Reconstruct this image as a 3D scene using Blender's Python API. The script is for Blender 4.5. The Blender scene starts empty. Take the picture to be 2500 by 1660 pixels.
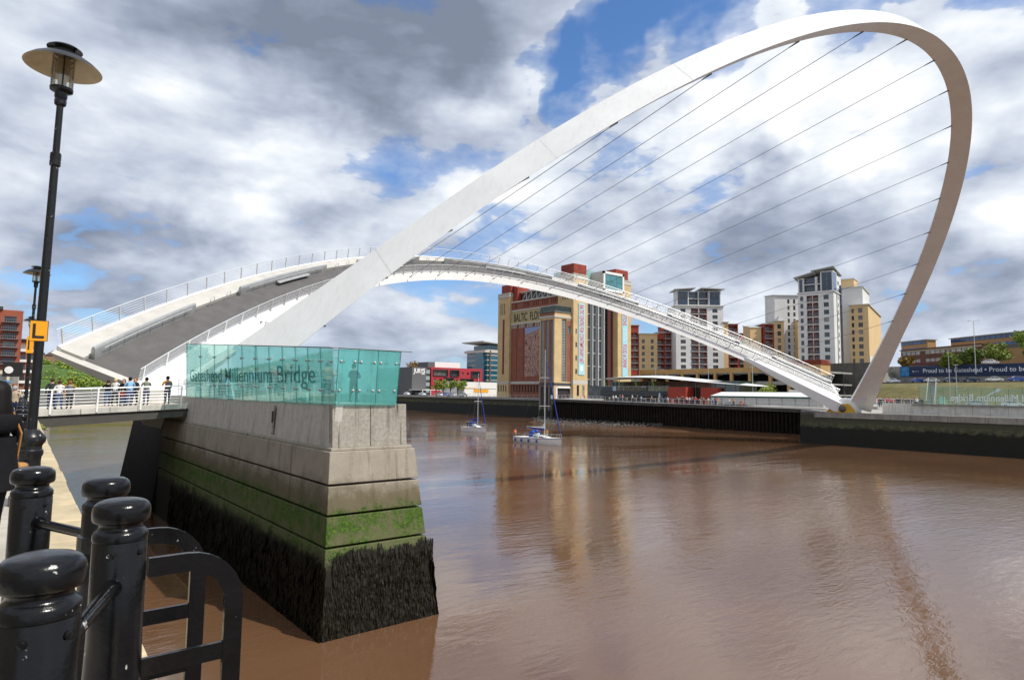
import bpy, bmesh, math, random
from mathutils import Vector, Matrix
from math import sin, cos, pi, radians, sqrt, atan2

S = bpy.context.scene
COL = S.collection
RND = random.Random(11)

# ---------------------------------------------------------------- camera
# world frame: X = across the river, Y = down the river, Z = up, river surface at z = 0
HEAD, PITCH, ROLL = 0.6834, 0.0826, 0.0131
cam_d = bpy.data.cameras.new('camera')
cam_d.sensor_fit = 'HORIZONTAL'
cam_d.sensor_width = 36.0
cam_d.lens = 22.364
cam_d.clip_start = 0.1
cam_d.clip_end = 6000
cam = bpy.data.objects.new('camera', cam_d)
COL.objects.link(cam)
_r0 = Vector((cos(HEAD), -sin(HEAD), 0))
_f0 = Vector((sin(HEAD) * cos(PITCH), cos(HEAD) * cos(PITCH), sin(PITCH)))
_u0 = _r0.cross(_f0)
_r = _r0 * cos(ROLL) + _u0 * sin(ROLL)
_u = _u0 * cos(ROLL) - _r0 * sin(ROLL)
_m = Matrix((_r, _u, -_f0)).transposed().to_4x4()
_m.translation = Vector((0, 0, 8.4))
cam.matrix_world = _m
S.camera = cam

# ---------------------------------------------------------------- sun, sky, exposure
SUN = Vector((0.35, -0.74, 1.0)).normalized()
sun_d = bpy.data.lights.new('sun', 'SUN')
sun_d.energy = 3.6
sun_d.angle = radians(0.53)
sun_d.color = (1.0, 0.95, 0.87)
sun = bpy.data.objects.new('sun', sun_d)
COL.objects.link(sun)
sun.rotation_euler = SUN.to_track_quat('Z', 'Y').to_euler()
sun.location = (0, 0, 200)

S.view_settings.view_transform = 'Standard'
S.view_settings.look = 'None'
S.view_settings.exposure = 0.24
S.view_settings.gamma = 1.0
S.view_settings.use_curve_mapping = False

W = bpy.data.worlds.new('World')
S.world = W
W.use_nodes = True


class NT:
    """tiny helper for building node trees"""
    def __init__(self, tree):
        self.t = tree
        tree.nodes.clear()

    def n(self, kind, **kw):
        nd = self.t.nodes.new(kind)
        for k, v in kw.items():
            setattr(nd, k, v)
        return nd

    def l(self, a, b):
        self.t.links.new(a, b)

    def put(self, sock, v):
        if isinstance(v, bpy.types.NodeSocket):
            self.l(v, sock)
        else:
            sock.default_value = v

    def math(self, op, a, b=0.0, c=0.0, clamp=False):
        nd = self.n('ShaderNodeMath', operation=op, use_clamp=clamp)
        self.put(nd.inputs[0], a); self.put(nd.inputs[1], b); self.put(nd.inputs[2], c)
        return nd.outputs[0]

    def vmath(self, op, a, b=(0, 0, 0), out=0):
        nd = self.n('ShaderNodeVectorMath', operation=op)
        self.put(nd.inputs[0], a)
        if op == 'SCALE':
            self.put(nd.inputs['Scale'], b)
        else:
            self.put(nd.inputs[1], b)
        return nd.outputs[out]

    def noise(self, vec, scale, detail=4.0, rough=0.55, dist=0.0, fac=True, dims='3D'):
        nd = self.n('ShaderNodeTexNoise', noise_dimensions=dims)
        if vec is not None:
            self.l(vec, nd.inputs['Vector'])
        nd.inputs['Scale'].default_value = scale
        nd.inputs['Detail'].default_value = detail
        nd.inputs['Roughness'].default_value = rough
        nd.inputs['Distortion'].default_value = dist
        return nd.outputs[0] if fac else nd.outputs[1]

    def ramp(self, fac, stops, interp='LINEAR'):
        nd = self.n('ShaderNodeValToRGB')
        cr = nd.color_ramp
        cr.interpolation = interp
        while len(cr.elements) < len(stops):
            cr.elements.new(0.5)
        for e, (p, c) in zip(cr.elements, stops):
            e.position = p
            e.color = tuple(c) + (1,) if len(c) == 3 else c
        self.put(nd.inputs[0], fac)
        return nd.outputs[0]

    def mix(self, fac, a, b, blend='MIX'):
        nd = self.n('ShaderNodeMix', data_type='RGBA', blend_type=blend)
        self.put(nd.inputs[0], fac)
        for s, v in ((nd.inputs[6], a), (nd.inputs[7], b)):
            self.put(s, tuple(v) + (1,) if isinstance(v, tuple) and len(v) == 3 else v)
        return nd.outputs[2]

    def smooth(self, v, lo, hi, olo=0.0, ohi=1.0):
        nd = self.n('ShaderNodeMapRange', interpolation_type='SMOOTHSTEP')
        self.put(nd.inputs[0], v)
        nd.inputs[1].default_value = lo; nd.inputs[2].default_value = hi
        nd.inputs[3].default_value = olo; nd.inputs[4].default_value = ohi
        return nd.outputs[0]


def build_sky():
    k = NT(W.node_tree)
    sky = k.n('ShaderNodeTexSky', sky_type='NISHITA')
    sky.sun_disc = False
    sky.sun_elevation = math.asin(SUN.z)
    sky.sun_rotation = atan2(SUN.x, SUN.y)
    sky.air_density = 1.0
    sky.dust_density = 0.6
    sky.ozone_density = 1.6
    tc = k.n('ShaderNodeTexCoord')
    d = k.vmath('NORMALIZE', tc.outputs['Generated'])
    sep = k.n('ShaderNodeSeparateXYZ'); k.l(d, sep.inputs[0])
    z = sep.outputs[2]
    den = k.math('ADD', k.math('MAXIMUM', z, 0.0), 0.42)
    comb = k.n('ShaderNodeCombineXYZ')
    k.l(k.math('DIVIDE', sep.outputs[0], den), comb.inputs[0])
    k.l(k.math('DIVIDE', sep.outputs[1], den), comb.inputs[1])
    k.l(k.math('MULTIPLY', z, 2.4), comb.inputs[2])
    p = comb.outputs[0]
    # warped direction used for the broad cloud masses
    wob = k.vmath('SUBTRACT', k.noise(d, 3.2, 5, 0.6, fac=False), (0.5, 0.5, 0.5))
    dw = k.vmath('NORMALIZE', k.vmath('ADD', d, k.vmath('SCALE', wob, 0.34)))

    def blobs(lst):
        tot = None
        for az, el, rad, w in lst:
            a = HEAD + radians(az)
            e = radians(el)
            v = (sin(a) * cos(e), cos(a) * cos(e), sin(e))
            dt = k.vmath('DOT_PRODUCT', dw, v, out=1)
            s = k.smooth(dt, cos(radians(rad)), cos(radians(rad * 0.25)), 0, w)
            tot = s if tot is None else k.math('ADD', tot, s)
        return tot
    big = k.noise(p, 1.7, 6, 0.55, 0.15)
    fine = k.noise(p, 4.6, 6, 0.58, 0.2)
    pw = k.vmath('ADD', p, k.vmath('SCALE', wob, 0.22))
    vor = k.n('ShaderNodeTexVoronoi', feature='F1')
    k.l(pw, vor.inputs['Vector'])
    vor.inputs['Scale'].default_value = 3.6; vor.inputs['Detail'].default_value = 2.0
    vor.inputs['Roughness'].default_value = 0.5
    puff = k.math('SUBTRACT', 0.45, vor.outputs['Distance'])
    sx, sy = SUN.x / (SUN.z + .42), SUN.y / (SUN.z + .42)
    off = k.vmath('ADD', p, (sx * 0.12, sy * 0.12, 0.10))
    big2 = k.noise(off, 1.7, 6, 0.55, 0.15)
    relief = k.math('SUBTRACT', big, big2)
    # gaps of blue sky  (azimuth from heading, elevation, radius in degrees, weight)
    gaps = blobs([(4, 29.5, 4.5, .17), (9, 31, 4.5, .17), (14, 33.0, 4.5, .16), (20, 34, 4.5, .14), (7.5, 26.5, 3.2, .13), (1, 26, 2.6, .08), (28, 30, 5, .12), (33, 33, 4, .11),
                  (40, 31, 6, .15), (-21, 22, 3.5, .08), (-3, 6.5, 10, .10), (-34, 6.0, 6, .07), (46, 17, 6, .09), (17, 28, 4, .09), (75, 30, 14, .14), (-80, 30, 14, .14)])
    cover = k.math('ADD', k.math('ADD', k.math('MULTIPLY', big, 0.52), k.math('MULTIPLY', fine, 0.46)), k.math('MULTIPLY', puff, 0.16))
    cover = k.math('SUBTRACT', k.math('ADD', cover, 0.205), gaps)
    crisp = k.smooth(cover, 0.475, 0.545)
    soft = k.smooth(cover, 0.36, 0.60, 0, 0.75)
    mask = k.math('MAXIMUM', crisp, soft)
    # cloud brightness: grey bases and white sunlit tops
    dark = blobs([(-23, 31, 14, .30), (-12, 34, 13, .34), (-33, 36, 12, .20), (-2, 33, 9, .28), (-7, 26, 8, .14), (17, 13.5, 6, .16), (22, 16.0, 6.5, .24), (27, 14, 6, .14), (-12, 12, 9, .22),
                  (-6, 7, 9, .24), (-32, 8, 8, .34), (6, 12, 7, .14), (33, 9, 8, .16), (-34, 15, 8, .10), (42, 8, 9, .18), (38, 17, 5, .10), (12, 6, 6, .08), (65, 24, 16, .3), (-70, 30, 20, .3)])
    lit = blobs([(20, 25, 7, .26), (27, 23, 6.5, .26), (15, 20, 5, .20), (33, 21, 7, .18), (-37, 33, 9, .18), (-25, 19, 12, .14), (-10, 20, 9, .14), (0, 19, 7, .12), (3, 9, 6, .12), (40, 12, 5, .18), (-12, 7.6, 4, .12), (33, 7.5, 5, .14), (28, 34, 8, .12)])
    sh = k.math('ADD', k.math('MULTIPLY', relief, 1.7), k.math('MULTIPLY', k.math('SUBTRACT', fine, 0.5), 0.75))
    sh = k.math('ADD', sh, k.math('MULTIPLY', puff, 0.42))
    sh = k.math('ADD', k.math('ADD', sh, 0.77), k.math('SUBTRACT', lit, k.math('MULTIPLY', dark, 0.82)))
    thick = k.smooth(cover, 0.50, 0.72)
    sh = k.math('SUBTRACT', sh, k.math('MULTIPLY', thick, 0.06))
    ccol = k.ramp(sh, [(0.0, (1.9, 2.25, 3.0)), (0.25, (3.1, 3.55, 4.55)), (0.48, (4.9, 5.4, 6.4)), (0.70, (6.8, 7.3, 8.0)), (0.95, (9.6, 9.65, 9.75))])
    blue = k.mix(1.0, sky.outputs[0], (0.78, 1.10, 1.45), 'MULTIPLY')
    col = k.mix(mask, blue, ccol)
    haze_f = k.smooth(z, 0.0, 0.10, 0.55, 0.0)
    col = k.mix(haze_f, col, (5.2, 6.4, 8.0))
    bg = k.n('ShaderNodeBackground')
    bg.inputs['Strength'].default_value = 0.1
    k.l(col, bg.inputs['Color'])
    out = k.n('ShaderNodeOutputWorld')
    k.l(bg.outputs[0], out.inputs[0])


build_sky()
W.cycles.sampling_method = 'MANUAL'
W.cycles.sample_map_resolution = 256

# ---------------------------------------------------------------- materials
MATS = {}


def mat(name, col, rough=0.6, metal=0.0, var=0.12, scale=2.0, bump=0.0, bscale=None, spec=0.5, streak=0.0, detail=6, coat=0.0, alt=None, chips=0.0):
    """plain procedural material: base colour with noise variation, optional vertical weather streaks and bump"""
    if name in MATS:
        return MATS[name]
    m = bpy.data.materials.new(name)
    m.use_nodes = True
    k = NT(m.node_tree)
    b = k.n('ShaderNodeBsdfPrincipled')
    geo = k.n('ShaderNodeNewGeometry')
    pos = geo.outputs['Position']
    lo = tuple(max(0, c * (1 - var)) for c in col)
    hi = tuple(min(1, c * (1 + var)) for c in col) if alt is None else alt
    c = k.ramp(k.noise(pos, scale, detail, 0.6), [(0.32, lo), (0.68, hi)])
    if streak:
        mp = k.n('ShaderNodeMapping'); k.l(pos, mp.inputs[0])
        mp.inputs['Scale'].default_value = (1.0, 1.0, 0.08)
        st = k.noise(mp.outputs[0], 3.0, 5, 0.65)
        f = k.smooth(st, 0.47, 0.70, 0, streak)
        c = k.mix(f, c, tuple(x * 0.35 for x in col))
    if chips:
        f = k.smooth(k.noise(pos, chips, 4, 0.6), 0.685, 0.715)
        c = k.mix(f, c, (0.42, 0.42, 0.40))
    k.l(c, b.inputs['Base Color'])
    b.inputs['Roughness'].default_value = rough
    b.inputs['Metallic'].default_value = metal
    b.inputs['Specular IOR Level'].default_value = spec
    if coat:
        b.inputs['Coat Weight'].default_value = coat
        b.inputs['Coat Roughness'].default_value = 0.08
    if bump:
        bp = k.n('ShaderNodeBump')
        bp.inputs['Strength'].default_value = bump
        bp.inputs['Distance'].default_value = 0.02
        k.l(k.noise(pos, bscale or scale * 6, 6, 0.6), bp.inputs['Height'])
        k.l(bp.outputs[0], b.inputs['Normal'])
    o = k.n('ShaderNodeOutputMaterial')
    k.l(b.outputs[0], o.inputs[0])
    MATS[name] = m
    return m


def glass_mat(name, tint, refl=1.0, milk=0.1, milkcol=None, rough=0.0):
    """clear coloured pane: tinted see-through plus mirror reflection by fresnel and a little milky scatter (front and back lit)"""
    if name in MATS:
        return MATS[name]
    m = bpy.data.materials.new(name)
    m.use_nodes = True
    k = NT(m.node_tree)
    tr = k.n('ShaderNodeBsdfTransparent'); tr.inputs[0].default_value = tint + (1,)
    gl = k.n('ShaderNodeBsdfGlossy'); gl.inputs['Roughness'].default_value = rough
    gl.inputs['Color'].default_value = (1, 1, 1, 1)
    mc = (milkcol or tint) + (1,)
    df = k.n('ShaderNodeBsdfDiffuse'); df.inputs[0].default_value = mc
    tl = k.n('ShaderNodeBsdfTranslucent'); tl.inputs[0].default_value = mc
    m0 = k.n('ShaderNodeMixShader'); m0.inputs[0].default_value = .6
    k.l(df.outputs[0], m0.inputs[1]); k.l(tl.outputs[0], m0.inputs[2])
    m1 = k.n('ShaderNodeMixShader'); m1.inputs[0].default_value = milk
    k.l(tr.outputs[0], m1.inputs[1]); k.l(m0.outputs[0], m1.inputs[2])
    fr = k.n('ShaderNodeFresnel'); fr.inputs[0].default_value = 1.5
    f = k.math('MULTIPLY', fr.outputs[0], refl, clamp=True)
    m2 = k.n('ShaderNodeMixShader')
    k.l(f, m2.inputs[0]); k.l(m1.outputs[0], m2.inputs[1]); k.l(gl.outputs[0], m2.inputs[2])
    o = k.n('ShaderNodeOutputMaterial'); k.l(m2.outputs[0], o.inputs[0])
    MATS[name] = m
    return m


# ---------------------------------------------------------------- mesh helpers
class MB:
    def __init__(self):
        self.v = []; self.f = []; self.mi = []

    def add(self, vs, fs, mi=0):
        o = len(self.v)
        self.v += [tuple(p) for p in vs]
        self.f += [tuple(i + o for i in f) for f in fs]
        self.mi += [mi] * len(fs)
        return self

    def quad(self, a, b, c, d, mi=0):
        return self.add([a, b, c, d], [(0, 1, 2, 3)], mi)

    def box(self, x0, y0, z0, x1, y1, z1, mi=0):
        if x0 > x1: x0, x1 = x1, x0
        if y0 > y1: y0, y1 = y1, y0
        if z0 > z1: z0, z1 = z1, z0
        return self.hexa([(x0, y0, z0), (x1, y0, z0), (x1, y1, z0), (x0, y1, z0), (x0, y0, z1), (x1, y0, z1), (x1, y1, z1), (x0, y1, z1)], mi)

    def hexa(self, p, mi=0):
        return self.add(p, [(3, 2, 1, 0), (4, 5, 6, 7), (0, 1, 5, 4), (1, 2, 6, 5), (2, 3, 7, 6), (3, 0, 4, 7)], mi)

    def prism(self, pts, ext, mi=0):
        """pts: planar 3d polygon, ext: extrusion vector"""
        n = len(pts); e = Vector(ext)
        vs = [Vector(p) for p in pts] + [Vector(p) + e for p in pts]
        fs = [tuple(range(n - 1, -1, -1)), tuple(range(n, 2 * n))]
        fs += [(i, (i + 1) % n, n + (i + 1) % n, n + i) for i in range(n)]
        return self.add(vs, fs, mi)

    def loft(self, rings, mi=0, closed=True, caps=True):
        n = len(rings[0]); vs = [p for r in rings for p in r]; fs = []
        for a in range(len(rings) - 1):
            for i in range(n if closed else n - 1):
                j = (i + 1) % n
                fs.append((a * n + i, a * n + j, (a + 1) * n + j, (a + 1) * n + i))
        if caps and closed:
            fs.append(tuple(range(n - 1, -1, -1)))
            fs.append(tuple(range((len(rings) - 1) * n, len(rings) * n)))
        return self.add(vs, fs, mi)

    def tube(self, pts, r, n=8, mi=0, caps=True):
        pts = [Vector(p) for p in pts]
        rs = r if isinstance(r, (list, tuple)) else [r] * len(pts)
        rings = []; up = None
        for i, p in enumerate(pts):
            t = (pts[min(i + 1, len(pts) - 1)] - pts[max(i - 1, 0)]).normalized()
            if up is None:
                up = Vector((0, 0, 1)) if abs(t.z) < 0.9 else Vector((1, 0, 0))
            a = t.cross(up)
            if a.length < 1e-5:
                a = t.cross(Vector((0, 1, 0.3)))
            a.normalize()
            b = a.cross(t).normalized(); up = b
            rings.append([p + (a * cos(2 * pi * k / n) + b * sin(2 * pi * k / n)) * rs[i] for k in range(n)])
        return self.loft(rings, mi, True, caps)

    def lathe(self, prof, c=(0, 0, 0), n=24, mi=0):
        rings = [[(c[0] + r * cos(2 * pi * k / n), c[1] + r * sin(2 * pi * k / n), c[2] + z) for k in range(n)] for r, z in prof]
        return self.loft(rings, mi)

    def mesh(self, name, mats, smooth=False):
        me = bpy.data.meshes.new(name)
        me.from_pydata(self.v, [], self.f)
        mats = mats if isinstance(mats, (list, tuple)) else [mats]
        for m in mats:
            me.materials.append(m)
        if len(mats) > 1:
            me.polygons.foreach_set('material_index', self.mi)
        if smooth:
            me.polygons.foreach_set('use_smooth', [True] * len(me.polygons))
        me.update()
        return me

    def build(self, name, mats, parent=None, smooth=False, bevel=0.0, at=None, rz=0.0, auto=None, seg=2):
        me = self.mesh(name, mats, smooth)
        o = bpy.data.objects.new(name, me)
        COL.objects.link(o)
        if parent is not None:
            o.parent = parent
        if at is not None:
            o.location = at
        if rz:
            o.rotation_euler = (0, 0, rz)
        if bevel:
            md = o.modifiers.new('bevel', 'BEVEL')
            md.width = bevel; md.segments = seg; md.limit_method = 'ANGLE'
        if auto:
            smooth_by_angle(me, auto)
        return o


def smooth_by_angle(me, deg):
    bm = bmesh.new(); bm.from_mesh(me)
    lim = radians(deg)
    for f in bm.faces:
        f.smooth = True
    for e in bm.edges:
        if len(e.link_faces) == 2 and e.calc_face_angle(0) > lim:
            e.smooth = False
    bm.to_mesh(me); bm.free()


def tag(o, label=None, cat=None, group=None, kind=None):
    if label: o['label'] = label
    if cat: o['category'] = cat
    if group: o['group'] = group
    if kind: o['kind'] = kind
    return o


def empty(name, loc=(0, 0, 0), rz=0.0, parent=None):
    o = bpy.data.objects.new(name, None)
    o.empty_display_size = 0.3
    COL.objects.link(o)
    o.location = loc
    o.rotation_euler = (0, 0, rz)
    if parent is not None:
        o.parent = parent
    return o


def thing(name, label, cat, loc=(0, 0, 0), rz=0.0, group=None):
    return tag(empty(name, loc, rz), label, cat, group)


def inst(name, me, parent=None, at=(0, 0, 0), rz=0.0, scale=None):
    o = bpy.data.objects.new(name, me)
    COL.objects.link(o)
    if parent is not None:
        o.parent = parent
    o.location = at
    if rz: o.rotation_euler = (0, 0, rz)
    if scale: o.scale = scale
    return o


def copy_tree(o, parent=None):
    c = o.copy(); COL.objects.link(c); c.parent = parent
    for ch in o.children:
        copy_tree(ch, c)
    return c


def text_mesh(s, size=1.0, depth=0.02, sx=1.0, bold=0.0, align='LEFT', space=1.0):
    cu = bpy.data.curves.new('lettering', 'FONT')
    cu.body = s; cu.size = size; cu.extrude = depth; cu.offset = bold
    cu.align_x = align; cu.space_character = space; cu.resolution_u = 3
    ob = bpy.data.objects.new('lettering', cu)
    COL.objects.link(ob)
    me = bpy.data.meshes.new_from_object(ob)
    bpy.data.objects.remove(ob)
    bpy.data.curves.remove(cu)
    if sx != 1.0:
        me.transform(Matrix.Diagonal((sx, 1, 1, 1)))
    return me


def place_text(name, s, origin, right, up, size, material, parent=None, depth=0.02, sx=1.0, bold=0.0, fit=None, by='letter', mirror=False):
    """flat lettering standing at origin, reading along `right`, letters rising along `up`; one mesh per letter (or word); fit = total length"""
    r = Vector(right).normalized(); u = Vector(up).normalized(); n = r.cross(u).normalized()
    u = n.cross(r).normalized()
    def xmax(t):
        if not t.strip(): return 0.0
        me = text_mesh(t, size, 0, 1.0, bold); v = max(p.co.x for p in me.vertices); bpy.data.meshes.remove(me); return v
    full = xmax(s)
    k = fit / full if fit else sx
    root = empty(name, origin, parent=parent)
    m = Matrix((r, u, n)).transposed().to_4x4()
    i = 0
    while i < len(s):
        if s[i] == ' ':
            i += 1; continue
        j = i + 1
        if by == 'word':
            while j < len(s) and s[j] != ' ': j += 1
        piece = s[i:j]
        off = xmax(s[:j]) - xmax(piece)
        me = text_mesh(piece, size, depth, 1.0, bold)
        me.transform(m @ Matrix.Diagonal((k, 1, 1, 1)) @ Matrix.Translation((off, 0, 0)))
        me.materials.clear(); me.materials.append(material)
        o = bpy.data.objects.new('letter' if by == 'letter' else 'word', me)
        COL.objects.link(o); o.parent = root
        i = j
    return root


def wall_with_holes(w, h, holes, depth=0.25, mi=0, mb=None, x0=0.0, z0=0.0):
    """facade sheet in local x (along) / z (up), outside towards -y, with real openings `depth` deep; holes = (x0, z0, x1, z1)"""
    mb = mb or MB()
    xs = sorted({x0, x0 + w} | {a for hh in holes for a in (hh[0], hh[2])})
    zs = sorted({z0, z0 + h} | {a for hh in holes for a in (hh[1], hh[3])})
    for i in range(len(xs) - 1):
        for j in range(len(zs) - 1):
            cx, cz = (xs[i] + xs[i + 1]) / 2, (zs[j] + zs[j + 1]) / 2
            if any(a[0] < cx < a[2] and a[1] < cz < a[3] for a in holes):
                continue
            mb.quad((xs[i], 0, zs[j]), (xs[i + 1], 0, zs[j]), (xs[i + 1], 0, zs[j + 1]), (xs[i], 0, zs[j + 1]), mi)
    for a, b, c, d in holes:
        mb.quad((a, 0, b), (a, depth, b), (c, depth, b), (c, 0, b), mi)
        mb.quad((a, 0, d), (c, 0, d), (c, depth, d), (a, depth, d), mi)
        mb.quad((a, 0, b), (a, 0, d), (a, depth, d), (a, depth, b), mi)
        mb.quad((c, 0, b), (c, depth, b), (c, depth, d), (c, 0, d), mi)
    return mb


# shared materials
M_WHITE = mat('white_bridge_paint', (0.80, 0.80, 0.78), 0.42, var=0.035, scale=0.6, streak=0.05)
M_ARCH = mat('arch_paint', (0.80, 0.80, 0.79), 0.40, var=0.05, scale=0.35, streak=0.10)
M_RAIL = mat('satin_steel_rail', (0.66, 0.68, 0.70), 0.35, metal=0.35, var=0.05)
M_STEEL = mat('brushed_stainless', (0.44, 0.45, 0.45), 0.42, metal=0.45, var=0.12, scale=1.2)
M_CABLE = mat('cable_steel', (0.16, 0.165, 0.17), 0.5, metal=0.4)
M_ASPH = mat('deck_surface', (0.105, 0.100, 0.098), 0.85, var=0.14, scale=0.8, bump=0.15, bscale=40)
M_FOOT = mat('footway_aluminium', (0.50, 0.48, 0.44), 0.6, var=0.10, scale=0.7)
M_DARK = mat('dark_recess', (0.02, 0.02, 0.022), 0.7)


def window_glass():
    """dark panes; each window differs a little (some with pale blinds drawn)"""
    m = bpy.data.materials.new('window_glass_dark'); m.use_nodes = True
    k = NT(m.node_tree)
    b = k.n('ShaderNodeBsdfPrincipled')
    oi = k.n('ShaderNodeObjectInfo')
    c = k.ramp(oi.outputs['Random'], [(0.0, (.014, .018, .024)), (.42, (.030, .038, .050)), (.68, (.060, .068, .078)), (.82, (.15, .148, .138)), (.94, (.27, .26, .235))], 'CONSTANT')
    pos = k.n('ShaderNodeNewGeometry').outputs['Position']
    c = k.mix(k.smooth(k.noise(pos, .5, 3, .5), .4, .6, 0, .35), c, (.02, .026, .034))
    k.l(c, b.inputs['Base Color'])
    b.inputs['Roughness'].default_value = .07
    b.inputs['Specular IOR Level'].default_value = .8
    o = k.n('ShaderNodeOutputMaterial'); k.l(b.outputs[0], o.inputs[0])
    MATS['window_glass_dark'] = m
    return m


M_GLASSDK = window_glass()
M_BLACK = mat('black_gloss_paint', (0.0035, 0.0038, 0.0045), 0.19, var=0.4, scale=9, spec=0.36, bump=0.12, bscale=26, chips=16)
# ================================================================ people (built first, while the scene is light)
M_SKIN = mat('skin', (0.50, 0.30, 0.21), .6, var=.05)
CLOTH = {n: mat('cloth_' + n, c, .9, var=.12, scale=14, spec=.08) for n, c in dict(
    black=(.012, .012, .014), navy=(.02, .03, .075), denim=(.045, .085, .19), grey=(.16, .16, .165), charcoal=(.05, .05, .055), white=(.72, .72, .70), cream=(.55, .50, .40),
    red=(.45, .03, .03), pink=(.62, .16, .22), orange=(.62, .26, .03), skyblue=(.28, .48, .70), sage=(.20, .23, .18), brown=(.16, .09, .05), purple=(.14, .05, .2), teal=(.05, .25, .28), lime=(.35, .5, .06), beige=(.42, .34, .24)).items()}
HAIR = {n: mat('hair_' + n, c, .6, var=.4, scale=60, spec=.18) for n, c in dict(dark=(.007, .0055, .005), brown=(.06, .03, .015), blond=(.55, .43, .22), grey=(.35, .34, .33), ginger=(.25, .09, .03)).items()}
PM = {}


def person_mesh(key, armL, armR, stride=0.08, lean=0.0, sub=1, stout=1.0):
    """continuous body grown from a jointed skeleton; arm = list of two points (elbow, wrist) for the left (-x) / right (+x) arm, body faces +y"""
    if key in PM:
        return PM[key]
    J = {}
    vs, es, rs, reg = [], [], [], []

    def v(p, r, parent, region):
        vs.append(p); rs.append(r); reg.append(region)
        if parent is not None: es.append((parent, len(vs) - 1))
        return len(vs) - 1
    k = stout
    pel = v((0, 0, .96), (.155 * k, .115 * k), None, 'leg')
    wai = v((0, .01 + lean * .3, 1.10), (.140 * k, .105 * k), pel, 'top')
    ch = v((0, .01 + lean * .7, 1.30), (.165 * k, .115 * k), wai, 'top')
    sh = v((0, 0 + lean, 1.42), (.11, .085), ch, 'top')
    nk = v((0, .01 + lean * 1.1, 1.51), (.055, .058), sh, 'skin')
    h1 = v((0, .025 + lean * 1.2, 1.585), (.072, .088), nk, 'skin')
    h2 = v((0, .02 + lean * 1.2, 1.66), (.080, .098), h1, 'skin')
    v((0, .01 + lean * 1.2, 1.715), (.058, .070), h2, 'skin')
    for s, arm in ((-1, armL), (1, armR)):
        s1 = v((s * .17, lean, 1.40), (.066, .066), sh, 'top')
        el = v(tuple(arm[0]), (.048, .048), s1, 'top')
        wr = v(tuple(arm[1]), (.034, .034), el, 'fore')
        d = (Vector(arm[1]) - Vector(arm[0])).normalized()
        v(tuple(Vector(arm[1]) + d * .09), (.036, .022), wr, 'skin')
        hp = v((s * .095, 0, .86), (.092 * k, .095 * k), pel, 'leg')
        st = stride * s
        kn = v((s * .105, st * .6 + .02, .49), (.062, .066), hp, 'leg')
        an = v((s * .11, st, .09), (.040, .042), kn, 'leg')
        v((s * .125, st + .15, .035), (.042, .032), an, 'shoe')
    me = bpy.data.meshes.new('skel')
    me.from_pydata(vs, es, [])
    ob = bpy.data.objects.new('skel', me); COL.objects.link(ob)
    md = ob.modifiers.new('skin', 'SKIN')
    sk = me.skin_vertices[0].data
    for i, r in enumerate(rs):
        sk[i].radius = r
        sk[i].use_root = (i == 0)
    ob.modifiers.new('sub', 'SUBSURF').levels = sub
    dg = bpy.context.evaluated_depsgraph_get()
    out = bpy.data.meshes.new_from_object(ob.evaluated_get(dg))
    bpy.data.objects.remove(ob)
    out.name = 'body'
    out.materials.clear()
    for _ in range(5): out.materials.append(M_SKIN)
    segs = [(Vector(vs[a]), Vector(vs[b]), reg[b]) for a, b in es]
    idx = {'skin': 0, 'top': 1, 'fore': 2, 'leg': 3, 'shoe': 4}
    for p in out.polygons:
        c = Vector(p.center); best = None
        for a, b, r in segs:
            ab = b - a; t = max(0, min(1, (c - a).dot(ab) / ab.length_squared))
            dd = (a + ab * t - c).length
            if best is None or dd < best[0]: best = (dd, r)
        r = best[1]
        if c.z < .985 and r in ('top', 'fore') and abs(c.x) < .2 and c.z < .96: r = 'leg'
        p.material_index = idx[r]; p.use_smooth = True
    PM[key] = out
    return out


def hair_mesh(long_=False):
    key = 'hair_long' if long_ else 'hair_short'
    if key in PM: return PM[key]
    m = MB(); rings = []
    n = 14
    prof = [(0.001, 1.772), (.045, 1.762), (.078, 1.735), (.096, 1.695), (.102, 1.65), (.100, 1.60)] + ([(.108, 1.53), (.118, 1.45), (.10, 1.38), (.03, 1.33)] if long_ else [(.075, 1.565), (.02, 1.55)])
    for r, z in prof:
        ring = []
        for i in range(n):
            a = 2 * pi * i / n
            x, y = r * cos(a) * .93, r * sin(a) * 1.08 - .005
            if y > .035 and z < 1.70: y = .035 - (1.70 - z) * .25      # leaves the face free
            ring.append((x, y, z))
        rings.append(ring)
    m.loft(rings)
    me = m.mesh('hair', HAIR['dark'], True)
    PM[key] = me
    return me


ARMS = {
    'down': ([(-.25, -.02, 1.13), (-.25, .05, .88)], [(.25, -.02, 1.13), (.25, .05, .88)]),
    'lean': ([(-.24, .12, 1.16), (-.16, .38, 1.10)], [(.24, .12, 1.16), (.16, .38, 1.10)]),
    'camera': ([(-.26, .16, 1.22), (-.09, .30, 1.50)], [(.26, .16, 1.22), (.09, .30, 1.50)]),
    'point': ([(-.25, -.02, 1.13), (-.24, .08, .90)], [(.27, .18, 1.25), (.22, .42, 1.38)]),
    'fold': ([(-.27, .06, 1.15), (.05, .22, 1.17)], [(.27, .06, 1.15), (-.05, .20, 1.13)]),
}
for kk, (l_, r_) in ARMS.items():
    person_mesh(kk, l_, r_, .07 if kk != 'point' else .14, 0.0 if kk != 'lean' else .06)
person_mesh('walk', [(-.25, .10, 1.14), (-.22, .27, .95)], [(.25, -.12, 1.14), (.24, -.10, .88)], .26, .03)


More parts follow.
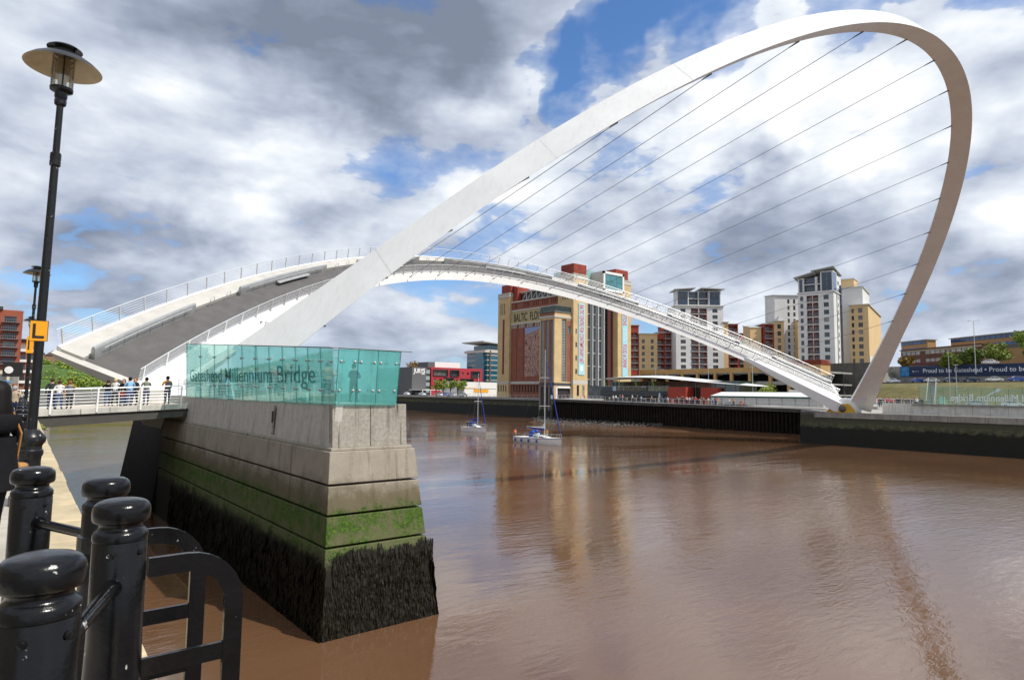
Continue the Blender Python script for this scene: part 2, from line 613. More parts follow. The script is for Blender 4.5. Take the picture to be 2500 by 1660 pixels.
def person(loc, rz, label, top='black', legs='denim', hair='dark', pose='down', h=1.72, long_=False, sleeves=True, group=None, extra=None, shoes='charcoal'):
    t = thing('person', label, 'person', loc, rz, group)
    s = h / 1.76
    o = inst('body', PM[pose], t, scale=(s * 1.16, s * 1.14, s))
    for i, m in enumerate((M_SKIN, CLOTH[top], CLOTH[top] if sleeves else M_SKIN, CLOTH[legs], CLOTH[shoes])):
        o.material_slots[i].link = 'OBJECT'
        o.material_slots[i].material = m
    if hair:
        hm = hair_mesh(long_)
        q = inst('hair', hm, t, scale=(s * 1.14, s * 1.14, s))
        q.material_slots[0].link = 'OBJECT'; q.material_slots[0].material = HAIR[hair]
        if pose == 'lean': q.location = (0, .075 * s, 0)
    if extra == 'backpack':
        MB().box(-.17, -.30, 1.02, .17, -.12, 1.45).build('backpack', CLOTH['grey'], t, bevel=.06)
    elif extra == 'bag':
        b = MB().box(.20, -.10, .72, .32, .16, .95).build('shoulder_bag', mat('tan_leather', (.42, .20, .06), .6), t, bevel=.03)
        MB().tube([(.26, .02, .95), (.14, .0, 1.43), (.05, -.03, 1.47)], .012, 5).build('bag_strap', MATS['tan_leather'], b)
    elif extra == 'coat':
        rg = [[(rx * cos(2 * pi * i / 12), ry * sin(2 * pi * i / 12), z) for i in range(12)] for rx, ry, z in ((.25, .20, .62), (.235, .18, .8), (.215, .16, .98), (.20, .15, 1.12))]
        MB().loft(rg, caps=False).build('coat_skirt', CLOTH[top], t, smooth=True)
    return t
# ================================================================ river and ground
def make_water():
    m = bpy.data.materials.new('muddy_river_water'); m.use_nodes = True
    k = NT(m.node_tree)
    b = k.n('ShaderNodeBsdfPrincipled')
    geo = k.n('ShaderNodeNewGeometry'); pos = geo.outputs['Position']
    mp = k.n('ShaderNodeMapping'); k.l(pos, mp.inputs[0])
    mp.inputs['Rotation'].default_value = (0, 0, radians(28))
    mp.inputs['Scale'].default_value = (0.45, 1.25, 1)
    silt = k.noise(pos, 0.05, 4, 0.6)
    c = k.ramp(silt, [(0.35, (0.112, 0.057, 0.028)), (0.65, (0.148, 0.076, 0.039))])
    k.l(c, b.inputs['Base Color'])
    b.inputs['IOR'].default_value = 1.5
    b.inputs['Specular IOR Level'].default_value = 0.65
    calm = k.smooth(k.noise(mp.outputs[0], 0.035, 3, 0.5), 0.36, 0.64, 0.10, 1.0)
    wind = k.smooth(k.noise(mp.outputs[0], 0.016, 4, 0.6, 0.6), 0.42, 0.60, 0.012, 0.085)
    k.l(wind, b.inputs['Roughness'])
    rip = k.noise(mp.outputs[0], 1.9, 5, 0.6, 0.5)
    rip2 = k.noise(mp.outputs[0], 5.0, 3, 0.5, 0.2)
    swell = k.noise(mp.outputs[0], 0.30, 3, 0.5, 0.4)
    hgt = k.math('ADD', k.math('MULTIPLY', k.math('ADD', rip, k.math('MULTIPLY', rip2, 0.34)), calm), k.math('MULTIPLY', swell, 1.1))
    bp = k.n('ShaderNodeBump')
    bp.inputs['Strength'].default_value = 0.50
    bp.inputs['Distance'].default_value = 0.068
    k.l(hgt, bp.inputs['Height'])
    k.l(bp.outputs[0], b.inputs['Normal'])
    o = k.n('ShaderNodeOutputMaterial'); k.l(b.outputs[0], o.inputs[0])
    w = MB()
    w.quad((-3, -160, 0), (190, -160, 0), (190, 420, 0), (-3, 420, 0))
    w.quad((-3, 420, 0), (190, 420, 0), (60, 900, 0), (-160, 900, 0))
    tag(w.build('river_water', m), kind='structure')


make_water()

# ground sheet far below and out to the horizon
M_LAND = mat('distant_ground', (0.10, 0.11, 0.07), 0.95, var=0.3, scale=0.02)
g = MB(); g.quad((-3000, -3000, -2.2), (3000, -3000, -2.2), (3000, 3500, -2.2), (-3000, 3500, -2.2))
tag(g.build('ground', M_LAND), kind='structure')

# ================================================================ the tilting bridge
BX, BY, BZ = 64.95, 50.06, 6.38
TA, TB = 0.838, 0.5881
bridge = thing('tilting_footbridge', 'white steel footbridge tilted up, tall curved arch tied to its raised deck by cables', 'bridge', (BX, BY, BZ))


def arch_h(u):
    w = (u / 52.5) ** 2
    return 45.825 * (1 - w) - 1.681 * w * (1 - w) - 0.458


def arch_frame(u):
    e = 0.05
    dh = (arch_h(u + e) - arch_h(u - e)) / (2 * e)
    L = sqrt(1 + dh * dh)
    A = Vector((0, -cos(TA), sin(TA)))
    c = Vector((u, 0, 0)) + A * arch_h(u)
    out = Vector((-dh / L, 0, 0)) + A / L
    und = Vector((0, -sin(TA), -cos(TA)))
    return c, out, und


def arch_w(u):
    a = abs(u)
    return 0.87 + 0.006 * a + 0.5 * max(0, (a - 40) / 10) ** 2


def arch_pt(u, a, b):
    c, o, n = arch_frame(u)
    w = arch_w(u)
    return c + o * (a * w) + n * (b * w)


AS = [(0, 0), (1.25, 1.50), (1.60, -.75), (.55, -.40)]
rings = []
N = 120
us = [-51.9 + 103.8 * i / N for i in range(N + 1)]
for u in us:
    rings.append([arch_pt(u, a, b) for a, b in AS])
ar = MB().loft(rings)
arch = ar.build('arch', M_ARCH, bridge, auto=24)
# welded seams across the arch box
for u in (-43.0, -34.5, -26.5, -17.5, -8.5, 0.5, 9.5, 18.0, 26.5, 35.0, 43.0):
    sm = MB()
    for i in range(len(AS)):
        a, b2 = AS[i], AS[(i + 1) % len(AS)]
        ps = []
        for du in ((-.035, .035) if abs(abs(u) - 43) < 1 or abs(abs(u) - 26.5) < 1 else (-.013, .013)):
            for q in (a, b2):
                ps.append(arch_pt(u + du, .9 + (q[0] - .9) * 1.008, q[1] * 1.008))
        sm.quad(ps[0], ps[1], ps[3], ps[2])
    sm.build('weld_seam', mat('seam_paint', (0.70, 0.70, 0.69), 0.5), arch)


def da(u):
    w = (u / 52.5) ** 2
    return 7.517 + 29.335 * (1 - w) + .27 * w * (1 - w)


def dk(u, n, b):
    e = 0.05
    dd = (da(u + e) - da(u - e)) / (2 * e)
    L = sqrt(1 + dd * dd)
    uu = u - dd / L * n
    d = da(u) + n / L
    return Vector((uu, d * cos(TB) - b * sin(TB), d * sin(TB) + b * cos(TB)))


def n_out(u): return 5.55 + .00056 * u * u
def n_div(u): return 3.85 + .00035 * u * u


UE = 55.8
DU = [-UE + 2 * UE * i / 120 for i in range(121)]


def strip(fn, us, name, m, parent, closed=True, smooth=None):
    mb = MB().loft([[dk(u, *q) for q in fn(u)] for u in us], 0, closed, closed)
    return mb.build(name, m, parent, auto=smooth)


deck = strip(lambda u: [(.45, -1.05), (1.18, 0.04), (1.34, 0.04), (1.34, -.05), (n_out(u) - .2, -.05), (n_out(u), -.1), (n_out(u) - .4, -.42), (2.9, -1.0)], DU, 'deck_girder', M_WHITE, bridge, smooth=30)
strip(lambda u: [(1.34, 0.02), (n_div(u) + .35, 0.02), (n_div(u) + .35, -.03), (1.34, -.03)], DU, 'cycleway', M_ASPH, bridge)
strip(lambda u: [(n_div(u) + .36, .30), (n_out(u) - .25, .30), (n_out(u) - .25, -.03), (n_div(u) + .36, -.03)], DU, 'footway', M_FOOT, bridge)
strip(lambda u: [(n_out(u) - .25, .42), (n_out(u) + .05, .42), (n_out(u) + .05, -.12), (n_out(u) - .25, -.12)], DU, 'outer_kerb', M_WHITE, bridge)
# stainless dividing screens with benches
segs = [(-55.4, -47.6), (-42.9, -31.5), (-26.5, -15.5), (-10.5, 10.5), (15.5, 26.5), (31.5, 42.9), (47.6, 55.4)]
for s0, s1 in segs:
    us = [s0 + (s1 - s0) * i / 16 for i in range(17)]
    dv = strip(lambda u: [(n_div(u) - .02, .02), (n_div(u) + .02, .80), (n_div(u) + .08, .97), (n_div(u) + .18, 1.03), (n_div(u) + .27, .97), (n_div(u) + .32, .80), (n_div(u) + .34, .02)], us, 'divider_screen', M_STEEL, bridge, smooth=40)
    hr = MB().tube([dk(u, n_div(u) - .12, .78) for u in us[1:-1]], .03, 6)
    hr.build('handrail', M_RAIL, dv)
    if s0 > -47 and s1 < 47:
        u2 = us[6:13]
        strip(lambda u: [(n_div(u) - .03, .46), (n_div(u) - .48, .42), (n_div(u) - .48, .37), (n_div(u) - .03, .37)], u2, 'bench_seat', M_STEEL, dv)
    for i in (2, 4, 6, 8, 10, 12, 14):
        u = us[i]
        j = MB().quad(dk(u - .02, n_div(u) - .035, .03), dk(u + .02, n_div(u) - .035, .03), dk(u + .02, n_div(u) + .0, .74), dk(u - .02, n_div(u) + .0, .74))
        j.build('panel_joint', mat('joint_dark', (.2, .2, .2), .6), dv)
for g0 in (-47.6, -31.5, -15.5, 10.5, 26.5, 42.9):
    for du in (1.5, 3.2):
        u = g0 + du
        hp = MB().tube([dk(u, n_div(u) + .1, 0), dk(u, n_div(u) + .1, .8), dk(u + .1, n_div(u) + .1, .95), dk(u + .3, n_div(u) + .1, .95), dk(u + .4, n_div(u) + .1, .8), dk(u + .4, n_div(u) + .1, 0)], .03, 6)
        hp.build('hoop_barrier', M_RAIL, bridge)


def deck_rail(name, nf, base, lean, top, count, nrails, post_m):
    r = empty(name, parent=bridge)
    us = DU[::1]
    for k in range(nrails):
        t = (k + 1) / nrails
        rr = .042 if k == nrails - 1 else .019
        MB().tube([dk(u, nf(u) + lean * t, base + (top - base) * t) for u in us], rr, 5).build('rail', M_RAIL, r)
    for i in range(count):
        u = -UE + .3 + (2 * UE - .6) * i / (count - 1)
        w = .040
        p = MB()
        a0, a1 = dk(u - w, nf(u), base - .45), dk(u + w, nf(u), base - .45)
        b0, b1 = dk(u - w, nf(u) - .12, base - .45), dk(u + w, nf(u) - .12, base - .45)
        c0, c1 = dk(u - w, nf(u) + lean * 1.02, top + .02), dk(u + w, nf(u) + lean * 1.02, top + .02)
        d0, d1 = dk(u - w, nf(u) + lean - .05, top + .02), dk(u + w, nf(u) + lean - .05, top + .02)
        p.hexa([b0, b1, a1, a0, d0, d1, c1, c0])
        p.build('post', post_m, r)
    return r


deck_rail('inner_railing', lambda u: 1.12, 0.1, -.06, 1.15, 62, 6, M_WHITE)
deck_rail('outer_railing', lambda u: n_out(u) - .05, .38, .30, 1.65, 62, 6, M_RAIL)

# hinge arms that join the deck girder to the bearings, deck end edges
for s in (-1, 1):
    arm = MB()
    top = [dk(s * 43.5, .75, -.35), dk(s * 47, 1.12, -.03), dk(s * 51, 1.16, -.03), dk(s * UE, 1.16, -.03), Vector((s * 56.6, 1.6, 1.0)), Vector((s * 53.6, -0.6, .55)), Vector((s * 50.8, -.5, .45))]
    nb = Vector((0, sin(TB), -cos(TB)))
    bot = [dk(s * 43.5, .6, -1.0), dk(s * 47, .7, -1.9), dk(s * 51, .8, -2.2), dk(s * UE, .9, -2.0), Vector((s * 56.4, 2.0, -.6)), Vector((s * 53.6, .2, -1.3)), Vector((s * 50.8, .2, -1.3))]
    n = len(top)
    arm.add(top + bot, [tuple(range(n)), tuple(range(2 * n - 1, n - 1, -1))] + [(i, n + i, n + (i + 1) % n, (i + 1) % n) for i in range(n)])
    arm.build('hinge_arm', M_WHITE, bridge)
    drum = MB()
    x0, x1 = (s * 52.5 - 1.5, s * 52.5 + 1.9)
    prof = [(1.3, x0 - .02), (1.75, x0 + .12), (1.85, x0 + .3), (1.85, x1 - .3), (1.75, x1)]
    drum.loft([[(x, r * cos(2 * pi * k / 28), r * sin(2 * pi * k / 28)) for k in range(28)] for r, x in prof])
    drum.build('hinge_drum', M_ARCH, bridge, auto=35)
# steel nose at the foot of the deck end
for s in (-1, 1):
    e = MB()
    u0, u1 = s * (UE - .02), s * (UE + .35)
    q = [(.9, -.9), (1.3, .05), (n_div(UE), .05), (n_out(UE) + .05, .10), (n_out(UE) - .3, -.25), (3.2, -.62)]
    e.loft([[dk(u0, *p) for p in q], [dk(u1, *p) for p in q]])
    e.build('deck_end_plate', M_FOOT, bridge)

ua = {18: 40.06, 17: 36.41, 16: 32.52, 15: 28.35, 14: 23.84, 13: 18.96, 12: 13.64, 11: 7.91, 10: 1.87, 9: -4.36, 8: -10.74, 7: -17.42, 6: -24.4, 5: -30.6, 4: -35.8, 3: -40.0, 2: -43.4, 1: -46.6}
for i in range(1, 19):
    j = i - 9.5
    ud = 5.8663 * j - .0084 * j ** 3
    p0 = dk(ud, .42, -.30)
    p1 = arch_pt(ua[i], -.01, .02)
    cb = empty('cable', parent=bridge)
    mid = p0.lerp(p1, .5) + Vector((0, 0, -.12))
    MB().tube([p0, p0.lerp(p1, .25) + Vector((0, 0, -.09)), mid, p0.lerp(p1, .75) + Vector((0, 0, -.09)), p1], .027, 6).build('strand', M_CABLE, cb)
    d = (p1 - p0).normalized()
    MB().tube([p0 - d * .15, p0 + d * .5], .07, 8).build('deck_socket', M_CABLE, cb)
    MB().tube([p1 - d * .8, p1 + d * .1], [.04, .08], 8).build('arch_socket', M_CABLE, cb)
# maintenance hatch and access plates on the far leg
hm = MB()
for k in range(1):
    c = arch_pt(50.4, .55, .72)
    hm.tube([c, c + Vector((-.06, 0, 0))], .45, 18)
hm.build('access_hatch', mat('hatch_grey', (.55, .55, .54), .5), arch)

# yellow bearing housing in front of the far hinge
M_YEL = mat('yellow_machine_paint', (0.62, 0.36, 0.025), 0.5, var=0.12, scale=3, streak=.15)
bear = thing('hinge_bearing', 'yellow bearing housing with steel pin at the far foot of the arch', 'bearing', (BX + 52.5 - 1.6, BY, BZ))
pl = [(0, 2.9, -.72), (0, 1.55, .72), (0, -1.0, .85), (0, -1.9, -.25), (0, -2.05, -.92), (0, 1.2, -.92)]
hs = MB().prism(pl, (-.45, 0, 0)).build('housing_plate', M_YEL, bear, bevel=.04)
MB().loft([[(-.45 - t, r * cos(a * pi / 10), r * sin(a * pi / 10)) for a in range(20)] for t, r in ((0, .62), (.15, .60), (.3, .45), (.36, .2))]).build('pin_cap', mat('bolt_steel', (.13, .12, .11), .45, metal=.6), bear, auto=40)
for k in range(6):
    y = 2.35 - k * .42; z = -.38 - k * .075
    MB().loft([[(-.45 - t, y + r * cos(a * pi / 4), z + r * sin(a * pi / 4)) for a in range(8)] for t, r in ((0, .13), (.18, .13))]).build('bolt', M_YEL, bear)
# ================================================================ near pier with glass screen
def tide_concrete(name, base=(0.35, 0.31, 0.25), lo=2.7, green=1.0):
    """weathered concrete; colours of dried silt, algae and wet weed follow the tide marks by height"""
    m = bpy.data.materials.new(name); m.use_nodes = True
    k = NT(m.node_tree)
    b = k.n('ShaderNodeBsdfPrincipled')
    pos = k.n('ShaderNodeNewGeometry').outputs['Position']
    sp = k.n('ShaderNodeSeparateXYZ'); k.l(pos, sp.inputs[0])
    n1 = k.noise(pos, 1.1, 8, 0.7)
    n2 = k.noise(pos, 11.0, 6, 0.7)
    n3 = k.noise(pos, 45.0, 3, 0.6)
    mp = k.n('ShaderNodeMapping'); k.l(pos, mp.inputs[0]); mp.inputs['Scale'].default_value = (1, 1, 0.07)
    st = k.noise(mp.outputs[0], 2.6, 5, 0.7)
    st2 = k.noise(mp.outputs[0], 9.0, 4, 0.6)
    c = k.ramp(n1, [(0.3, tuple(x * 0.86 for x in base)), (0.7, tuple(x * 1.10 for x in base))])
    c = k.mix(k.smooth(n2, 0.45, 0.75, 0, 0.35), c, tuple(x * 0.62 for x in base))
    c = k.mix(k.smooth(n3, 0.60, 0.72, 0, 0.35), c, tuple(x * 0.5 for x in base))
    c = k.mix(k.smooth(st, 0.52, 0.70, 0, 0.62), c, (0.075, 0.062, 0.045))
    c = k.mix(k.smooth(st2, 0.56, 0.72, 0, 0.28), c, (0.50, 0.47, 0.41))
    z = k.math('ADD', sp.outputs[2], k.math('MULTIPLY', k.math('SUBTRACT', n1, .5), 1.5))
    z = k.math('ADD', z, k.math('MULTIPLY', k.math('SUBTRACT', n2, .5), 0.8))
    d = lo
    silt = k.smooth(z, d + 2.75, d + 1.75, 0, 0.80)
    c = k.mix(silt, c, (0.095, 0.078, 0.034) if green > .5 else (.05, .045, .03))
    alg = k.smooth(z, d + 1.70, d + 1.30, 0, 0.90 * green)
    ac = k.ramp(n2, [(0.30, (0.016, 0.040, 0.005)), (0.52, (0.040, 0.100, 0.007)), (0.66, (0.115, 0.24, 0.010))])
    pat = k.smooth(k.math('ADD', k.noise(pos, 2.4, 7, 0.7), k.math('MULTIPLY', st, 0.35)), 0.50, 0.78, 0.22, 1.0)
    alg = k.math('MULTIPLY', alg, pat)
    c = k.mix(alg, c, ac)
    bare = k.math('MULTIPLY', k.smooth(z, d + .95, d + .55, 0, 1), k.smooth(n1, 0.44, 0.56, 0.0, 0.6))
    c = k.mix(bare, c, (0.13, 0.13, 0.065))
    wet = k.smooth(z, d + 0.15, d - 0.35, 0, 0.96)
    c = k.mix(wet, c, (0.010, 0.0095, 0.007))
    b.inputs['Specular IOR Level'].default_value = 0.25
    k.l(c, b.inputs['Base Color'])
    rg = k.math('SUBTRACT', 0.88, k.math('MULTIPLY', wet, 0.3))
    k.l(rg, b.inputs['Roughness'])
    bp = k.n('ShaderNodeBump'); bp.inputs['Strength'].default_value = 0.5; bp.inputs['Distance'].default_value = 0.025
    k.l(k.math('ADD', n2, k.math('MULTIPLY', n3, .5)), bp.inputs['Height'])
    k.l(bp.outputs[0], b.inputs['Normal'])
    o = k.n('ShaderNodeOutputMaterial'); k.l(b.outputs[0], o.inputs[0])
    MATS[name] = m
    return m


M_TIDE = tide_concrete('tide_marked_concrete')
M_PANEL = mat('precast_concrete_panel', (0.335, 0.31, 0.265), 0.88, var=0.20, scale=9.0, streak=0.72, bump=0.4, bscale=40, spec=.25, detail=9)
M_PANEL_SHADE_LIFT = mat('precast_panel_shade_lift', (0.50, 0.475, 0.43), 0.88, var=0.12, scale=4.0, streak=0.42, bump=0.3, bscale=40, spec=.25, detail=9)  # paler copy of the panel concrete, brightening the shaded long side by colour
M_PAVE = mat('pier_paving', (0.42, 0.39, 0.34), 0.85, var=0.12, scale=1.5)

pier = thing('concrete_bridge_pier', 'long stepped concrete pier with green tide marks under the teal glass screen', 'pier')


def pier_prof(z):
    """half extents of the battered pier: x0, x1, y0 at height z (stepped like the casting)"""
    t = z / 7.9
    return 9.08 + .50 * t, 13.62 - 1.02 * t, 21.08 + .85 * t


# (z0, z1, outward step)
tiers = [(-1.0, 2.92, 0.02), (3.0, 3.98, 0.03), (4.06, 5.02, 0.03), (5.10, 6.22, 0.05), (6.22, 6.34, -.02)]
Y1 = 50.0
cores = MB()
x0, x1, y0 = pier_prof(0)
cores.hexa([(x0 + .25, y0 + .25, -1), (x1 - .25, y0 + .25, -1), (x1 - .25, Y1, -1), (x0 + .25, Y1, -1),
            (9.85, 22.25, 7.84), (12.35, 22.25, 7.84), (12.35, Y1, 7.84), (9.85, Y1, 7.84)])
cores.build('core', M_TIDE, pier)
for z0, z1, s in tiers:
    a, b = pier_prof(z0), pier_prof(z1)
    t = MB()
    t.hexa([(a[0] - s, a[2] - s, z0), (a[1] + s, a[2] - s, z0), (a[1] + s, Y1 - .2, z0), (a[0] - s, Y1 - .2, z0),
            (b[0] - s, b[2] - s, z1), (b[1] + s, b[2] - s, z1), (b[1] + s, Y1 - .2, z1), (b[0] - s, Y1 - .2, z1)])
    t.build('tier', M_TIDE, pier, bevel=.03)
# upper band of precast panels, set back from the ledge
ez0, ez1 = 6.34, 7.90
xa0, xa1 = 9.62, 9.74
ys = [22.0, 23.05] + [23.05 + 2.45 * i for i in range(1, 11)] + [49.6]


def panel(p, q, inward, pm=None):
    """thin wall panel with foot line p->q at ez0; leaning inwards a little"""
    m = MB()
    n = Vector(inward)
    a, b = Vector(p), Vector(q)
    d = (b - a).normalized() * .012
    a += d; b -= d
    h = Vector((0, 0, ez1 - ez0)) + n * .12
    m.hexa([a, b, b + n * .3, a + n * .3, a + h, b + h, b + h + n * .3, a + h + n * .3])
    m.build('panel', pm or M_PANEL, pier, bevel=.012, seg=1)


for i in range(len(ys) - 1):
    panel((9.60, ys[i + 1], ez0), (9.60, ys[i], ez0), (1, 0, 0), M_PANEL_SHADE_LIFT)
xs = [9.60, 9.86, 11.12, 12.40, 12.66]
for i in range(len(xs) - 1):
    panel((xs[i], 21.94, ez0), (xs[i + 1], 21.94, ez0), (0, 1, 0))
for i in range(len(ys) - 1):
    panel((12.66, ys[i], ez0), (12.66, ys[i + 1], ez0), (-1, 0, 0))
cp = MB(); cp.box(9.90, 22.25, 7.845, 12.35, 49.8, 7.90)
cp.build('pier_paving', M_PAVE, pier)
# cast tide-gauge mark on the river wall side
gm = MB()
for k in range(12):
    w = .32 if k % 3 == 0 else .16
    gm.box(9.585, 28.05, 6.50 + k * .105, 9.66, 28.05 + w, 6.525 + k * .105)
gm.box(9.585, 28.02, 6.45, 9.66, 28.06, 7.72)
gm.box(9.585, 28.36, 6.95, 9.66, 28.40, 7.45)
gm.build('tide_gauge', mat('gauge_dark', (.12, .11, .09), .8), pier)

# ---------------- glass screen round the pier
M_TEAL = glass_mat('teal_glass', (0.78, 0.97, 0.95), refl=0.6, milk=0.24, milkcol=(0.36, 0.92, 0.87))
M_TEALEDGE = mat('glass_edge', (0.02, 0.16, 0.14), 0.15)
screen = thing('glass_screen', 'tall teal glass screen of bolted panes standing on the near concrete pier', 'screen')


def gtop(y): return 9.93 + (y - 21.9) * .0575


gy = [21.98, 23.1, 24.35, 25.7, 27.2, 28.9, 30.8, 32.9, 35.3, 38.0, 41.1, 44.6]
LEAN = .17
bolts = MB().lathe([(.0, -.03), (.055, -.03), (.055, .02), (.03, .05), (0.0, .05)], n=10)
bolt_me = bolts.mesh('bolt', M_STEEL, True)


def pane(a, b, za, zb, outn, parent):
    n = Vector(outn)
    a, b = Vector(a), Vector(b)
    d = (b - a).normalized() * .008
    a += d; b -= d
    ta = a + n * LEAN + Vector((0, 0, za - a.z)); tb = b + n * LEAN + Vector((0, 0, zb - b.z))
    t = -n * .02
    p = MB().hexa([a, b, b + t, a + t, ta, tb, tb + t, ta + t])
    o = p.build('pane', M_TEAL, parent)
    for f in (.26, .77):
        for e, s in ((a, ta), (b, tb)):
            q = e.lerp(s, f) + (b - a).normalized() * (.12 if e is a else -.12)
            bo = inst('bolt', bolt_me, o, q + n * .0)
            bo.rotation_euler = n.to_track_quat('Z', 'Y').to_euler()
    ed = MB()
    ed.tube([a, ta], .012, 4); ed.tube([ta, tb], .015, 4)
    ed.build('pane_edge', M_TEALEDGE, o)
    return o


zb = 7.86
for i in range(len(gy) - 1):
    pane((9.66, gy[i + 1], zb), (9.66, gy[i], zb), gtop(gy[i + 1]), gtop(gy[i]), (-1, 0, 0), screen)
gx = [9.66, 10.45, 11.25, 12.16]
for i in range(3):
    pane((gx[i], 21.96, zb), (gx[i + 1], 21.96, zb), 9.93, 9.93, (0, -1, 0), screen)
for i in range(len(gy) - 1):
    pane((12.16, gy[i], zb), (12.16, gy[i + 1], zb), gtop(gy[i]), gtop(gy[i + 1]), (1, 0, 0), screen)
capr = MB()
capr.tube([(9.49, 44.6, gtop(44.6) + .01), (9.49, 21.8, gtop(21.8) + .01)], .02, 6)
capr.tube([(9.3, 21.79, 9.94), (12.7, 21.79, 9.94)], .02, 6)
capr.build('top_rail', mat('screen_trim', (.08, .09, .09), .4, metal=.5), screen)
M_ETCH = glass_mat('dark_teal_lettering', (0.40, 0.62, 0.62), refl=.3, milk=0.12, milkcol=(.10, .25, .25))
M_FROST = mat('frosted_white_lettering', (0.75, 0.85, 0.83), 0.6)
# big outward reading name, seen reading along the river side
place_text('lettering', 'Gateshead Millennium Bridge', (9.535, 43.4, 8.84), (0, -1, -.009), (-.07, 0, 1), 1.06, M_ETCH, screen, depth=.004, fit=19.9, bold=.002)
# the far side of the same name seen from behind
place_text('lettering', 'Gateshead Millennium Bridge', (12.31, 29.0, 9.55), (0, 1, .02), (.06, 0, 1), .62, M_FROST, screen, depth=.004, fit=14.5)
# handrails, bench and sloping info post inside the screen
ir = MB()
for z in (8.35, 8.7, 9.0):
    ir.tube([(10.05, 22.5, z), (10.05, 49, z)], .025, 6)
for i in range(12):
    ir.tube([(10.05, 22.5 + i * 2.4, 7.9), (10.05, 22.5 + i * 2.4, 9.02)], .03, 6)
ir = ir.build('pier_handrail', M_RAIL)
tag(ir, 'steel handrail inside the teal glass screen on the near pier', 'railing')
ib = thing('information_board', 'pale green information board standing behind the teal glass', 'sign', (10.6, 27.2, 7.9))
MB().hexa([(-.05, -.28, 0), (.05, -.28, 0), (.05, .28, 0), (-.05, .28, 0), (-.05, -.22, 1.12), (.05, -.22, 1.12), (.05, .22, 1.12), (-.05, .22, 1.12)]).build('panel', mat('board_mint', (.45, .8, .72), .5), ib)
MB().box(-.09, -.32, 0, .09, .32, .06).build('base_plate', M_STEEL, ib)
for k, (yy, zz) in enumerate(((31.0, 0), (36.5, 0))):
    bn = MB(); bn.box(10.8, yy, 7.9, 11.3, yy + 1.8, 8.3)
    bo = bn.build('stone_bench', M_PAVE)
    tag(bo, ['low stone bench behind the glass, nearer the pier head', 'low stone bench behind the glass, nearer the footbridge'][k], 'bench')

# ---------------- seaweed hanging on the lower faces
def weed(name, faces, dens, seed):
    r = random.Random(seed)
    m = MB()
    for (o, ax, L, inw, zlo, zhi, keep) in faces:
        o, ax, inw = Vector(o), Vector(ax), Vector(inw)
        cnt = int(L * (zhi - zlo) * dens)
        for _ in range(cnt):
            s = r.random() * L; z = zlo + (zhi - zlo) * r.random() ** .9
            edge = zhi - .10 - .12 * sin(s * 1.7 + 1) * sin(s * 4.3) - .10 * sin(s * 9.1) * sin(s * 2.3) - .22 * r.random()
            if z > edge or not keep(s, z, r):
                continue
            t = z / 7.9
            p = o + ax * s + inw * t + Vector((0, 0, z))
            ln = .45 + .60 * r.random(); w = .012 + .022 * r.random()
            dx = (r.random() - .5) * .16; dep = .02 + .07 * r.random(); tw = (r.random() - .5) * .05
            nn = inw.normalized()
            a = p - ax * w * .5 - nn * .01; b = p + ax * w * .5 - nn * .01
            q = p + ax * dx * .5 - nn * dep + Vector((0, 0, -ln * .45)) - ax * 0
            e = p + ax * dx - nn * dep * .8 + Vector((0, 0, -ln))
            i = len(m.v)
            m.v += [tuple(a), tuple(b), tuple(q + ax * w * 1.1 + nn * tw), tuple(q - ax * w * 1.1 - nn * tw), tuple(e)]
            m.f += [(i, i + 1, i + 2, i + 3), (i + 3, i + 2, i + 4)]
            m.mi += [0, 0]
    return m


M_WEED = mat('bladder_wrack', (0.003, 0.0028, 0.002), 0.48, var=0.6, scale=11, alt=(0.026, 0.022, 0.013), spec=0.28)
kf = lambda s, z, r: not (s < .42 and 1.75 < z < 2.62) and not (s > 4.0 and 1.6 < z < 2.55) and not (s > 4.25 and .8 < z < 1.2 and r.random() < .7)
ks = lambda s, z, r: True
wd = weed('seaweed', [((9.10, 21.04, 0), (1, 0, 0), 4.48, (0, .85, 0), -.05, 2.95, kf),
                      ((9.02, 21.05, 0), (0, 1, 0), 24, (.50, 0, 0), -.05, 2.7, lambda s, z, r: r.random() < max(.10, .6 - s / 20)),
                      ((13.66, 21.05, 0), (0, 1, 0), 6, (-1.02, 0, 0), -.05, 2.4, ks)], 420, 5)
tag(wd.build('seaweed', M_WEED), 'black seaweed hanging on the foot of the near pier', 'seaweed', kind='stuff')

# ================================================================ approach bridge between quay and pier
M_CONC = mat('pale_concrete', (0.52, 0.50, 0.45), 0.8, var=0.14, scale=1.4, streak=.3)
app = thing('approach_footbridge', 'short concrete approach bridge with white railings from quay to pier', 'bridge', (0, 0, 0))


def az(x): return 7.0 + (x - 1.6) * .052


ya, yb = 44.2, 53.0
d = MB()
d.hexa([(1.2, ya, az(1.2) - .15), (9.75, ya, az(9.75) - .15), (9.75, yb, az(9.75) - .15), (1.2, yb, az(1.2) - .15),
        (1.2, ya, az(1.2)), (9.75, ya, az(9.75)), (9.75, yb, az(9.75)), (1.2, yb, az(1.2))])
d.build('walkway', mat('walkway_paving', (.56, .50, .41), .85, var=.1, scale=1.2), app)
e = MB()
for x in [1.2 + 1.42 * i for i in range(6)]:
    kk = MB()
    a, b = x + .012, x + 1.41
    kk.hexa([(a, ya - .32, az(a) - .28), (b, ya - .32, az(b) - .28), (b, ya, az(b) - .28), (a, ya, az(a) - .28),
             (a, ya - .28, az(a) + .03), (b, ya - .28, az(b) + .03), (b, ya + .02, az(b) + .05), (a, ya + .02, az(a) + .05)])
    kk.build('edge_stone', M_CONC, app, bevel=.015)
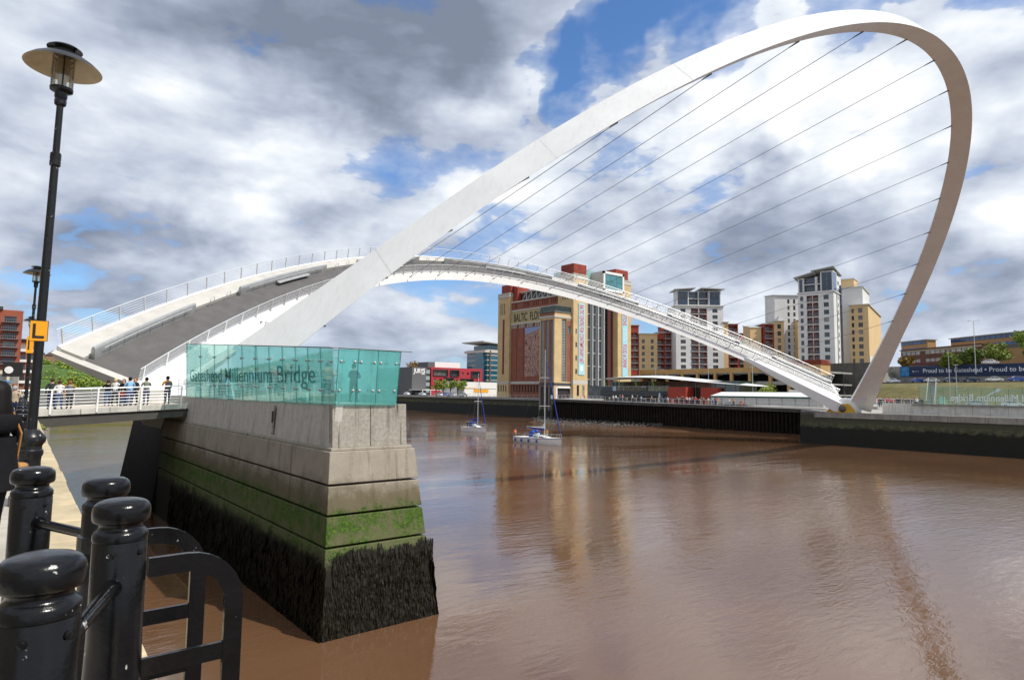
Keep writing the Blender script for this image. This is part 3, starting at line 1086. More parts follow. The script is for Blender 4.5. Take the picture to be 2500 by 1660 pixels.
MB().hexa([(1.2, ya - .2, az(1.2) - .95), (9.7, ya - .2, az(9.7) - .75), (9.7, yb, az(9.7) - .75), (1.2, yb, az(1.2) - .95),
           (1.2, ya - .2, az(1.2) - .285), (9.7, ya - .2, az(9.7) - .285), (9.7, yb, az(9.7) - .285), (1.2, yb, az(1.2) - .285)]).build('beam', mat('beam_dark', (.075, .07, .062), .8), app)
rl = empty('railing', parent=app)
for k, h in enumerate((.22, .40, .58, .76, .94, 1.16)):
    MB().tube([(1.3, ya - .12, az(1.3) + h), (9.2, ya - .12, az(9.2) + h)], .038 if h > 1.1 else .018, 6).build('rail', M_RAIL, rl)
for i in range(8):
    x = 1.5 + 1.1 * i
    if i % 2 == 1:
        MB().hexa([(x - .04, ya - .36, az(x) - .2), (x + .04, ya - .36, az(x) - .2), (x + .04, ya - .24, az(x) - .2), (x - .04, ya - .24, az(x) - .2),
                   (x + .02, ya - .16, az(x) + 1.16), (x + .10, ya - .16, az(x) + 1.16), (x + .10, ya - .09, az(x) + 1.16), (x + .02, ya - .09, az(x) + 1.16)]).build('post', M_WHITE, rl)
    else:
        MB().tube([(x, ya - .1, az(x)), (x, ya - .1, az(x) + .95)], .022, 6).build('post', M_WHITE, rl)
rl2 = empty('far_railing', parent=app)
for h in (.25, .5, .75, 1.15):
    MB().tube([(1.3, yb - .1, az(1.3) + h), (9.6, yb - .1, az(9.6) + h)], .03 if h > 1.1 else .018, 6).build('rail', M_RAIL, rl2)
for i in range(7):
    x = 1.5 + 1.3 * i
    MB().tube([(x, yb - .1, az(x)), (x, yb - .1, az(x) + 1.15)], .028, 6).build('post', M_WHITE, rl2)
MB().box(7.3, 49.5, az(8.5), 9.5, 52.5, az(8.5) + .95).build('abutment_block', M_CONC, app, bevel=.03)
MB().box(8.2, 44.6, az(8.6) + .004, 9.3, 45.0, az(8.6) + .03).build('yellow_threshold', mat('threshold_yellow', (.7, .5, .05), .6), app)
# pier body under the approach and out to the hinge
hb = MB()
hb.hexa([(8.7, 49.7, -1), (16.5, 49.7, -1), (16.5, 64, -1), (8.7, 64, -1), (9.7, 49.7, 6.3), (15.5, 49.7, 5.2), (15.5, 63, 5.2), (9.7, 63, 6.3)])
tag(hb.build('hinge_pier', mat('shaded_wet_concrete', (.014, .013, .011), .7, var=.4, spec=.15)), 'dark concrete pier block beneath the near foot of the arch', 'pier')  # wet concrete taken near black, shade under the approach put into the colour
# temporary grey hoarding panels on the far side of the approach
for i in range(5):
    x = 1.9 + i * 1.15
    hp = MB().box(x + .02, 51.8, az(x) + .06, x + 1.12, 51.86, az(x) + 1.05)
    o = hp.build('hoarding_panel', mat('hoarding_grey', (.16, .16, .155), .7, var=.15), None)
    tag(o, '%s grey hoarding panel along the far edge of the approach bridge' % ['leftmost', 'second from left', 'middle', 'second from right', 'rightmost'][i], 'panel', 'hoarding panels')

# ================================================================ near quay
SL = 0.03
def qx(y): return 0.64 + SL * y


M_QPAVE = mat('quay_slabs', (0.46, 0.42, 0.36), 0.85, var=0.14, scale=1.4, bump=.15)
M_SETT = mat('dark_setts', (0.14, 0.135, 0.13), 0.8, var=.2, scale=3)
M_COPE = mat('sandstone_coping', (0.50, 0.41, 0.26), 0.9, var=0.22, scale=2.0, bump=0.5, bscale=14, streak=.0)
q = MB()
for y0_, y1_ in ((-60, 0), (0, 60), (60, 140), (140, 420)):
    q.hexa([(-80, y0_, -1.5), (qx(y0_) - .45, y0_, -1.5), (qx(y1_) - .45, y1_, -1.5), (-80, y1_, -1.5), (-80, y0_, 6.79), (qx(y0_) - .45, y0_, 6.79), (qx(y1_) - .45, y1_, 6.79), (-80, y1_, 6.79)])
tag(q.build('quay_pavement', M_SETT), kind='structure')
qw = MB()
for y0_, y1_ in ((-60, 60), (60, 420)):
    qw.hexa([(qx(y0_) - .45, y0_, -1.5), (qx(y0_) + .02, y0_, -1.5), (qx(y1_) + .02, y1_, -1.5), (qx(y1_) - .45, y1_, -1.5),
             (qx(y0_) - .45, y0_, 6.4), (qx(y0_) - .10, y0_, 6.4), (qx(y1_) - .10, y1_, 6.4), (qx(y1_) - .45, y1_, 6.4)])
nw = thing('near_river_wall', 'stone river wall and sandstone coping along the near quay', 'wall')
qw.build('wall_face', M_TIDE, nw)
y = -2.0
i = 0
while y < 75:
    L = 1.15 + .35 * RND.random() if y < 40 else 3.2
    dz = RND.uniform(-.006, .012); dx = RND.uniform(-.012, .012)
    c = MB()
    c.hexa([(qx(y) - .43, y + .008, 6.38), (qx(y) + .04 + dx, y + .008, 6.38), (qx(y + L) + .04 + dx, y + L - .008, 6.38), (qx(y + L) - .43, y + L - .008, 6.38),
            (qx(y) - .43, y + .008, 6.81 + dz), (qx(y) + .05 + dx, y + .008, 6.80 + dz), (qx(y + L) + .05 + dx, y + L - .008, 6.80 + dz), (qx(y + L) - .43, y + L - .008, 6.81 + dz)])
    c.build('coping_stone', M_COPE, nw, bevel=.03)
    y += L
far_c = MB().hexa([(qx(75) - .43, 75, 6.38), (qx(75) + .05, 75, 6.38), (qx(420) + .05, 420, 6.38), (qx(420) - .43, 420, 6.38), (qx(75) - .43, 75, 6.8), (qx(75) + .05, 75, 6.8), (qx(420) + .05, 420, 6.8), (qx(420) - .43, 420, 6.8)])
far_c.build('coping_run', M_COPE, nw)
# paving slabs beside the bollards
pave = tag(empty('paving'), kind='structure')
slab = MB().box(-.295, -.295, 0, .295, .295, .02).mesh('paving_slab', M_QPAVE)
for iy in range(3, 70):
    for ix in range(7):
        yy = iy * .6
        inst('paving_slab', slab, pave, (qx(yy) - .78 - ix * .6, yy, 6.785 + RND.uniform(0, .004)), rz=-SL)

# ---------------- bollards
bol_prof = [(0.145, 0), (0.145, .06), (.124, .09), (.119, .62), (.119, .955), (.1165, .958), (.1165, .962), (.121, .965), (.121, .990), (.115, 1.002), (.102, 1.012), (.095, 1.022), (.094, 1.032), (.099, 1.041),
            (.113, 1.045), (.122, 1.050), (.1265, 1.060), (.1275, 1.078), (.127, 1.098), (.124, 1.114), (.118, 1.126), (.108, 1.136), (.092, 1.143), (.065, 1.149), (.030, 1.1515), (.0, 1.152)]
bol_prof = [(r * .82 if z > .2 else r * .9, z if z < .94 else 1.152 - (1.152 - z) * .86) for r, z in bol_prof]
bol_me = MB().lathe(bol_prof, n=40).mesh('bollard_body', M_BLACK, True)
smooth_by_angle(bol_me, 40)
scr_me = MB().lathe([(0, 0), (.012, 0), (.012, .004), (.006, .006), (0, .006)], n=8).mesh('set_screw', M_BLACK)


def bollard(x, y, label, screws=True):
    t = thing('quay_bollard', label, 'bollard', (x, y, 6.80), 0, 'black iron bollards along the quay edge')
    inst('body', bol_me, t)
    if screws:
        for a in (-1.95, -.9, .3, 2.6):
            s = inst('set_screw', scr_me, t, (.0975 * cos(a), .0975 * sin(a), .945))
            s.rotation_euler = Vector((cos(a), sin(a), 0)).to_track_quat('Z', 'Y').to_euler()
    return t


BP = [(0.137, 2.171), (0.443, 3.044), (0.481, 3.812), (0.213, 4.508)]
bl = ['nearest black bollard, at the bottom left corner', 'black bollard holding the near rail of the ladder, chipped cap', 'black bollard holding the far rail of the ladder', 'black bollard in front of the lamp post foot']
BO = [bollard(*p, s) for p, s in zip(BP, bl)]
ords = ['first', 'second', 'third', 'fourth', 'fifth', 'sixth', 'seventh', 'eighth', 'ninth', 'tenth']
by = [13.2, 15.9, 18.6, 21.3, 24.2, 27.0, 30.0, 33.5, 37.5]
for i, yy in enumerate(by):
    bollard(qx(yy) - .62, yy, 'small black bollard receding along the quay, %s beyond the ladder' % ords[i], False)


def rail_between(p, q, h0, h1, name, label, parent=None):
    a = Vector((p[0], p[1], 6.8 + h0)); b = Vector((q[0], q[1], 6.8 + h1))
    d = (b - a).normalized()
    m = MB().tube([a + d * .08, b - d * .08], .025, 14)
    o = m.build(name, M_BLACK, None, auto=40)
    tag(o, label, 'rail')
    for e, s in ((a + d * .093, d), (b - d * .093, -d)):
        MB().tube([e - s * .012, e + s * .012], .036, 16).build('collar', M_BLACK, o, auto=40)
    return o


rail_between(BP[0], BP[1], .82, .82, 'tube_rail', 'black tube rail between the two nearest bollards')
rail_between(BP[3], BP[2], .85, .85, 'tube_rail', 'black tube rail from the ladder to the bollard by the lamp')
rail_between(BP[0], (-.12, 1.15), .80, .80, 'tube_rail', 'black tube rail leaving the nearest bollard towards the viewer')
rail_between(BP[3], (0.42, 10.7), .85, .60, 'tube_rail', 'black tube rail running on behind the lamp post foot')
for i in range(len(by) - 1):
    rail_between((qx(by[i]) - .62, by[i]), (qx(by[i + 1]) - .62, by[i + 1]), .72, .72, 'tube_rail', 'black tube rail of the receding quay bollards, %s span past the lamp' % ords[i])

# ---------------- access ladder: two hooped flat-bar stringers and rungs
ladder = thing('quay_ladder', 'black iron access ladder with two hooped flat-bar handrails over the water', 'ladder', (0, 0, 6.8))


def stringer(y, name):
    pts = []
    R0 = .24
    x_in, x_out, zt = .56, .95, .885
    pts.append((x_in, zt)); pts.append((x_out - R0, zt))
    for k in range(1, 9):
        a = pi / 2 * (1 - k / 8)
        pts.append((x_out - R0 + R0 * cos(a), zt - R0 + R0 * sin(a)))
    pts.append((x_out, -3.0))
    bw = .078
    inner = []
    for i, (px, pz) in enumerate(pts):
        if i < 2: n = (0, -1)
        elif i == len(pts) - 1: n = (-1, 0)
        else:
            a = pi / 2 * (1 - (i - 1) / 8); n = (-cos(a), -sin(a))
        inner.append((px + n[0] * bw, pz + n[1] * bw))
    m = MB()
    t = .014
    for i in range(len(pts) - 1):
        a, b, c, d = pts[i], pts[i + 1], inner[i + 1], inner[i]
        m.hexa([(a[0], y - t, a[1]), (b[0], y - t, b[1]), (c[0], y - t, c[1]), (d[0], y - t, d[1]), (a[0], y + t, a[1]), (b[0], y + t, b[1]), (c[0], y + t, c[1]), (d[0], y + t, d[1])])
    o = m.build(name, M_BLACK, ladder)
    for z in (.44, .17, -.10):
        MB().box(.54, y - .011, z - .036, x_out - .04, y + .011, z + .036).build('tie_bar', M_BLACK, o)
    return o


stringer(3.10, 'stringer')
stringer(3.74, 'stringer')
for k in range(9):
    z = -.35 - k * .3
    MB().tube([(.91, 3.1, z), (.91, 3.74, z)], .013, 8).build('rung', M_BLACK, ladder)
clampm = MB().lathe([(.098, .79), (.112, .795), (.112, .87), (.098, .875)], n=24)
cl = clampm.build('clamp_band', M_BLACK, ladder, at=(BP[2][0], BP[2][1], 0))
MB().box(.46, 3.7, -.5, .60, 3.82, .0).build('fixing_block', M_COPE, ladder)
# ================================================================ far bank setting
M_PROM = mat('promenade_paving', (0.36, 0.34, 0.31), 0.85, var=0.12, scale=.6)
M_FARCONC = mat('grey_river_concrete', (0.30, 0.29, 0.27), 0.85, var=0.2, scale=.5, streak=.45)
M_FARTIDE = tide_concrete('far_tide_wall', base=(0.17, 0.16, 0.135), lo=3.2, green=.16)
M_PILE = mat('rusty_sheet_pile', (0.016, 0.012, 0.009), 0.85, spec=.15, var=.45, scale=.8, streak=.4)
M_GRASS = mat('rough_grass', (0.13, 0.125, 0.03), 0.95, var=.35, scale=.25, alt=(.17, .14, .05))
M_ROAD = mat('road_asphalt', (0.06, 0.06, 0.06), .9, var=.15)


def pz(y): return 5.8 + .012 * (y - 58)


# promenade slab (between the arch foot and the mill), land behind
pr = MB()
pr.hexa([(128.3, 58, 4), (151, 58, 4), (151, 152, 4), (128.3, 138, 4), (128.3, 58, pz(58)), (151, 58, pz(58)), (151, 152, pz(150)), (128.3, 138, pz(138))])
tag(pr.build('promenade', M_PROM), kind='structure')
ld = MB()
ld.box(148.2, 138, -2, 420, 700, 6.6)
ld.box(150.9, 58, -2, 420, 138, 6.4)
ld.box(118.9, -120, -2, 420, 58.4, 5.66)
tag(ld.build('far_bank_ground', M_PROM), kind='structure')
# raised ground behind the car park and the grass bank to the right
tr = MB()
tr.hexa([(205, 90, 5), (420, 90, 5), (420, 330, 5), (205, 330, 5), (212, 95, 16.5), (420, 95, 22), (420, 320, 22), (212, 320, 16.5)])
tag(tr.build('hill_terrace', mat('terrace_ground', (.2, .19, .16), .9), None), kind='structure')
gb = MB()
ptsb = [(196, -40), (196, 40), (214, 92), (214, 104)]
rows = [(0.0, 6.6), (5.0, 8.2), (14.0, 11.6), (24.0, 13.2), (30, 13.4)]
rg = []
for x, y in ptsb:
    rg.append([(x + dx + (0 if k < 1 else RND.uniform(-.6, .6)), y, z) for k, (dx, z) in enumerate(rows)])
gb.loft(rg, 0, False, False)
tag(gb.build('grass_bank', M_GRASS), kind='structure')
rd = MB()
rd.hexa([(219, -60, 12), (232, -60, 12), (268, 110, 12), (240, 110, 12), (219, -60, 13.42), (232, -60, 13.42), (268, 110, 13.62), (240, 110, 13.62)])
tag(rd.build('upper_road', M_ROAD), kind='structure')
ut = MB()
ut.hexa([(233.4, -60, 8), (460, -60, 8), (460, 120, 8), (266.6, 100, 8), (226, -60, 18.9), (460, -60, 27), (460, 120, 27), (263.5, 96, 19.9)])
tag(ut.build('upper_hillside', mat('hillside_grass', (.07, .10, .025), .95, var=.4, scale=.15)), kind='structure')

# ---------------- river walls of the far bank
fw = thing('sheet_pile_wall', 'dark corrugated sheet-pile river wall with concrete edge beam under the promenade', 'wall')
for i in range(92):
    y = 57.6 + i * .87
    x = 128.0
    m = MB().hexa([(x, y, -1), (x - .38, y + .16, -1), (x - .38, y + .52, -1), (x, y + .68, -1), (x, y, pz(y) - .7), (x - .38, y + .16, pz(y) - .7), (x - .38, y + .52, pz(y) - .7), (x, y + .68, pz(y) - .7)])
    if i == 0:
        pile_me = m
    o = m.build('sheet_pile', M_PILE, fw)
MB().box(127.95, 57.4, -1, 128.6, 138, 5.0).build('backing', M_PILE, fw)
for i in range(14):
    y = 58.0 + i * 5.72
    MB().hexa([(127.2, y + .02, pz(y) - .72), (128.4, y + .02, pz(y) - .72), (128.4, y + 5.70, pz(y + 5.7) - .72), (127.2, y + 5.70, pz(y + 5.7) - .72),
               (127.2, y + .02, pz(y) + .02), (128.4, y + .02, pz(y) + .02), (128.4, y + 5.70, pz(y + 5.7) + .02), (127.2, y + 5.70, pz(y + 5.7) + .02)]).build('edge_beam', mat('dark_edge_beam', (.085, .08, .073), .9, var=.2, scale=.6, streak=.4, spec=.2), fw, bevel=.03)


def far_railing(name, label, pts, h=1.15, post=.9, posts_full=True):
    t = thing(name, label, 'railing')
    for f in (.12, .5, 1.0):
        MB().tube([(p[0], p[1], p[2] + h * f) for p in pts], .035 if f == 1 else .022, 5).build('rail', M_RAIL, t)
    bars = MB(); n = 0
    for a, b in zip(pts[:-1], pts[1:]):
        a, b = Vector(a), Vector(b)
        L = (b - a).length; c = int(L / post)
        for i in range(c):
            p = a.lerp(b, i / c)
            if i % 2 == 0:
                MB().box(p.x - .03, p.y - .04, p.z, p.x + .03, p.y + .04, p.z + h).build('post', M_RAIL, t)
    return t


far_railing('promenade_railing', 'grey promenade railing above the sheet-pile wall', [(127.5, 60, pz(60)), (127.5, 100, pz(100)), (127.5, 138, pz(138))], post=.75)
fp = thing('arch_foot_quay', 'stained concrete quay block beneath the far foot of the arch', 'wall')
MB().hexa([(115.0, -120, -2), (122, -120, -2), (122, 57.6, -2), (115.0, 57.6, -2), (115.5, -120, 5.64), (122, -120, 5.64), (122, 57.6, 5.64), (115.5, 57.6, 5.64)]).build('wall_face', M_FARTIDE, fp)
for i in range(20):
    y = 55.0 - i * 5.2
    MB().box(115.28, y - 5.17, 4.72, 117.6, y, 5.70).build('cope_block', mat('stained_cope', (.30, .285, .25), .9, var=.2, scale=.6, streak=.5, spec=.2), fp, bevel=.03)
MB().hexa([(115.6, 57.62, 4.9), (127.6, 57.62, 4.9), (127.6, 60.6, 4.9), (122, 60.6, 4.9), (115.6, 57.62, 5.7), (127.6, 57.6, 5.7), (127.6, 60.6, 5.8), (122, 60.6, 5.8)]).build('return_block', M_FARCONC, fp)

# upper wall of the far pier and its glass screen
uw = thing('far_pier_wall', 'pale concrete wall of the far pier carrying the mirrored glass screen', 'wall')
yy = [45.2, 43.6] + [43.6 - 2.3 * i for i in range(1, 22)]
for i in range(len(yy) - 1):
    MB().hexa([(119.5, yy[i + 1] + .015, 5.66), (122.2, yy[i + 1] + .015, 5.66), (122.2, yy[i] - .015, 5.66), (119.5, yy[i] - .015, 5.66),
               (119.7, yy[i + 1] + .015, 7.40), (122.2, yy[i + 1] + .015, 7.40), (122.2, yy[i] - .015, 7.40), (119.7, yy[i] - .015, 7.40)]).build('panel', M_CONC, uw, bevel=.02, seg=1)
MB().box(119.30, 24, 7.30, 119.9, 40.6, 7.42).build('ledge', M_FARCONC, uw)
MB().box(119.30, -4, 7.30, 119.9, 24, 7.42).build('ledge', M_FARCONC, uw)
M_TEAL2 = glass_mat('pale_teal_glass', (0.88, 0.955, 0.935), refl=1.0, milk=0.08, milkcol=(.6, .85, .80))
fs = thing('far_glass_screen', 'pale teal glass screen across the river with mirrored name lettering', 'screen')
ys2 = [39.4 - 1.72 * i for i in range(26)]
for i in range(len(ys2) - 1):
    a, b = ys2[i], ys2[i + 1]
    za, zb2 = 10.55 - (39.4 - a) * .042, 10.55 - (39.4 - b) * .042
    o = MB().hexa([(119.62, b + .02, 7.42), (119.66, b + .02, 7.42), (119.66, a - .02, 7.42), (119.62, a - .02, 7.42), (119.36, b + .02, zb2), (119.40, b + .02, zb2), (119.40, a - .02, za), (119.36, a - .02, za)]).build('pane', M_TEAL2, fs)
    MB().tube([(119.6, a, 7.42), (119.36, a, za)], .022, 4).build('pane_edge', M_TEALEDGE, o)
place_text('lettering', 'Gateshead Millennium Bridge', (119.34, 20.6, 8.05), (0, 1, 0), (-.05, 0, 1), 1.50, M_FROST, fs, depth=.01, fit=14.3, bold=.012)
far_railing('pier_railing', 'white railing with onlookers beside the far foot of the arch', [(119.85, 47.4, 7.4), (119.85, 39.6, 7.4)], h=.75, post=.65)
# big white tilted board and lime litter behind the far glass
bd = MB().hexa([(120.6, 31.1, 8.5), (120.66, 31.1, 8.5), (120.66, 30.6, 8.7), (120.6, 30.6, 8.7), (120.6, 28.9, 10.0), (120.66, 28.9, 10.0), (120.66, 28.6, 9.7), (120.6, 28.6, 9.7)])
tag(bd.build('white_banner_flag', mat('flag_white', (.8, .76, .85), .7)), 'tilted white panel behind the far glass screen', 'panel')
MB_ = MB().box(120.9, 37.0, 7.45, 121.0, 36.2, 8.7)
tag(MB_.build('notice_board', mat('board_mint2', (.45, .8, .75), .6)), 'small mint notice board behind the left end of the far glass', 'sign')

# masonry wall left of the mill
lw = thing('old_quay_wall', 'dark stained old quay wall with railing left of the flour mill', 'wall')
MB().hexa([(147.4, 150, -2), (150, 150, -2), (150, 560, -2), (147.4, 560, -2), (147.9, 150, 6.3), (150, 150, 6.3), (150, 560, 6.3), (147.9, 560, 6.3)]).build('wall_face', tide_concrete('old_wall', base=(.085, .08, .065), lo=4.0, green=.12), lw)
for i in range(28):
    y = 152 + i * 5
    MB().box(147.55, y + .03, 5.85, 148.6, y + 4.97, 6.45 + RND.uniform(-.03, .03)).build('cope_block', M_FARCONC, lw, bevel=.04)
far_railing('mill_railing', 'grey railing along the quay in front of the flour mill', [(147.8, 156, 6.45), (147.8, 250, 6.45)], h=1.2, post=1.6)
for i, (y, s) in enumerate(((229, 1.0), (241, .8), (252, 1.1))):
    pass
# gravel bank exposed at low tide
gv = MB()
r = random.Random(3)
base = []
for i in range(2600):
    y = 98 + 46 * r.random(); x = 128.2 - 9.5 * r.random() ** 1.6 * (1 - ((y - 122) / 26) ** 2 if abs(y - 122) < 26 else 0)
    h = 2.3 * (1 - (128.2 - x) / 10)
    s = .16 + .30 * r.random()
    z = h * r.random() * .6 - .05
    a = r.random() * 6.3
    gv.add([(x + s * cos(a), y + s * sin(a), z), (x + s * cos(a + 2), y + s * sin(a + 2), z), (x + s * cos(a + 4), y + s * sin(a + 4), z), (x, y, z + s * .8)], [(0, 1, 3), (1, 2, 3), (2, 0, 3)])
tag(gv.build('gravel_bank', mat('wet_gravel', (.075, .065, .055), .7, var=.5, scale=3)), 'bank of wet gravel below the sheet piles', 'gravel', kind='stuff')
mud = MB()
rr_ = []
for i in range(25):
    y = 60 + 82 * i / 24
    w = 3.0 + 7.5 * max(0, 1 - ((y - 118) / 30) ** 2) + .8 * sin(y * .5)
    rr_.append([(128.3, y, .9), (128.3 - w * .5, y, .42), (128.3 - w, y, -.06)])
mud.loft(rr_, 0, False, False)
tag(mud.build('mud_bank', mat('wet_mud', (.10, .05, .025), .35, var=.2, scale=.8)), kind='structure')

# ================================================================ flour mill gallery (scaled from the corner at x=152, y=153.7)
K = 1.078
def bx(v): return v * K
def bz(z): return 8.4 + (z - 8.4) * K


M_YBR = mat('buff_brick', (0.56, 0.405, 0.205), 0.85, var=0.12, scale=.35, streak=.10)
M_RBR = mat('red_brick', (0.25, 0.085, 0.052), 0.85, var=0.14, scale=.4)
M_COR = mat('rust_steel_cap', (0.26, 0.038, 0.020), 0.7, var=.3, scale=.5, streak=.25)
M_STONE = mat('pale_stone_band', (0.50, 0.47, 0.41), 0.8, var=.08)
M_SIGN = mat('cream_sign_brick', (0.44, 0.36, 0.18), .85, var=.08)
M_BLKL = mat('black_letters', (.02, .02, .022), .6)
M_FRAMEW = mat('white_frame', (.74, .74, .72), .5)
mill = thing('flour_mill_gallery', 'tall buff and red brick flour mill with four rusty tower caps and banners', 'building')
XN, YW = 152.0, 153.7
ZB = 6.3
# main body
H_BODY = bz(40.4)
XE = bx(168.6); YL = bx(181.4)


def B(name, m, *b, parent=None, bevel=0):
    return MB().box(*b).build(name, m, parent or mill, bevel=bevel)


# north red wall, recessed 0.9 m behind the towers, with deep window slits
NW = 1.0
yR0, yR1 = bx(149.8), bx(174.9)
holes = []
Lw = yR1 - yR0


def wy(y): return yR1 - y      # local x of the wall runs towards the viewer's right (falling y)


for gi, yc in enumerate((171.4, 166.6, 161.8, 157.0, 152.4)):
    for k in range(4 if gi else 2):
        y = bx(yc) + (1.5 - k) * .95
        holes.append((wy(y) - .22, bz(38.1), wy(y) + .22, bz(39.7) - .0))
for k in range(12):
    y = bx(172.9 - k * 1.55)
    holes.append((wy(y) - .45, bz(8.6), wy(y) + .45, bz(11.0)))
wm = wall_with_holes(Lw, H_BODY - ZB, holes, .5, z0=ZB)
nwall = wm.build('north_wall', M_RBR, mill, at=(XN + NW, yR1, 0), rz=-pi / 2)
win_me = {}


def pane_me(w, h, nx=1, nz=2, m=None, fr=None, bar=.06):
    key = (round(w, 2), round(h, 2), nx, nz, m.name if m else '', fr.name if fr else '')
    if key not in win_me:
        g = MB().quad((-w / 2, .02, 0), (w / 2, .02, 0), (w / 2, .02, h), (-w / 2, .02, h), 0)
        for i in range(nx + 1):
            x = -w / 2 + w * i / nx
            x = min(max(x, -w / 2 + bar / 2), w / 2 - bar / 2)
            g.box(x - bar / 2, -.05, 0, x + bar / 2, .015, h, 1)
        for j in range(nz + 1):
            z = h * j / nz
            z = min(max(z, bar / 2), h - bar / 2)
            g.box(-w / 2, -.045, z - bar / 2, w / 2, .012, z + bar / 2, 1)
        win_me[key] = g.mesh('window', [m or M_GLASSDK, fr or mat('window_frame_grey', (.16, .17, .18), .5)])
    return win_me[key]


for hx0, hz0, hx1, hz1 in holes:
    inst('window', pane_me(hx1 - hx0, hz1 - hz0, 1, 3), nwall, ((hx0 + hx1) / 2, .42, hz0))
# body behind
B('main_block', M_RBR, XN + NW + .55, yR0 - 4, ZB, XE - 5, YL - 1, H_BODY)
for z0, z1, pj in ((11.4, 12.3, .35), (32.2, 32.75, .35), (36.9, 37.4, .35), (40.1, 40.55, .3)):
    B('stone_band', M_STONE, XN + NW - pj, yR0 + .1, bz(z0), XN + NW + .1, yR1 - .05, bz(z1))
B('sign_panel', M_SIGN, XN + NW - .12, bx(156.2), bz(32.8), XN + NW + .05, yR1 - .1, bz(36.9))
letters = 'BALTIC FLOUR MILLS'
place_text('sign_lettering', 'BALTIC  FLOUR', (XN + NW - .16, bx(173.3), bz(33.35)), (0, -1, 0), (0, 0, 1), 4.3, M_BLKL, mill, depth=.03, fit=bx(173.3)-bx(157.6), bold=.05)
for gi in range(5):
    for k in range(4):
        y = bx(174.2 - gi * 4.2) - k * .85
        B('dentil', M_STONE, XN + NW - .3, y - .28, bz(30.9), XN + NW + .05, y, bz(32.2))
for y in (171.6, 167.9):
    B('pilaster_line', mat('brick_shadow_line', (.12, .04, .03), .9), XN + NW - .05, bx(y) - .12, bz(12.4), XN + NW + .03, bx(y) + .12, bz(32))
# mural
def mural():
    m = bpy.data.materials.new('printed_crowd_photo'); m.use_nodes = True
    k = NT(m.node_tree)
    b = k.n('ShaderNodeBsdfPrincipled'); b.inputs['Roughness'].default_value = .8
    pos = k.n('ShaderNodeNewGeometry').outputs['Position']
    sp = k.n('ShaderNodeSeparateXYZ'); k.l(pos, sp.inputs[0])
    vo = k.n('ShaderNodeTexVoronoi'); vo.inputs['Scale'].default_value = 1.25; k.l(pos, vo.inputs['Vector'])
    n = k.noise(pos, 2.2, 6, .75)
    c = k.ramp(k.math('ADD', k.math('MULTIPLY', vo.outputs['Distance'], .55), k.math('MULTIPLY', n, .6)), [(.30, (.05, .02, .016)), (.48, (.26, .13, .10)), (.62, (.56, .36, .29)), (.74, (.14, .07, .05)), (.9, (.05, .03, .025))])
    ln = k.math('ADD', sp.outputs[2], k.math('MULTIPLY', k.noise(pos, .35, 4, .6), 1.6))
    ln = k.math('ADD', ln, k.math('MULTIPLY', sp.outputs[1], .22))
    f = k.smooth(ln, bz(29.2) + .8 + .22 * bx(163), bz(29.2) + 1.0 + .22 * bx(163))
    c = k.mix(f, c, (.27, .34, .56))
    k.l(c, b.inputs['Base Color'])
    o = k.n('ShaderNodeOutputMaterial'); k.l(b.outputs[0], o.inputs[0])
    return m


B('photo_banner', mural(), XN + NW - .10, bx(158.4), bz(14.0), XN + NW + .04, bx(167.1), bz(30.8))
# rooftop plant trusses
tp = empty('roof_truss', parent=mill)
yA, yB2 = bx(152.5), bx(171.5)
for i in range(7):
    y0_ = yA + (yB2 - yA) * i / 7; y1_ = yA + (yB2 - yA) * (i + 1) / 7
    z0_, z1_ = H_BODY + .1, bz(43.6)
    for a, b_ in (((y0_, z0_), (y0_, z1_)), ((y0_, z1_), (y1_, z0_)), ((y0_, z1_), (y1_, z1_)), ((y0_, z0_), (y1_, z0_))):
        MB().tube([(XN + 3, a[0], a[1]), (XN + 3, b_[0], b_[1])], .14, 4).build('truss_member', M_FRAMEW, tp)
B('roof_louvres', mat('louvre_grey', (.09, .09, .09), .7), XN + 3.4, yA, H_BODY, XN + 14, yB2, bz(43.2))
B('roof_slab', M_STONE, XN + 2.5, yA - .5, bz(43.7), XN + 14, yB2 + .3, bz(44.0))
# towers: (x0,x1,y0,y1, z_top brick, cap)
def tower(x0, x1, y0, y1, zt, cap):
    t = empty('tower', parent=mill)
    MB().box(x0, y0, ZB, x1, y1, zt).build('shaft', M_YBR, t)
    MB().box(x0 - .15, y0 - .15, zt - 1.4, x1 + .15, y1 + .15, zt - .2).build('stone_band', M_STONE, t)
    MB().box(x0 - .15, y0 - .15, zt + .0, x1 + .15, y1 + .15, zt + .35).build('stone_cap', M_STONE, t)
    cx0, cx1, cy0, cy1, z1 = cap
    MB().box(cx0, cy0, zt + .35, cx1, cy1, z1).build('rust_cap', M_COR, t, bevel=.25)
    return t


tNE = tower(XN, XN + 6, bx(174.7), bx(181.3), bz(43.6), (XN + .4, XN + 7, bx(174.5), bx(180.0), bz(47.0)))
B('cap_block', M_COR, XN + 1.5, bx(172.0), H_BODY, XN + 7.5, bx(174.6), bz(46.9))
tNW = tower(XN, bx(147.4), YW, bx(149.8), bz(46.2), (XN + .1, bx(147.0), YW + .1, bx(148.6), bz(49.8)))
tSW = tower(bx(161.9), bx(168.6), YW, bx(149.0), bz(46.9), (bx(161.0), bx(167.4), YW + .1, bx(148.5), bz(50.6)))
B('rear_cap', M_COR, bx(160.6), bx(172), H_BODY, XE, bx(180), bz(48.5))
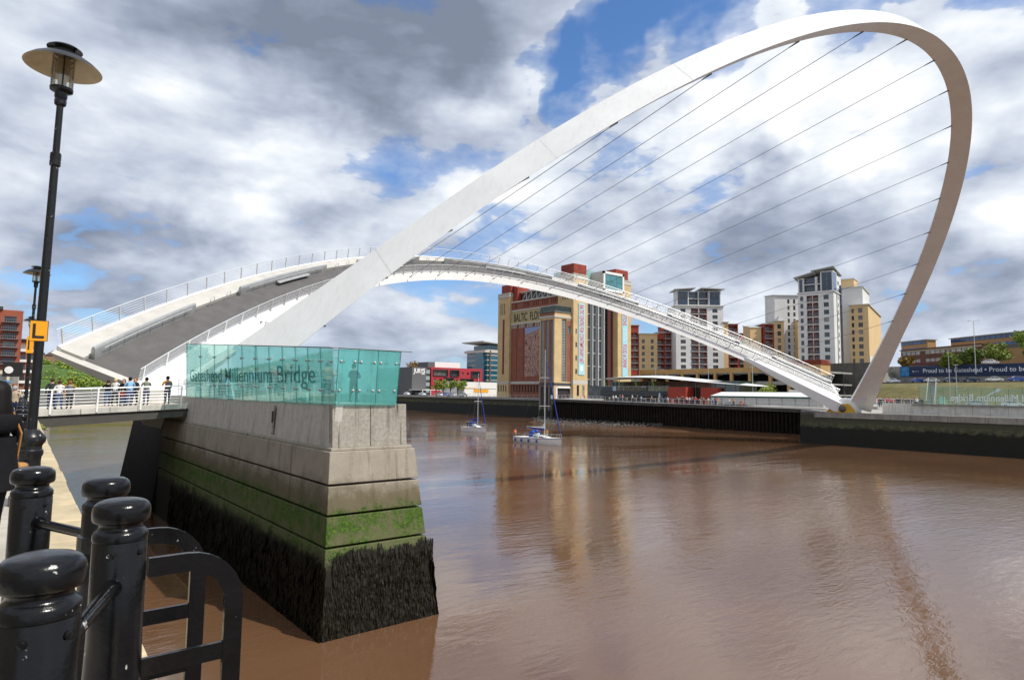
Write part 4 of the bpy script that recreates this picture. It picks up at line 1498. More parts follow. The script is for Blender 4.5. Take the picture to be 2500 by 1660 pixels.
# tower slits (north faces)
for yb_, zs in ((178.6, (36.2, 40.3)), (146.3, (38.4, 43.2))):
    for k in range(3):
        B('slit', M_DARK, XN - .03, bx(yb_) + (k - 1) * 1.15 - .18, bz(zs[0]), XN + .05, bx(yb_) + (k - 1) * 1.15 + .18, bz(zs[1]))
B('red_strip', mat('oxide_red_strip', (.17, .03, .018), .8), XN - .04, bx(178.0) - .55, bz(15.0), XN + .05, bx(178.0) + .55, bz(34.5))
for k in range(4):
    B('ground_slit', M_DARK, XN - .03, bx(176.0 + k * 1.35), bz(8.8), XN + .05, bx(176.5 + k * 1.35), bz(11.0))
B('stone_plinth_band', M_STONE, XN - .08, bx(174.7), bz(11.4), XN + .05, bx(181.35), bz(12.3))
# west face: recessed glazed wall between the towers
gx0, gx1 = bx(147.4), bx(161.9)
B('glazed_recess', M_GLASSDK, gx0, YW + 3.2, ZB, gx1, YW + 3.6, bz(42))
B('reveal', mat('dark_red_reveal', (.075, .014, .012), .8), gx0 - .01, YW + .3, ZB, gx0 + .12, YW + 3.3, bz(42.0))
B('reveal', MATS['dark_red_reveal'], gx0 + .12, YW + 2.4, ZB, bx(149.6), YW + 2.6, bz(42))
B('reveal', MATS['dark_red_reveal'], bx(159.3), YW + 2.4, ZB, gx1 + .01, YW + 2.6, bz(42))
for k, xx in enumerate((149.8, 152.5, 155.2, 158.0)):
    B('mullion_fin', M_FRAMEW, bx(xx) - .09, YW + 2.7, bz(11), bx(xx) + .09, YW + 3.2, bz(42))
    if k < 3:
        B('lift_shaft_panel', mat('shaft_grey', (.10, .108, .11), .5), bx(xx) + 1.55, YW + 2.95, bz(11), bx(xx) + 2.75, YW + 3.2, bz(42))
for k in range(7):
    B('transom', M_FRAMEW, bx(149.8), YW + 3.0, bz(13 + 4.3 * k), bx(158.0), YW + 3.2, bz(13 + 4.3 * k) + .14)
# rooftop viewing box
vb = empty('viewing_box', parent=mill)
MB().box(bx(153.8), YW - .6, bz(42.3), bx(164.0), YW + 16, bz(48.8)).build('box_shell', mat('viewing_box_clad', (.60, .56, .50), .5), vb)
for a, b_, c, d_ in ((153.8, 48.0, 164, 48.8), (153.8, 42.3, 164, 43.0), (153.8, 42.3, 154.6, 48.8), (163.2, 42.3, 164, 48.8)):
    MB().box(bx(a), YW - 1.1, bz(b_), bx(c), YW - .55, bz(d_)).build('white_frame', M_FRAMEW, vb)
for i in range(3):
    for j in range(2):
        a = 154.65 + i * 2.85; z = 43.05 + j * 2.5
        MB().box(bx(a) + .05, YW - .85, bz(z) + .05, bx(a + 2.85) - .05, YW - .6, bz(z + 2.5) - .05).build('pane', mat('viewing_glass', (.06, .22, .25), .06, var=.3, scale=.3, spec=.9), vb)
B('glass_rooflight', mat('rooflight_teal', (.25, .42, .42), .25), bx(148), YW + 5, bz(42), bx(163), YW + 18, bz(49.6))
# windows on the corner tower and entrance banners
for z in (27.3, 23.0, 18.8, 14.6):
    B('window', M_GLASSDK, bx(141.95), YW - .04, bz(z), bx(142.65), YW + .05, bz(z + 1.55))
    B('window_surround', M_STONE, bx(141.85), YW - .06, bz(z) - .12, bx(142.75), YW + .02, bz(z))
M_BAN = mat('pale_blue_banner', (.36, .62, .70), .7, var=.05)
M_BRED = mat('banner_red', (.62, .035, .05), .6)
b1 = B('banner', M_BAN, bx(143.15), YW - .22, bz(14.3), bx(145.95), YW - .16, bz(37.2))
place_text('banner_lettering', 'BALTIC CENTRE FOR CONTEMPORARY ART', (bx(143.55), YW - .25, bz(36.6)), (0, 0, -1), (1, 0, 0), 2.9, M_BRED, b1, depth=.01, fit=20.2, bold=.03, by='word')
B('banner_print', mat('banner_white', (.7, .78, .8), .7), bx(143.9), YW - .24, bz(15.5), bx(145.2), YW - .21, bz(17.2), parent=b1)
b2_ = B('banner', M_BAN, bx(163.95), YW - .22, bz(14.3), bx(166.7), YW - .16, bz(39.0))
place_text('banner_lettering', 'EXHIBITIONS', (bx(164.3), YW - .25, bz(38.2)), (0, 0, -1), (1, 0, 0), 2.9, M_BRED, b2_, depth=.01, sx=.42, bold=.03, by='word')
place_text('banner_lettering', 'EVENTS', (bx(164.3), YW - .25, bz(30.4)), (0, 0, -1), (1, 0, 0), 2.9, mat('banner_ice', (.62, .75, .8), .7), b2_, depth=.01, sx=.42, bold=.03, by='word')
place_text('banner_lettering', 'FOOD & DRINK', (bx(164.3), YW - .25, bz(25.2)), (0, 0, -1), (1, 0, 0), 2.9, M_BRED, b2_, depth=.01, sx=.42, bold=.03, by='word')
B('tower_base', M_STONE, XN - .05, YW - .05, bz(11.3), bx(147.45), YW + 2, bz(12.6))
for xx in (143.1, 145.6):
    B('ground_window', M_GLASSDK, bx(xx) - .5, YW - .04, bz(7.6), bx(xx) + .5, YW + .05, bz(11.0))
# projecting bay standing in the river wall
bay = empty('stair_bay', parent=mill)
X0, Yb0, Yb1 = 144.2, bx(143.5), bx(150.3)
zt = bz(33.6)
bw = Yb1 - Yb0
strips = [(0.55, 2.25), (3.1, 4.5), (5.5, 6.85)]
hol = [(a, bz(12.0), b_, bz(31.2)) for a, b_ in strips]
wmb = wall_with_holes(bw, zt - 4.2, hol, .35, z0=4.2)
bn_ = wmb.build('bay_north_wall', mat('bay_brown_brick', (0.25, 0.11, 0.065), .85, var=.12, scale=.4), bay, at=(X0, Yb1, 0), rz=-pi / 2)
for a, b_ in strips:
    inst('stair_window', pane_me(b_ - a, bz(31.2) - bz(12.0), 3, 26, None, mat('window_bars_white', (.45, .48, .48), .5), .09), bn_, ((a + b_) / 2, .3, bz(12)))
holw = [(bx(136.84) - X0, bz(12.0), bx(138.96) - X0, bz(31.6)), (bx(139.6) - X0, bz(27.2), bx(140.8) - X0, bz(29.6)), (bx(135.0) - X0, 4.6, bx(140.9) - X0, bz(10.0))]
wmw = wall_with_holes(XN - X0, zt - 4.2, holw, .5, z0=4.2)
bw_ = wmw.build('bay_west_wall', M_YBR, bay, at=(X0, Yb0, 0))
inst('stair_window', pane_me(holw[0][2] - holw[0][0], holw[0][3] - holw[0][1], 3, 22, None, MATS['window_bars_white'], .08), bw_, ((holw[0][0] + holw[0][2]) / 2, .4, holw[0][1]))
inst('window', pane_me(holw[1][2] - holw[1][0], holw[1][3] - holw[1][1], 1, 1, mat('sky_glass', (.12, .2, .28), .08), MATS['window_bars_white']), bw_, ((holw[1][0] + holw[1][2]) / 2, .4, holw[1][1]))
MB().box(bx(139.05), Yb0 - .05, bz(12), XN - .3, Yb0 + .02, bz(31.6)).add([], []).build('red_brick_panel', M_RBR, bay) if False else None
rbp = wall_with_holes(XN - .35 - bx(139.05), bz(31.4) - bz(12), [(bx(139.6) - bx(139.05), bz(27.2), bx(140.8) - bx(139.05), bz(29.6))], .05, z0=bz(12))
rbp.build('red_brick_panel', M_RBR, bay, at=(bx(139.05), Yb0 - .05, 0))
MB().box(X0 + .55, Yb0 + .55, 4.2, XN + .5, Yb1 - .05, zt - .1).build('bay_core', M_DARK, bay)
for yq in (Yb0 - .02, Yb1 - .5):
    MB().box(X0 - .06, yq, bz(11.7), X0 + .02, yq + .52, bz(31.8)).build('buff_corner', M_YBR, bay)
MB().box(X0 - .06, Yb0 + .52, bz(31.25), X0 + .02, Yb1 - .5, bz(31.85)).build('buff_lintel', M_YBR, bay)
MB().box(X0 - .25, Yb0 - .25, bz(31.9), XN - .1, Yb1 + .25, bz(32.5)).build('stone_band', M_STONE, bay)
MB().box(X0 - .35, Yb0 - .35, zt, XN - .1, Yb1 + .35, zt + .35).build('parapet', mat('bay_parapet', (.12, .14, .14), .6), bay)
for a in range(4):
    x_ = X0 + .1 + a * 1.9
    MB().box(x_, Yb0 - .1, zt + .35, x_ + 1.85, Yb0 - .05, zt + 2.1).build('balustrade_pane', M_TEAL2, bay)
for a in range(4):
    y_ = Yb0 + .1 + a * 1.75
    MB().box(X0 - .1, y_, zt + .35, X0 - .05, y_ + 1.7, zt + 2.1).build('balustrade_pane', M_TEAL2, bay)
MB().box(X0 - .1, Yb0 - .1, bz(10.8), XN - .2, Yb1 + .1, bz(11.6)).build('dark_band', mat('slate_band', (.05, .06, .075), .6), bay)
for a, b_, c, d_ in ((134.9, 10.0, 141.0, 10.5), (134.55, 6.4, 135.05, 10.5), (140.75, 6.4, 141.1, 10.5)):
    MB().box(bx(a), Yb0 - .12, bz(b_), bx(c), Yb0 - .03, bz(d_)).build('door_surround', M_FRAMEW, bay)
MB().hexa([(X0 - .3, Yb0 - .4, -1), (XN, Yb0 - .4, -1), (XN, Yb1 + .4, -1), (X0 - .3, Yb1 + .4, -1), (X0 - .05, Yb0 - .1, 4.6), (XN, Yb0 - .1, 4.6), (XN, Yb1 + .1, 4.6), (X0 - .05, Yb1 + .1, 4.6)]).build('river_footing', M_FARTIDE, bay)
for a in (.35, 2.6, 4.9, 6.9):
    MB().box(X0 - .22, Yb1 - a - .3, 2.5, X0 + .05, Yb1 - a, bz(10.8)).build('buttress', M_FARCONC, bay)
for a in (.75, 3.1, 5.2):
    MB().box(X0 - .05, Yb1 - a - 1.4, 4.4, X0 + .02, Yb1 - a, bz(10.4)).build('dark_opening', M_DARK, bay)
# small quay apron in front of the mill
ap = MB().hexa([(128.3, 137.6, 5.6), (152, 137.6, 5.6), (152, 160, 5.6), (140.6, 152, 5.6), (128.3, 137.6, 6.62), (152, 137.6, 6.62), (152, 160, 6.62), (140, 152, 6.62)])
apw = MB().hexa([(128.2, 137.6, -1), (150, 137.6, -1), (150, 160, -1), (140.4, 152, -1), (128.2, 137.6, 6.0), (150, 137.6, 6.0), (150, 160, 6.0), (140.4, 152, 6.0)])
tag(ap.build('mill_apron', M_PROM), kind='structure')
tag(apw.build('mill_apron_wall', M_FARTIDE), 'angled quay wall below the mill doorway', 'wall')
far_railing('apron_railing', 'railing round the quay apron below the mill doorway', [(128, 138, 6.62), (139.8, 151.6, 6.62)], post=.9)
# white curved rear wall of the mill seen past its left edge
cw = MB()
rg = []
for i in range(13):
    z = ZB + (bz(43) - ZB) * i / 12
    bul = 1.5 * sin(pi * i / 12)
    rg.append([(XN + 4, YL + bul + .05, z), (XN + 9, YL + bul + .05, z), (XN + 9, YL - .5, z), (XN + 4, YL - .5, z)])
cw.loft(rg); cw.build('curved_rear_wall', M_FRAMEW, mill, auto=40)
# ================================================================ apartment towers and blocks
M_RENDW = mat('white_render', (0.66, 0.655, 0.64), 0.8, var=.05, scale=.15)
M_RENDT = mat('tan_render', (0.66, 0.465, 0.245), 0.85, var=.06, scale=.15)
M_RENDR = mat('red_render', (0.30, 0.045, 0.025), 0.8, var=.1, scale=.2)
M_BALC = mat('balcony_steel', (.20, .20, .20), .5, metal=.3)
M_ROOF = mat('pale_roof_edge', (.60, .59, .57), .6)
M_BLUEG = mat('blue_tower_glass', (.010, .028, .055), .05, var=.4, scale=.2, spec=1.0)
BAL = {}


def balcony_me(w, h, dep, back):
    """recessed loggia: back wall with a glazed door, floor slab, rail of bars"""
    key = (round(w, 2), round(h, 2), round(dep, 2), back.name)
    if key not in BAL:
        m = MB()
        m.quad((-w / 2, dep, 0), (w / 2, dep, 0), (w / 2, dep, h), (-w / 2, dep, h), 0)
        m.box(-w * .28, dep - .06, .05, w * .22, dep - .02, h * .82, 1)
        m.box(-w * .31, dep - .05, .03, -w * .28, dep - .01, h * .86, 3)
        m.box(-w / 2, -.25, -.12, w / 2, dep, .05, 3)
        m.box(-w / 2, -.25, 1.0, w / 2, -.19, 1.07, 2)
        nb = max(4, int(w / .28))
        for i in range(nb + 1):
            x = -w / 2 + w * i / nb
            m.box(x - .02, -.24, .05, x + .02, -.2, 1.0, 2)
        BAL[key] = m.mesh('balcony', [back, M_GLASSDK, M_BALC, M_ROOF])
    return BAL[key]


def block(b, name, P, rz, w, dep, z0, z1, m, wins=(), bals=(), zs=(), wh=1.6, ww=None, roof=True, side=None, lower=None, over=.5, pitch=0.0, parts=None):
    """one rendered wing: b = parent thing, P = left front corner, wins = (x0,x1) window columns, bals = (x0,x1) loggia columns, zs = floor levels"""
    holes = []; wl = []; bl_ = []
    for z in zs:
        for a, c in wins:
            holes.append((a, z + .75, c, z + .75 + wh)); wl.append((a, c, z + .75))
        for a, c in bals:
            holes.append((a, z + .12, c, z + 2.62)); bl_.append((a, c, z + .12))
    q = wall_with_holes(w, z1 - z0, holes, .28, z0=z0)
    f = q.build(name, m, b, at=(P[0], P[1], 0), rz=rz)
    s = MB()
    zr = z1 + pitch
    s.quad((0, 0, z0), (0, 0, z1), (0, dep, zr), (0, dep, z0))
    s.quad((w, 0, z0), (w, dep, z0), (w, dep, zr), (w, 0, z1))
    s.quad((0, dep, z0), (0, dep, zr), (w, dep, zr), (w, dep, z0))
    s.quad((0, 0, z1), (w, 0, z1), (w, dep, zr), (0, dep, zr))
    s.quad((.05, 1.75, z0), (w - .05, 1.75, z0), (w - .05, 1.75, z1), (.05, 1.75, z1))
    s.build('side_wall', side or m, f)
    for a, c, z in wl:
        inst('window', pane_me(c - a, wh, 2, 1), f, ((a + c) / 2, .2, z))
    for a, c, z in bl_:
        inst('balcony', balcony_me(c - a, 2.5, 1.4, M_RENDR), f, ((a + c) / 2, .02, z))
    if roof:
        MB().hexa([(-over, -over, z1 + .02), (w + over, -over, z1 + .02), (w + over, dep, zr + .02), (-over, dep, zr + .02),
                   (-over, -over, z1 + .32), (w + over, -over, z1 + .32), (w + over, dep, zr + .32), (-over, dep, zr + .32)]).build('roof_slab', M_ROOF, f)
    if lower:
        MB().box(-.04, -.05, z0, w + .05, dep * .98, lower).build('base_render', M_RENDW, f) if not holes else None
    return f


# --- tower A
RA = atan2(-.632, .775)
ta_ = thing('apartment_tower', 'white apartment tower with red balconies behind the middle of the bridge deck', 'apartment tower')
flA = [20.3 + 2.8 * i for i in range(10)]
fA = block(ta_, 'front_wall', (235.5, 173.2), RA, 21.2, 15, 16, 48.1, M_RENDW, wins=((2.05, 4.35), (16.4, 18.7)), bals=((6.7, 10.15), (10.45, 13.9)), zs=[z - 1.0 for z in flA], wh=1.7, roof=False)
MB().box(-.6, -.6, 48.1, 21.8, 15, 48.5).build('cornice', M_ROOF, fA)
for a, c in ((.5, 5.9), (14.8, 20.3)):
    MB().box(a, .15, 48.5, c, 6, 55.2).build('crown_block', M_RENDW, fA)
    for i in range(2):
        for j in range(3):
            w_ = (c - a - .9) / 2
            MB().box(a + .45 + i * w_ + .05, .02, 48.75 + j * 2.05, a + .45 + (i + 1) * w_ - .05, .14, 48.75 + (j + 1) * 2.05 - .08).build('corner_glazing', M_BLUEG, fA)
MB().box(5.9, 2.2, 48.5, 14.8, 6, 55.0).build('crown_glazing', M_BLUEG, fA)
for z in (51.4, 48.5):
    MB().box(5.9, .3, z, 14.8, 2.3, z + .3).build('terrace_slab', M_ROOF, fA)
    for i in range(13):
        MB().box(6.0 + i * .72, .32, z + .3, 6.06 + i * .72, .38, z + 1.3).build('terrace_bar', M_BALC, fA)
    MB().box(5.9, .3, z + 1.3, 14.8, .4, z + 1.37).build('terrace_rail', M_BALC, fA)
MB().box(10.2, .3, 48.5, 10.5, 2.3, 55).build('terrace_divider', M_ROOF, fA)
for a, c, za, zb_ in ((-.7, 8.6, 55.3, 56.0), (11.2, 21.6, 56.0, 55.6)):
    MB().hexa([(a, -1.6, za), (c, -1.6, zb_), (c, 9, zb_), (a, 9, za), (a, -1.6, za + .35), (c, -1.6, zb_ + .35), (c, 9, zb_ + .35), (a, 9, za + .35)]).build('wing_roof', mat('wing_roof_grey', (.40, .40, .39), .6), fA)

# --- tower B
RB = atan2(-.978, .208)
tb_ = thing('apartment_tower', 'taller white apartment tower with blue corner glazing and tan wings beside the arch foot', 'apartment tower')
flB = [19.9 + 2.88 * i for i in range(10)]
fB = block(tb_, 'front_wall', (242.7, 120.9), RB, 12.7, 13.5, 16, 48.3, M_RENDW, wins=((.8, 1.9), (9.2, 11.0)), bals=((3.15, 5.15), (5.35, 7.35)), zs=[z - 1.1 for z in flB], wh=1.75, roof=False)
MB().box(-.3, -.4, 48.3, 13.1, 13.5, 48.7).build('cornice', M_ROOF, fB)
for a, c, zt_ in ((.1, 2.2, 54.4), (8.2, 12.7, 56.4)):
    MB().box(a, .12, 48.7, c, 6.2, zt_).build('crown_block', M_RENDW, fB)
    n_ = 2 if c - a > 3 else 1
    for i in range(n_):
        for j in range(3):
            w_ = (c - a - .9) / n_; h_ = (zt_ - 49.3) / 3
            MB().box(a + .45 + i * w_ + .05, 0, 48.95 + j * h_, a + .45 + (i + 1) * w_ - .05, .11, 48.95 + (j + 1) * h_ - .08).build('corner_glazing', M_BLUEG, fB)
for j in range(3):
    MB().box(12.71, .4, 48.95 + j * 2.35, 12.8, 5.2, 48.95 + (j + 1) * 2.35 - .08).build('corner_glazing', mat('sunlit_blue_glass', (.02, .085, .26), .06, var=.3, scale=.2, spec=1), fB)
MB().box(2.2, 2.0, 48.7, 8.2, 6, 54.6).build('crown_glazing', M_BLUEG, fB)
for z in (51.6, 48.7):
    MB().box(2.2, .3, z, 8.2, 2.1, z + .3).build('terrace_slab', M_ROOF, fB)
    MB().box(2.2, .3, z + 1.25, 8.2, .4, z + 1.33).build('terrace_rail', M_BALC, fB)
    for i in range(10):
        MB().box(2.3 + i * .64, .32, z + .3, 2.36 + i * .64, .38, z + 1.25).build('terrace_bar', M_BALC, fB)
MB().box(6.2, .3, 48.7, 7.0, 2.2, 54.6).build('terrace_pier', M_RENDW, fB)
MB().box(7.0, 6, 48.7, 12.68, 13.4, 55.4).build('upper_block', M_RENDW, fB)
for a, c, za, zb_ in ((-1.2, 6.4, 54.5, 56.2), (5.2, 13.3, 56.6, 57.6)):
    MB().hexa([(a, -1.4, za), (c, -1.4, zb_), (c, 13, zb_ - 1.6), (a, 13, za - 1.6), (a, -1.4, za + .3), (c, -1.4, zb_ + .3), (c, 13, zb_ - 1.3), (a, 13, za - 1.3)]).build('wing_roof', MATS['wing_roof_grey'], fB)
# sunny side wall: narrow windows and dark glazed strips
for i in range(12):
    MB().box(12.72, 7.2, 20.2 + i * 2.88, 12.79, 8.0, 21.6 + i * 2.88).build('side_window', M_GLASSDK, fB)
    MB().box(12.72, 9.0, 20.2 + i * 2.88, 12.79, 9.5, 21.6 + i * 2.88).build('side_window', M_GLASSDK, fB) if i > 9 else None
MB().box(12.71, 4.9, 17, 12.82, 5.6, 48).build('glazed_strip', M_BLUEG, fB)
MB().box(12.71, 10.2, 17, 13.3, 11.6, 52).build('stair_strip', M_BLUEG, fB)
# rear and flanking wings
block(tb_, 'tan_wing', (266.9, 111.8), RB, 6.6, 28, 16, 45.2, M_RENDT, wins=((.6, 1.5), (3.0, 4.6)), zs=[18.3 + 2.88 * i for i in range(9)], wh=1.8, pitch=-2.2)
wl_ = MB().box(6.62, -.06, 16, 6.72, 28, 24.6); wl_.build('white_base', M_RENDW, tb_, at=(266.9, 111.8, 0), rz=RB)
block(tb_, 'white_rear_wing', (270.5, 116.2), RB, 7.6, 14, 16, 53.2, M_RENDW, pitch=-1.4)
block(tb_, 'tan_rear_tower', (280.5, 122.5), RB, 6.6, 8, 16, 58.6, M_RENDT, over=.3)
RL = atan2(-.632, .775)
block(tb_, 'white_left_slab', (249.8, 134.4), RL, 10.0, 10, 16, 50.0, M_RENDW, wins=((5.3, 6.2), (7.7, 8.6)), zs=[19 + 2.7 * i for i in range(11)], wh=1.75, pitch=1.0)
block(tb_, 'tan_left_wing', (247.6, 133.8), RL, 4.2, 9, 16, 39.0, M_RENDT, wins=((1.5, 3.0),), zs=[18 + 2.88 * i for i in range(7)], wh=1.8, over=.3)
block(tb_, 'red_left_wing', (244.4, 136.4), RL, 4.2, 9, 16, 37.9, M_RENDR, bals=((.5, 3.8),), zs=[17.4 + 2.88 * i for i in range(7)], over=.3)
block(tb_, 'tan_gable_wing', (241.2, 140.6), RL, 4.6, 8, 16, 36.4, M_RENDT, over=.3, pitch=1.4)
block(tb_, 'tan_inner_wing', (254.2, 127.2), RL, 3.2, 8, 16, 39.3, M_RENDT, wins=((1.0, 1.7),), zs=[18 + 2.88 * i for i in range(7)], wh=1.8, over=.2)

# --- lower blocks either side of tower A
lb = thing('apartment_block', 'lower tan and red apartment block between the flour mill and the white tower', 'apartment block')
z5 = [19.6 + 2.86 * i for i in range(5)]
block(lb, 'red_end_wing', (224.8, 191.8), RA, 4.9, 10, 16, 40.0, M_RENDR, bals=((.3, 2.3), (2.5, 4.6)), zs=[19.6 + 2.86 * i for i in range(6)], side=M_RENDT, pitch=-2.0)
block(lb, 'tan_wing', (228.7, 188.6), RA, 8.4, 12, 16, 36.0, M_RENDT, wins=((1.3, 2.6), (5.4, 6.7)), zs=z5, wh=1.75)
block(lb, 'red_mid_wing', (235.0, 183.6), RA, 3.4, 12, 16, 36.6, M_RENDR, bals=((.2, 3.2),), zs=z5)
block(lb, 'red_balcony_wing', (237.6, 181.4), RA, 4.0, 12, 16, 40.0, M_RENDR, bals=((.3, 3.7),), zs=[19.6 + 2.86 * i for i in range(7)])
block(lb, 'tan_link', (240.6, 178.9), RA, 1.4, 12, 16, 40.4, M_RENDT)
lb2 = thing('apartment_block', 'lower tan and red apartment block to the right of the first white tower', 'apartment block')
block(lb2, 'tan_link', (252.0, 159.9), RA, 2.2, 12, 16, 41.0, M_RENDT)
block(lb2, 'red_wing', (253.7, 158.5), RA, 4.4, 10, 16, 40.2, M_RENDR, bals=((.3, 4.0),), zs=[19.6 + 2.86 * i for i in range(7)])
block(lb2, 'red_link', (257.2, 155.7), RA, 5.2, 10, 16, 36.0, M_RENDR, bals=((.4, 4.8),), zs=z5)
block(lb2, 'tan_wing', (261.2, 152.4), RA, 12.0, 12, 16, 36.6, M_RENDT, wins=((2.2, 4.0), (7.6, 9.4)), zs=z5, wh=1.9)
block(lb2, 'red_far_wing', (270.6, 144.8), RA, 5.5, 12, 16, 36.0, M_RENDR, bals=((.3, 2.5), (2.8, 5.2)), zs=z5)

# ================================================================ multi-storey car park
cpk = thing('car_park', 'open multi-storey car park with tan concrete frame behind the promenade', 'car park')
M_TANC = mat('tan_concrete', (0.42, 0.26, 0.10), .85, var=.1, scale=.3, streak=.15)
MB().box(190.0, 88.4, 16.0, 190.7, 156.4, 17.55).build('parapet', M_TANC, cpk)
MB().box(190.3, 88.6, 15.6, 212, 156.2, 16.1).build('roof_deck', M_FARCONC, cpk)
for z in (12.3, 9.0):
    MB().box(190.35, 88.8, z - .35, 212, 156, z + .1).build('floor_deck', M_FARCONC, cpk)
    MB().box(190.3, 88.8, z + .1, 190.42, 156, z + .75).build('barrier', M_FARCONC, cpk)
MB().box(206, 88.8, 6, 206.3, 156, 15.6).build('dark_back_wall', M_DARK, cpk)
MB().box(190.3, 156.0, 6, 206, 156.3, 15.6).build('end_wall', M_TANC, cpk)
for yc in (156.0, 150.41, 143.92, 137.36, 131.07, 124.1, 117.92, 111.28, 104.27, 98.27, 94.42, 89.0):
    MB().box(189.9, yc - .45, 6, 190.9, yc + .45, 16.0).build('column', M_TANC, cpk, bevel=.04)
for i in range(9):
    yc = 92 + i * 6.6
    MB().box(196, yc, 15.3, 196.25, yc + 1.8, 15.45).build('strip_light', mat('tube_light_off', (.75, .7, .5), .5), cpk)
MB().box(189.8, 88.2, 14.9, 196, 101.6, 17.9).build('stair_block', M_TANC, cpk)
for k in range(5):
    MB().box(189.75, 88.0, 17.95 + k * .32, 196, 104.5, 18.12 + k * .32).build('roof_louvre', mat('red_louvre', (.28, .055, .025), .7), cpk)
MB().box(189.7, 91.5, 15.4, 189.85, 96.0, 16.9).build('stair_window', M_GLASSDK, cpk)
cw_ = thing('retaining_wall', 'dark stained concrete retaining wall below the taller white tower', 'wall')
for i in range(10):
    y = 103 - i * 2.0
    MB().box(214.6 + .05 * (i % 2), y - 1.97, 6, 216, y, 19.4).build('wall_panel', mat('stained_wall', (.10, .092, .08), .9, var=.25, scale=.4, streak=.6), cw_)

# ================================================================ riverside pavilion
pv = thing('riverside_pavilion', 'low glass pavilion with thin curved white roof and green props on the promenade', 'pavilion')
rg = []
for i in range(33):
    t = i / 32
    y = 126.5 - 47.5 * t
    zc = 12.45 + .75 * sin(pi * min(1, t * 1.25 + .08)) * (1 - t) - 2.2 * max(0, t - .42) ** 1.25 * 1.6
    th_ = .05 + .34 * sin(pi * min(1, max(0, t))) ** .8
    xa, xb = 133.8 + 3.0 * t ** 2, 146.0 - 2 * t
    rg.append([(xa, y, zc), ((xa + xb) / 2, y, zc + th_ + .25), (xb, y, zc), ((xa + xb) / 2, y, zc - th_)])
MB().loft(rg).build('curved_roof', mat('pavilion_roof_white', (.72, .72, .70), .45), pv, auto=50)
MB().box(137.2, 83, 6.2, 145, 123.5, 11.9).build('glass_hall', mat('pavilion_glass', (.022, .034, .026), .06, var=.5, scale=.4, spec=1), pv)
for i in range(15):
    y = 84 + i * 2.75
    MB().box(137.05, y, 6.2, 137.2, y + .10, 11.6).build('mullion', M_BALC, pv)
MB().box(134.6, 101.0, 7.9, 137.2, 125, 9.3).build('terrace_slab', mat('slate_fascia', (.045, .05, .055), .6), pv)
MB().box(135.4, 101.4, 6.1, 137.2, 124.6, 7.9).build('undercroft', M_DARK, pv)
for i in range(14):
    y = 101.2 + i * 1.7
    o = MB().box(134.55, y + .03, 9.3, 134.6, y + 1.67, 10.5).build('terrace_pane', M_TEAL2, pv)
MB().tube([(134.57, 101.2, 10.52), (134.57, 125, 10.52)], .04, 5).build('terrace_rail', M_RAIL, pv)
M_LIME = mat('lime_green_paint', (.16, .30, .025), .5)
for y in (106.5, 112.3, 118.1, 123.2):
    p = empty('green_prop', parent=pv)
    MB().tube([(134.9, y, 9.3), (134.9, y, 10.7), (134.5, y, 12.9)], [.12, .22, .08], 6).build('prop_fin', M_LIME, p)
    MB().tube([(135.2, y, 10.3), (136.6, y, 11.9)], .06, 5).build('prop_brace', M_LIME, p)
for i in range(7):
    y = 103 + i * 3.1
    MB().box(135.2, y, 7.0, 135.36, y + 1.1, 7.4).build('warm_window', mat('warm_interior', (.42, .30, .16), .6), pv)
M_REDBOX = mat('red_clad', (.33, .035, .018), .65, var=.12, scale=.4)
for i, (y0_, y1_, x0_, x1_) in enumerate(((95.5, 101.0, 133.6, 137.0), (87.8, 92.6, 135.6, 139.2))):
    rb = MB().box(x0_, y0_, 6.0, x1_, y1_, 10.35 - .1 * i).build('red_kiosk', M_REDBOX, bevel=.03)
    tag(rb, ['left of the two red box kiosks at the end of the pavilion', 'right of the two red box kiosks, partly behind the marquee'][i], 'kiosk', 'red kiosks')
sg = thing('totem_sign', 'dark totem sign with pale stripe left of the red kiosks', 'sign', (133.2, 102.6, 6.15))
MB().box(-.2, -.7, 0, .2, .7, 2.7).build('totem_body', mat('totem_dark', (.03, .04, .05), .5), sg)
MB().box(-.23, .25, .1, -.2, .68, 2.65).build('pale_stripe', mat('totem_pale', (.5, .58, .66), .5), sg)

# marquee
mq = thing('white_marquee', 'long white marquee with green trim on the promenade beside the arch foot', 'marquee')
yL_, yR_ = 87.4, 61.0
M_CANV = mat('white_canvas', (.74, .73, .70), .8, var=.04)
M_CWALL = mat('translucent_wall', (.52, .52, .49), .8, var=.08)
seg_ = 9
for i in range(seg_):
    a = yL_ + (yR_ - yL_) * i / seg_; c = yL_ + (yR_ - yL_) * (i + 1) / seg_
    MB().quad((132, a - .02, 6.35), (132, c + .02, 6.35), (132, c + .02, 8.0), (132, a - .02, 8.0)).build('wall_panel', M_CWALL, mq)
    MB().tube([(131.95, a, 6.3), (131.95, a, 8.3)], .05, 5).build('pole', M_BALC, mq)
MB().box(131.92, yR_, 7.98, 132.02, yL_, 8.32).build('green_trim', mat('green_trim', (.015, .10, .085), .6), mq)
MB().add([(131.9, yL_, 8.32), (131.9, yR_, 8.32), (135, yR_ + 1, 9.25), (135, yL_ - 1, 9.25), (138, yL_, 8.3), (138, yR_, 8.3)], [(0, 1, 2, 3), (3, 2, 5, 4), (0, 3, 4), (1, 5, 2)]).build('roof_canvas', M_CANV, mq)
MB().add([(132, yL_, 6.3), (138, yL_, 6.3), (138, yL_, 8.3), (132, yL_, 8.3)], [(0, 1, 2, 3)]).build('end_wall', M_CWALL, mq)
MB().add([(132, yR_, 6.3), (138, yR_, 6.3), (138, yR_, 8.3), (132, yR_, 8.3)], [(0, 1, 2, 3)]).build('end_wall', M_CWALL, mq)
vn = thing('white_trailer', 'white box trailer roof showing above the marquee', 'trailer', (143, 71, 6.4))
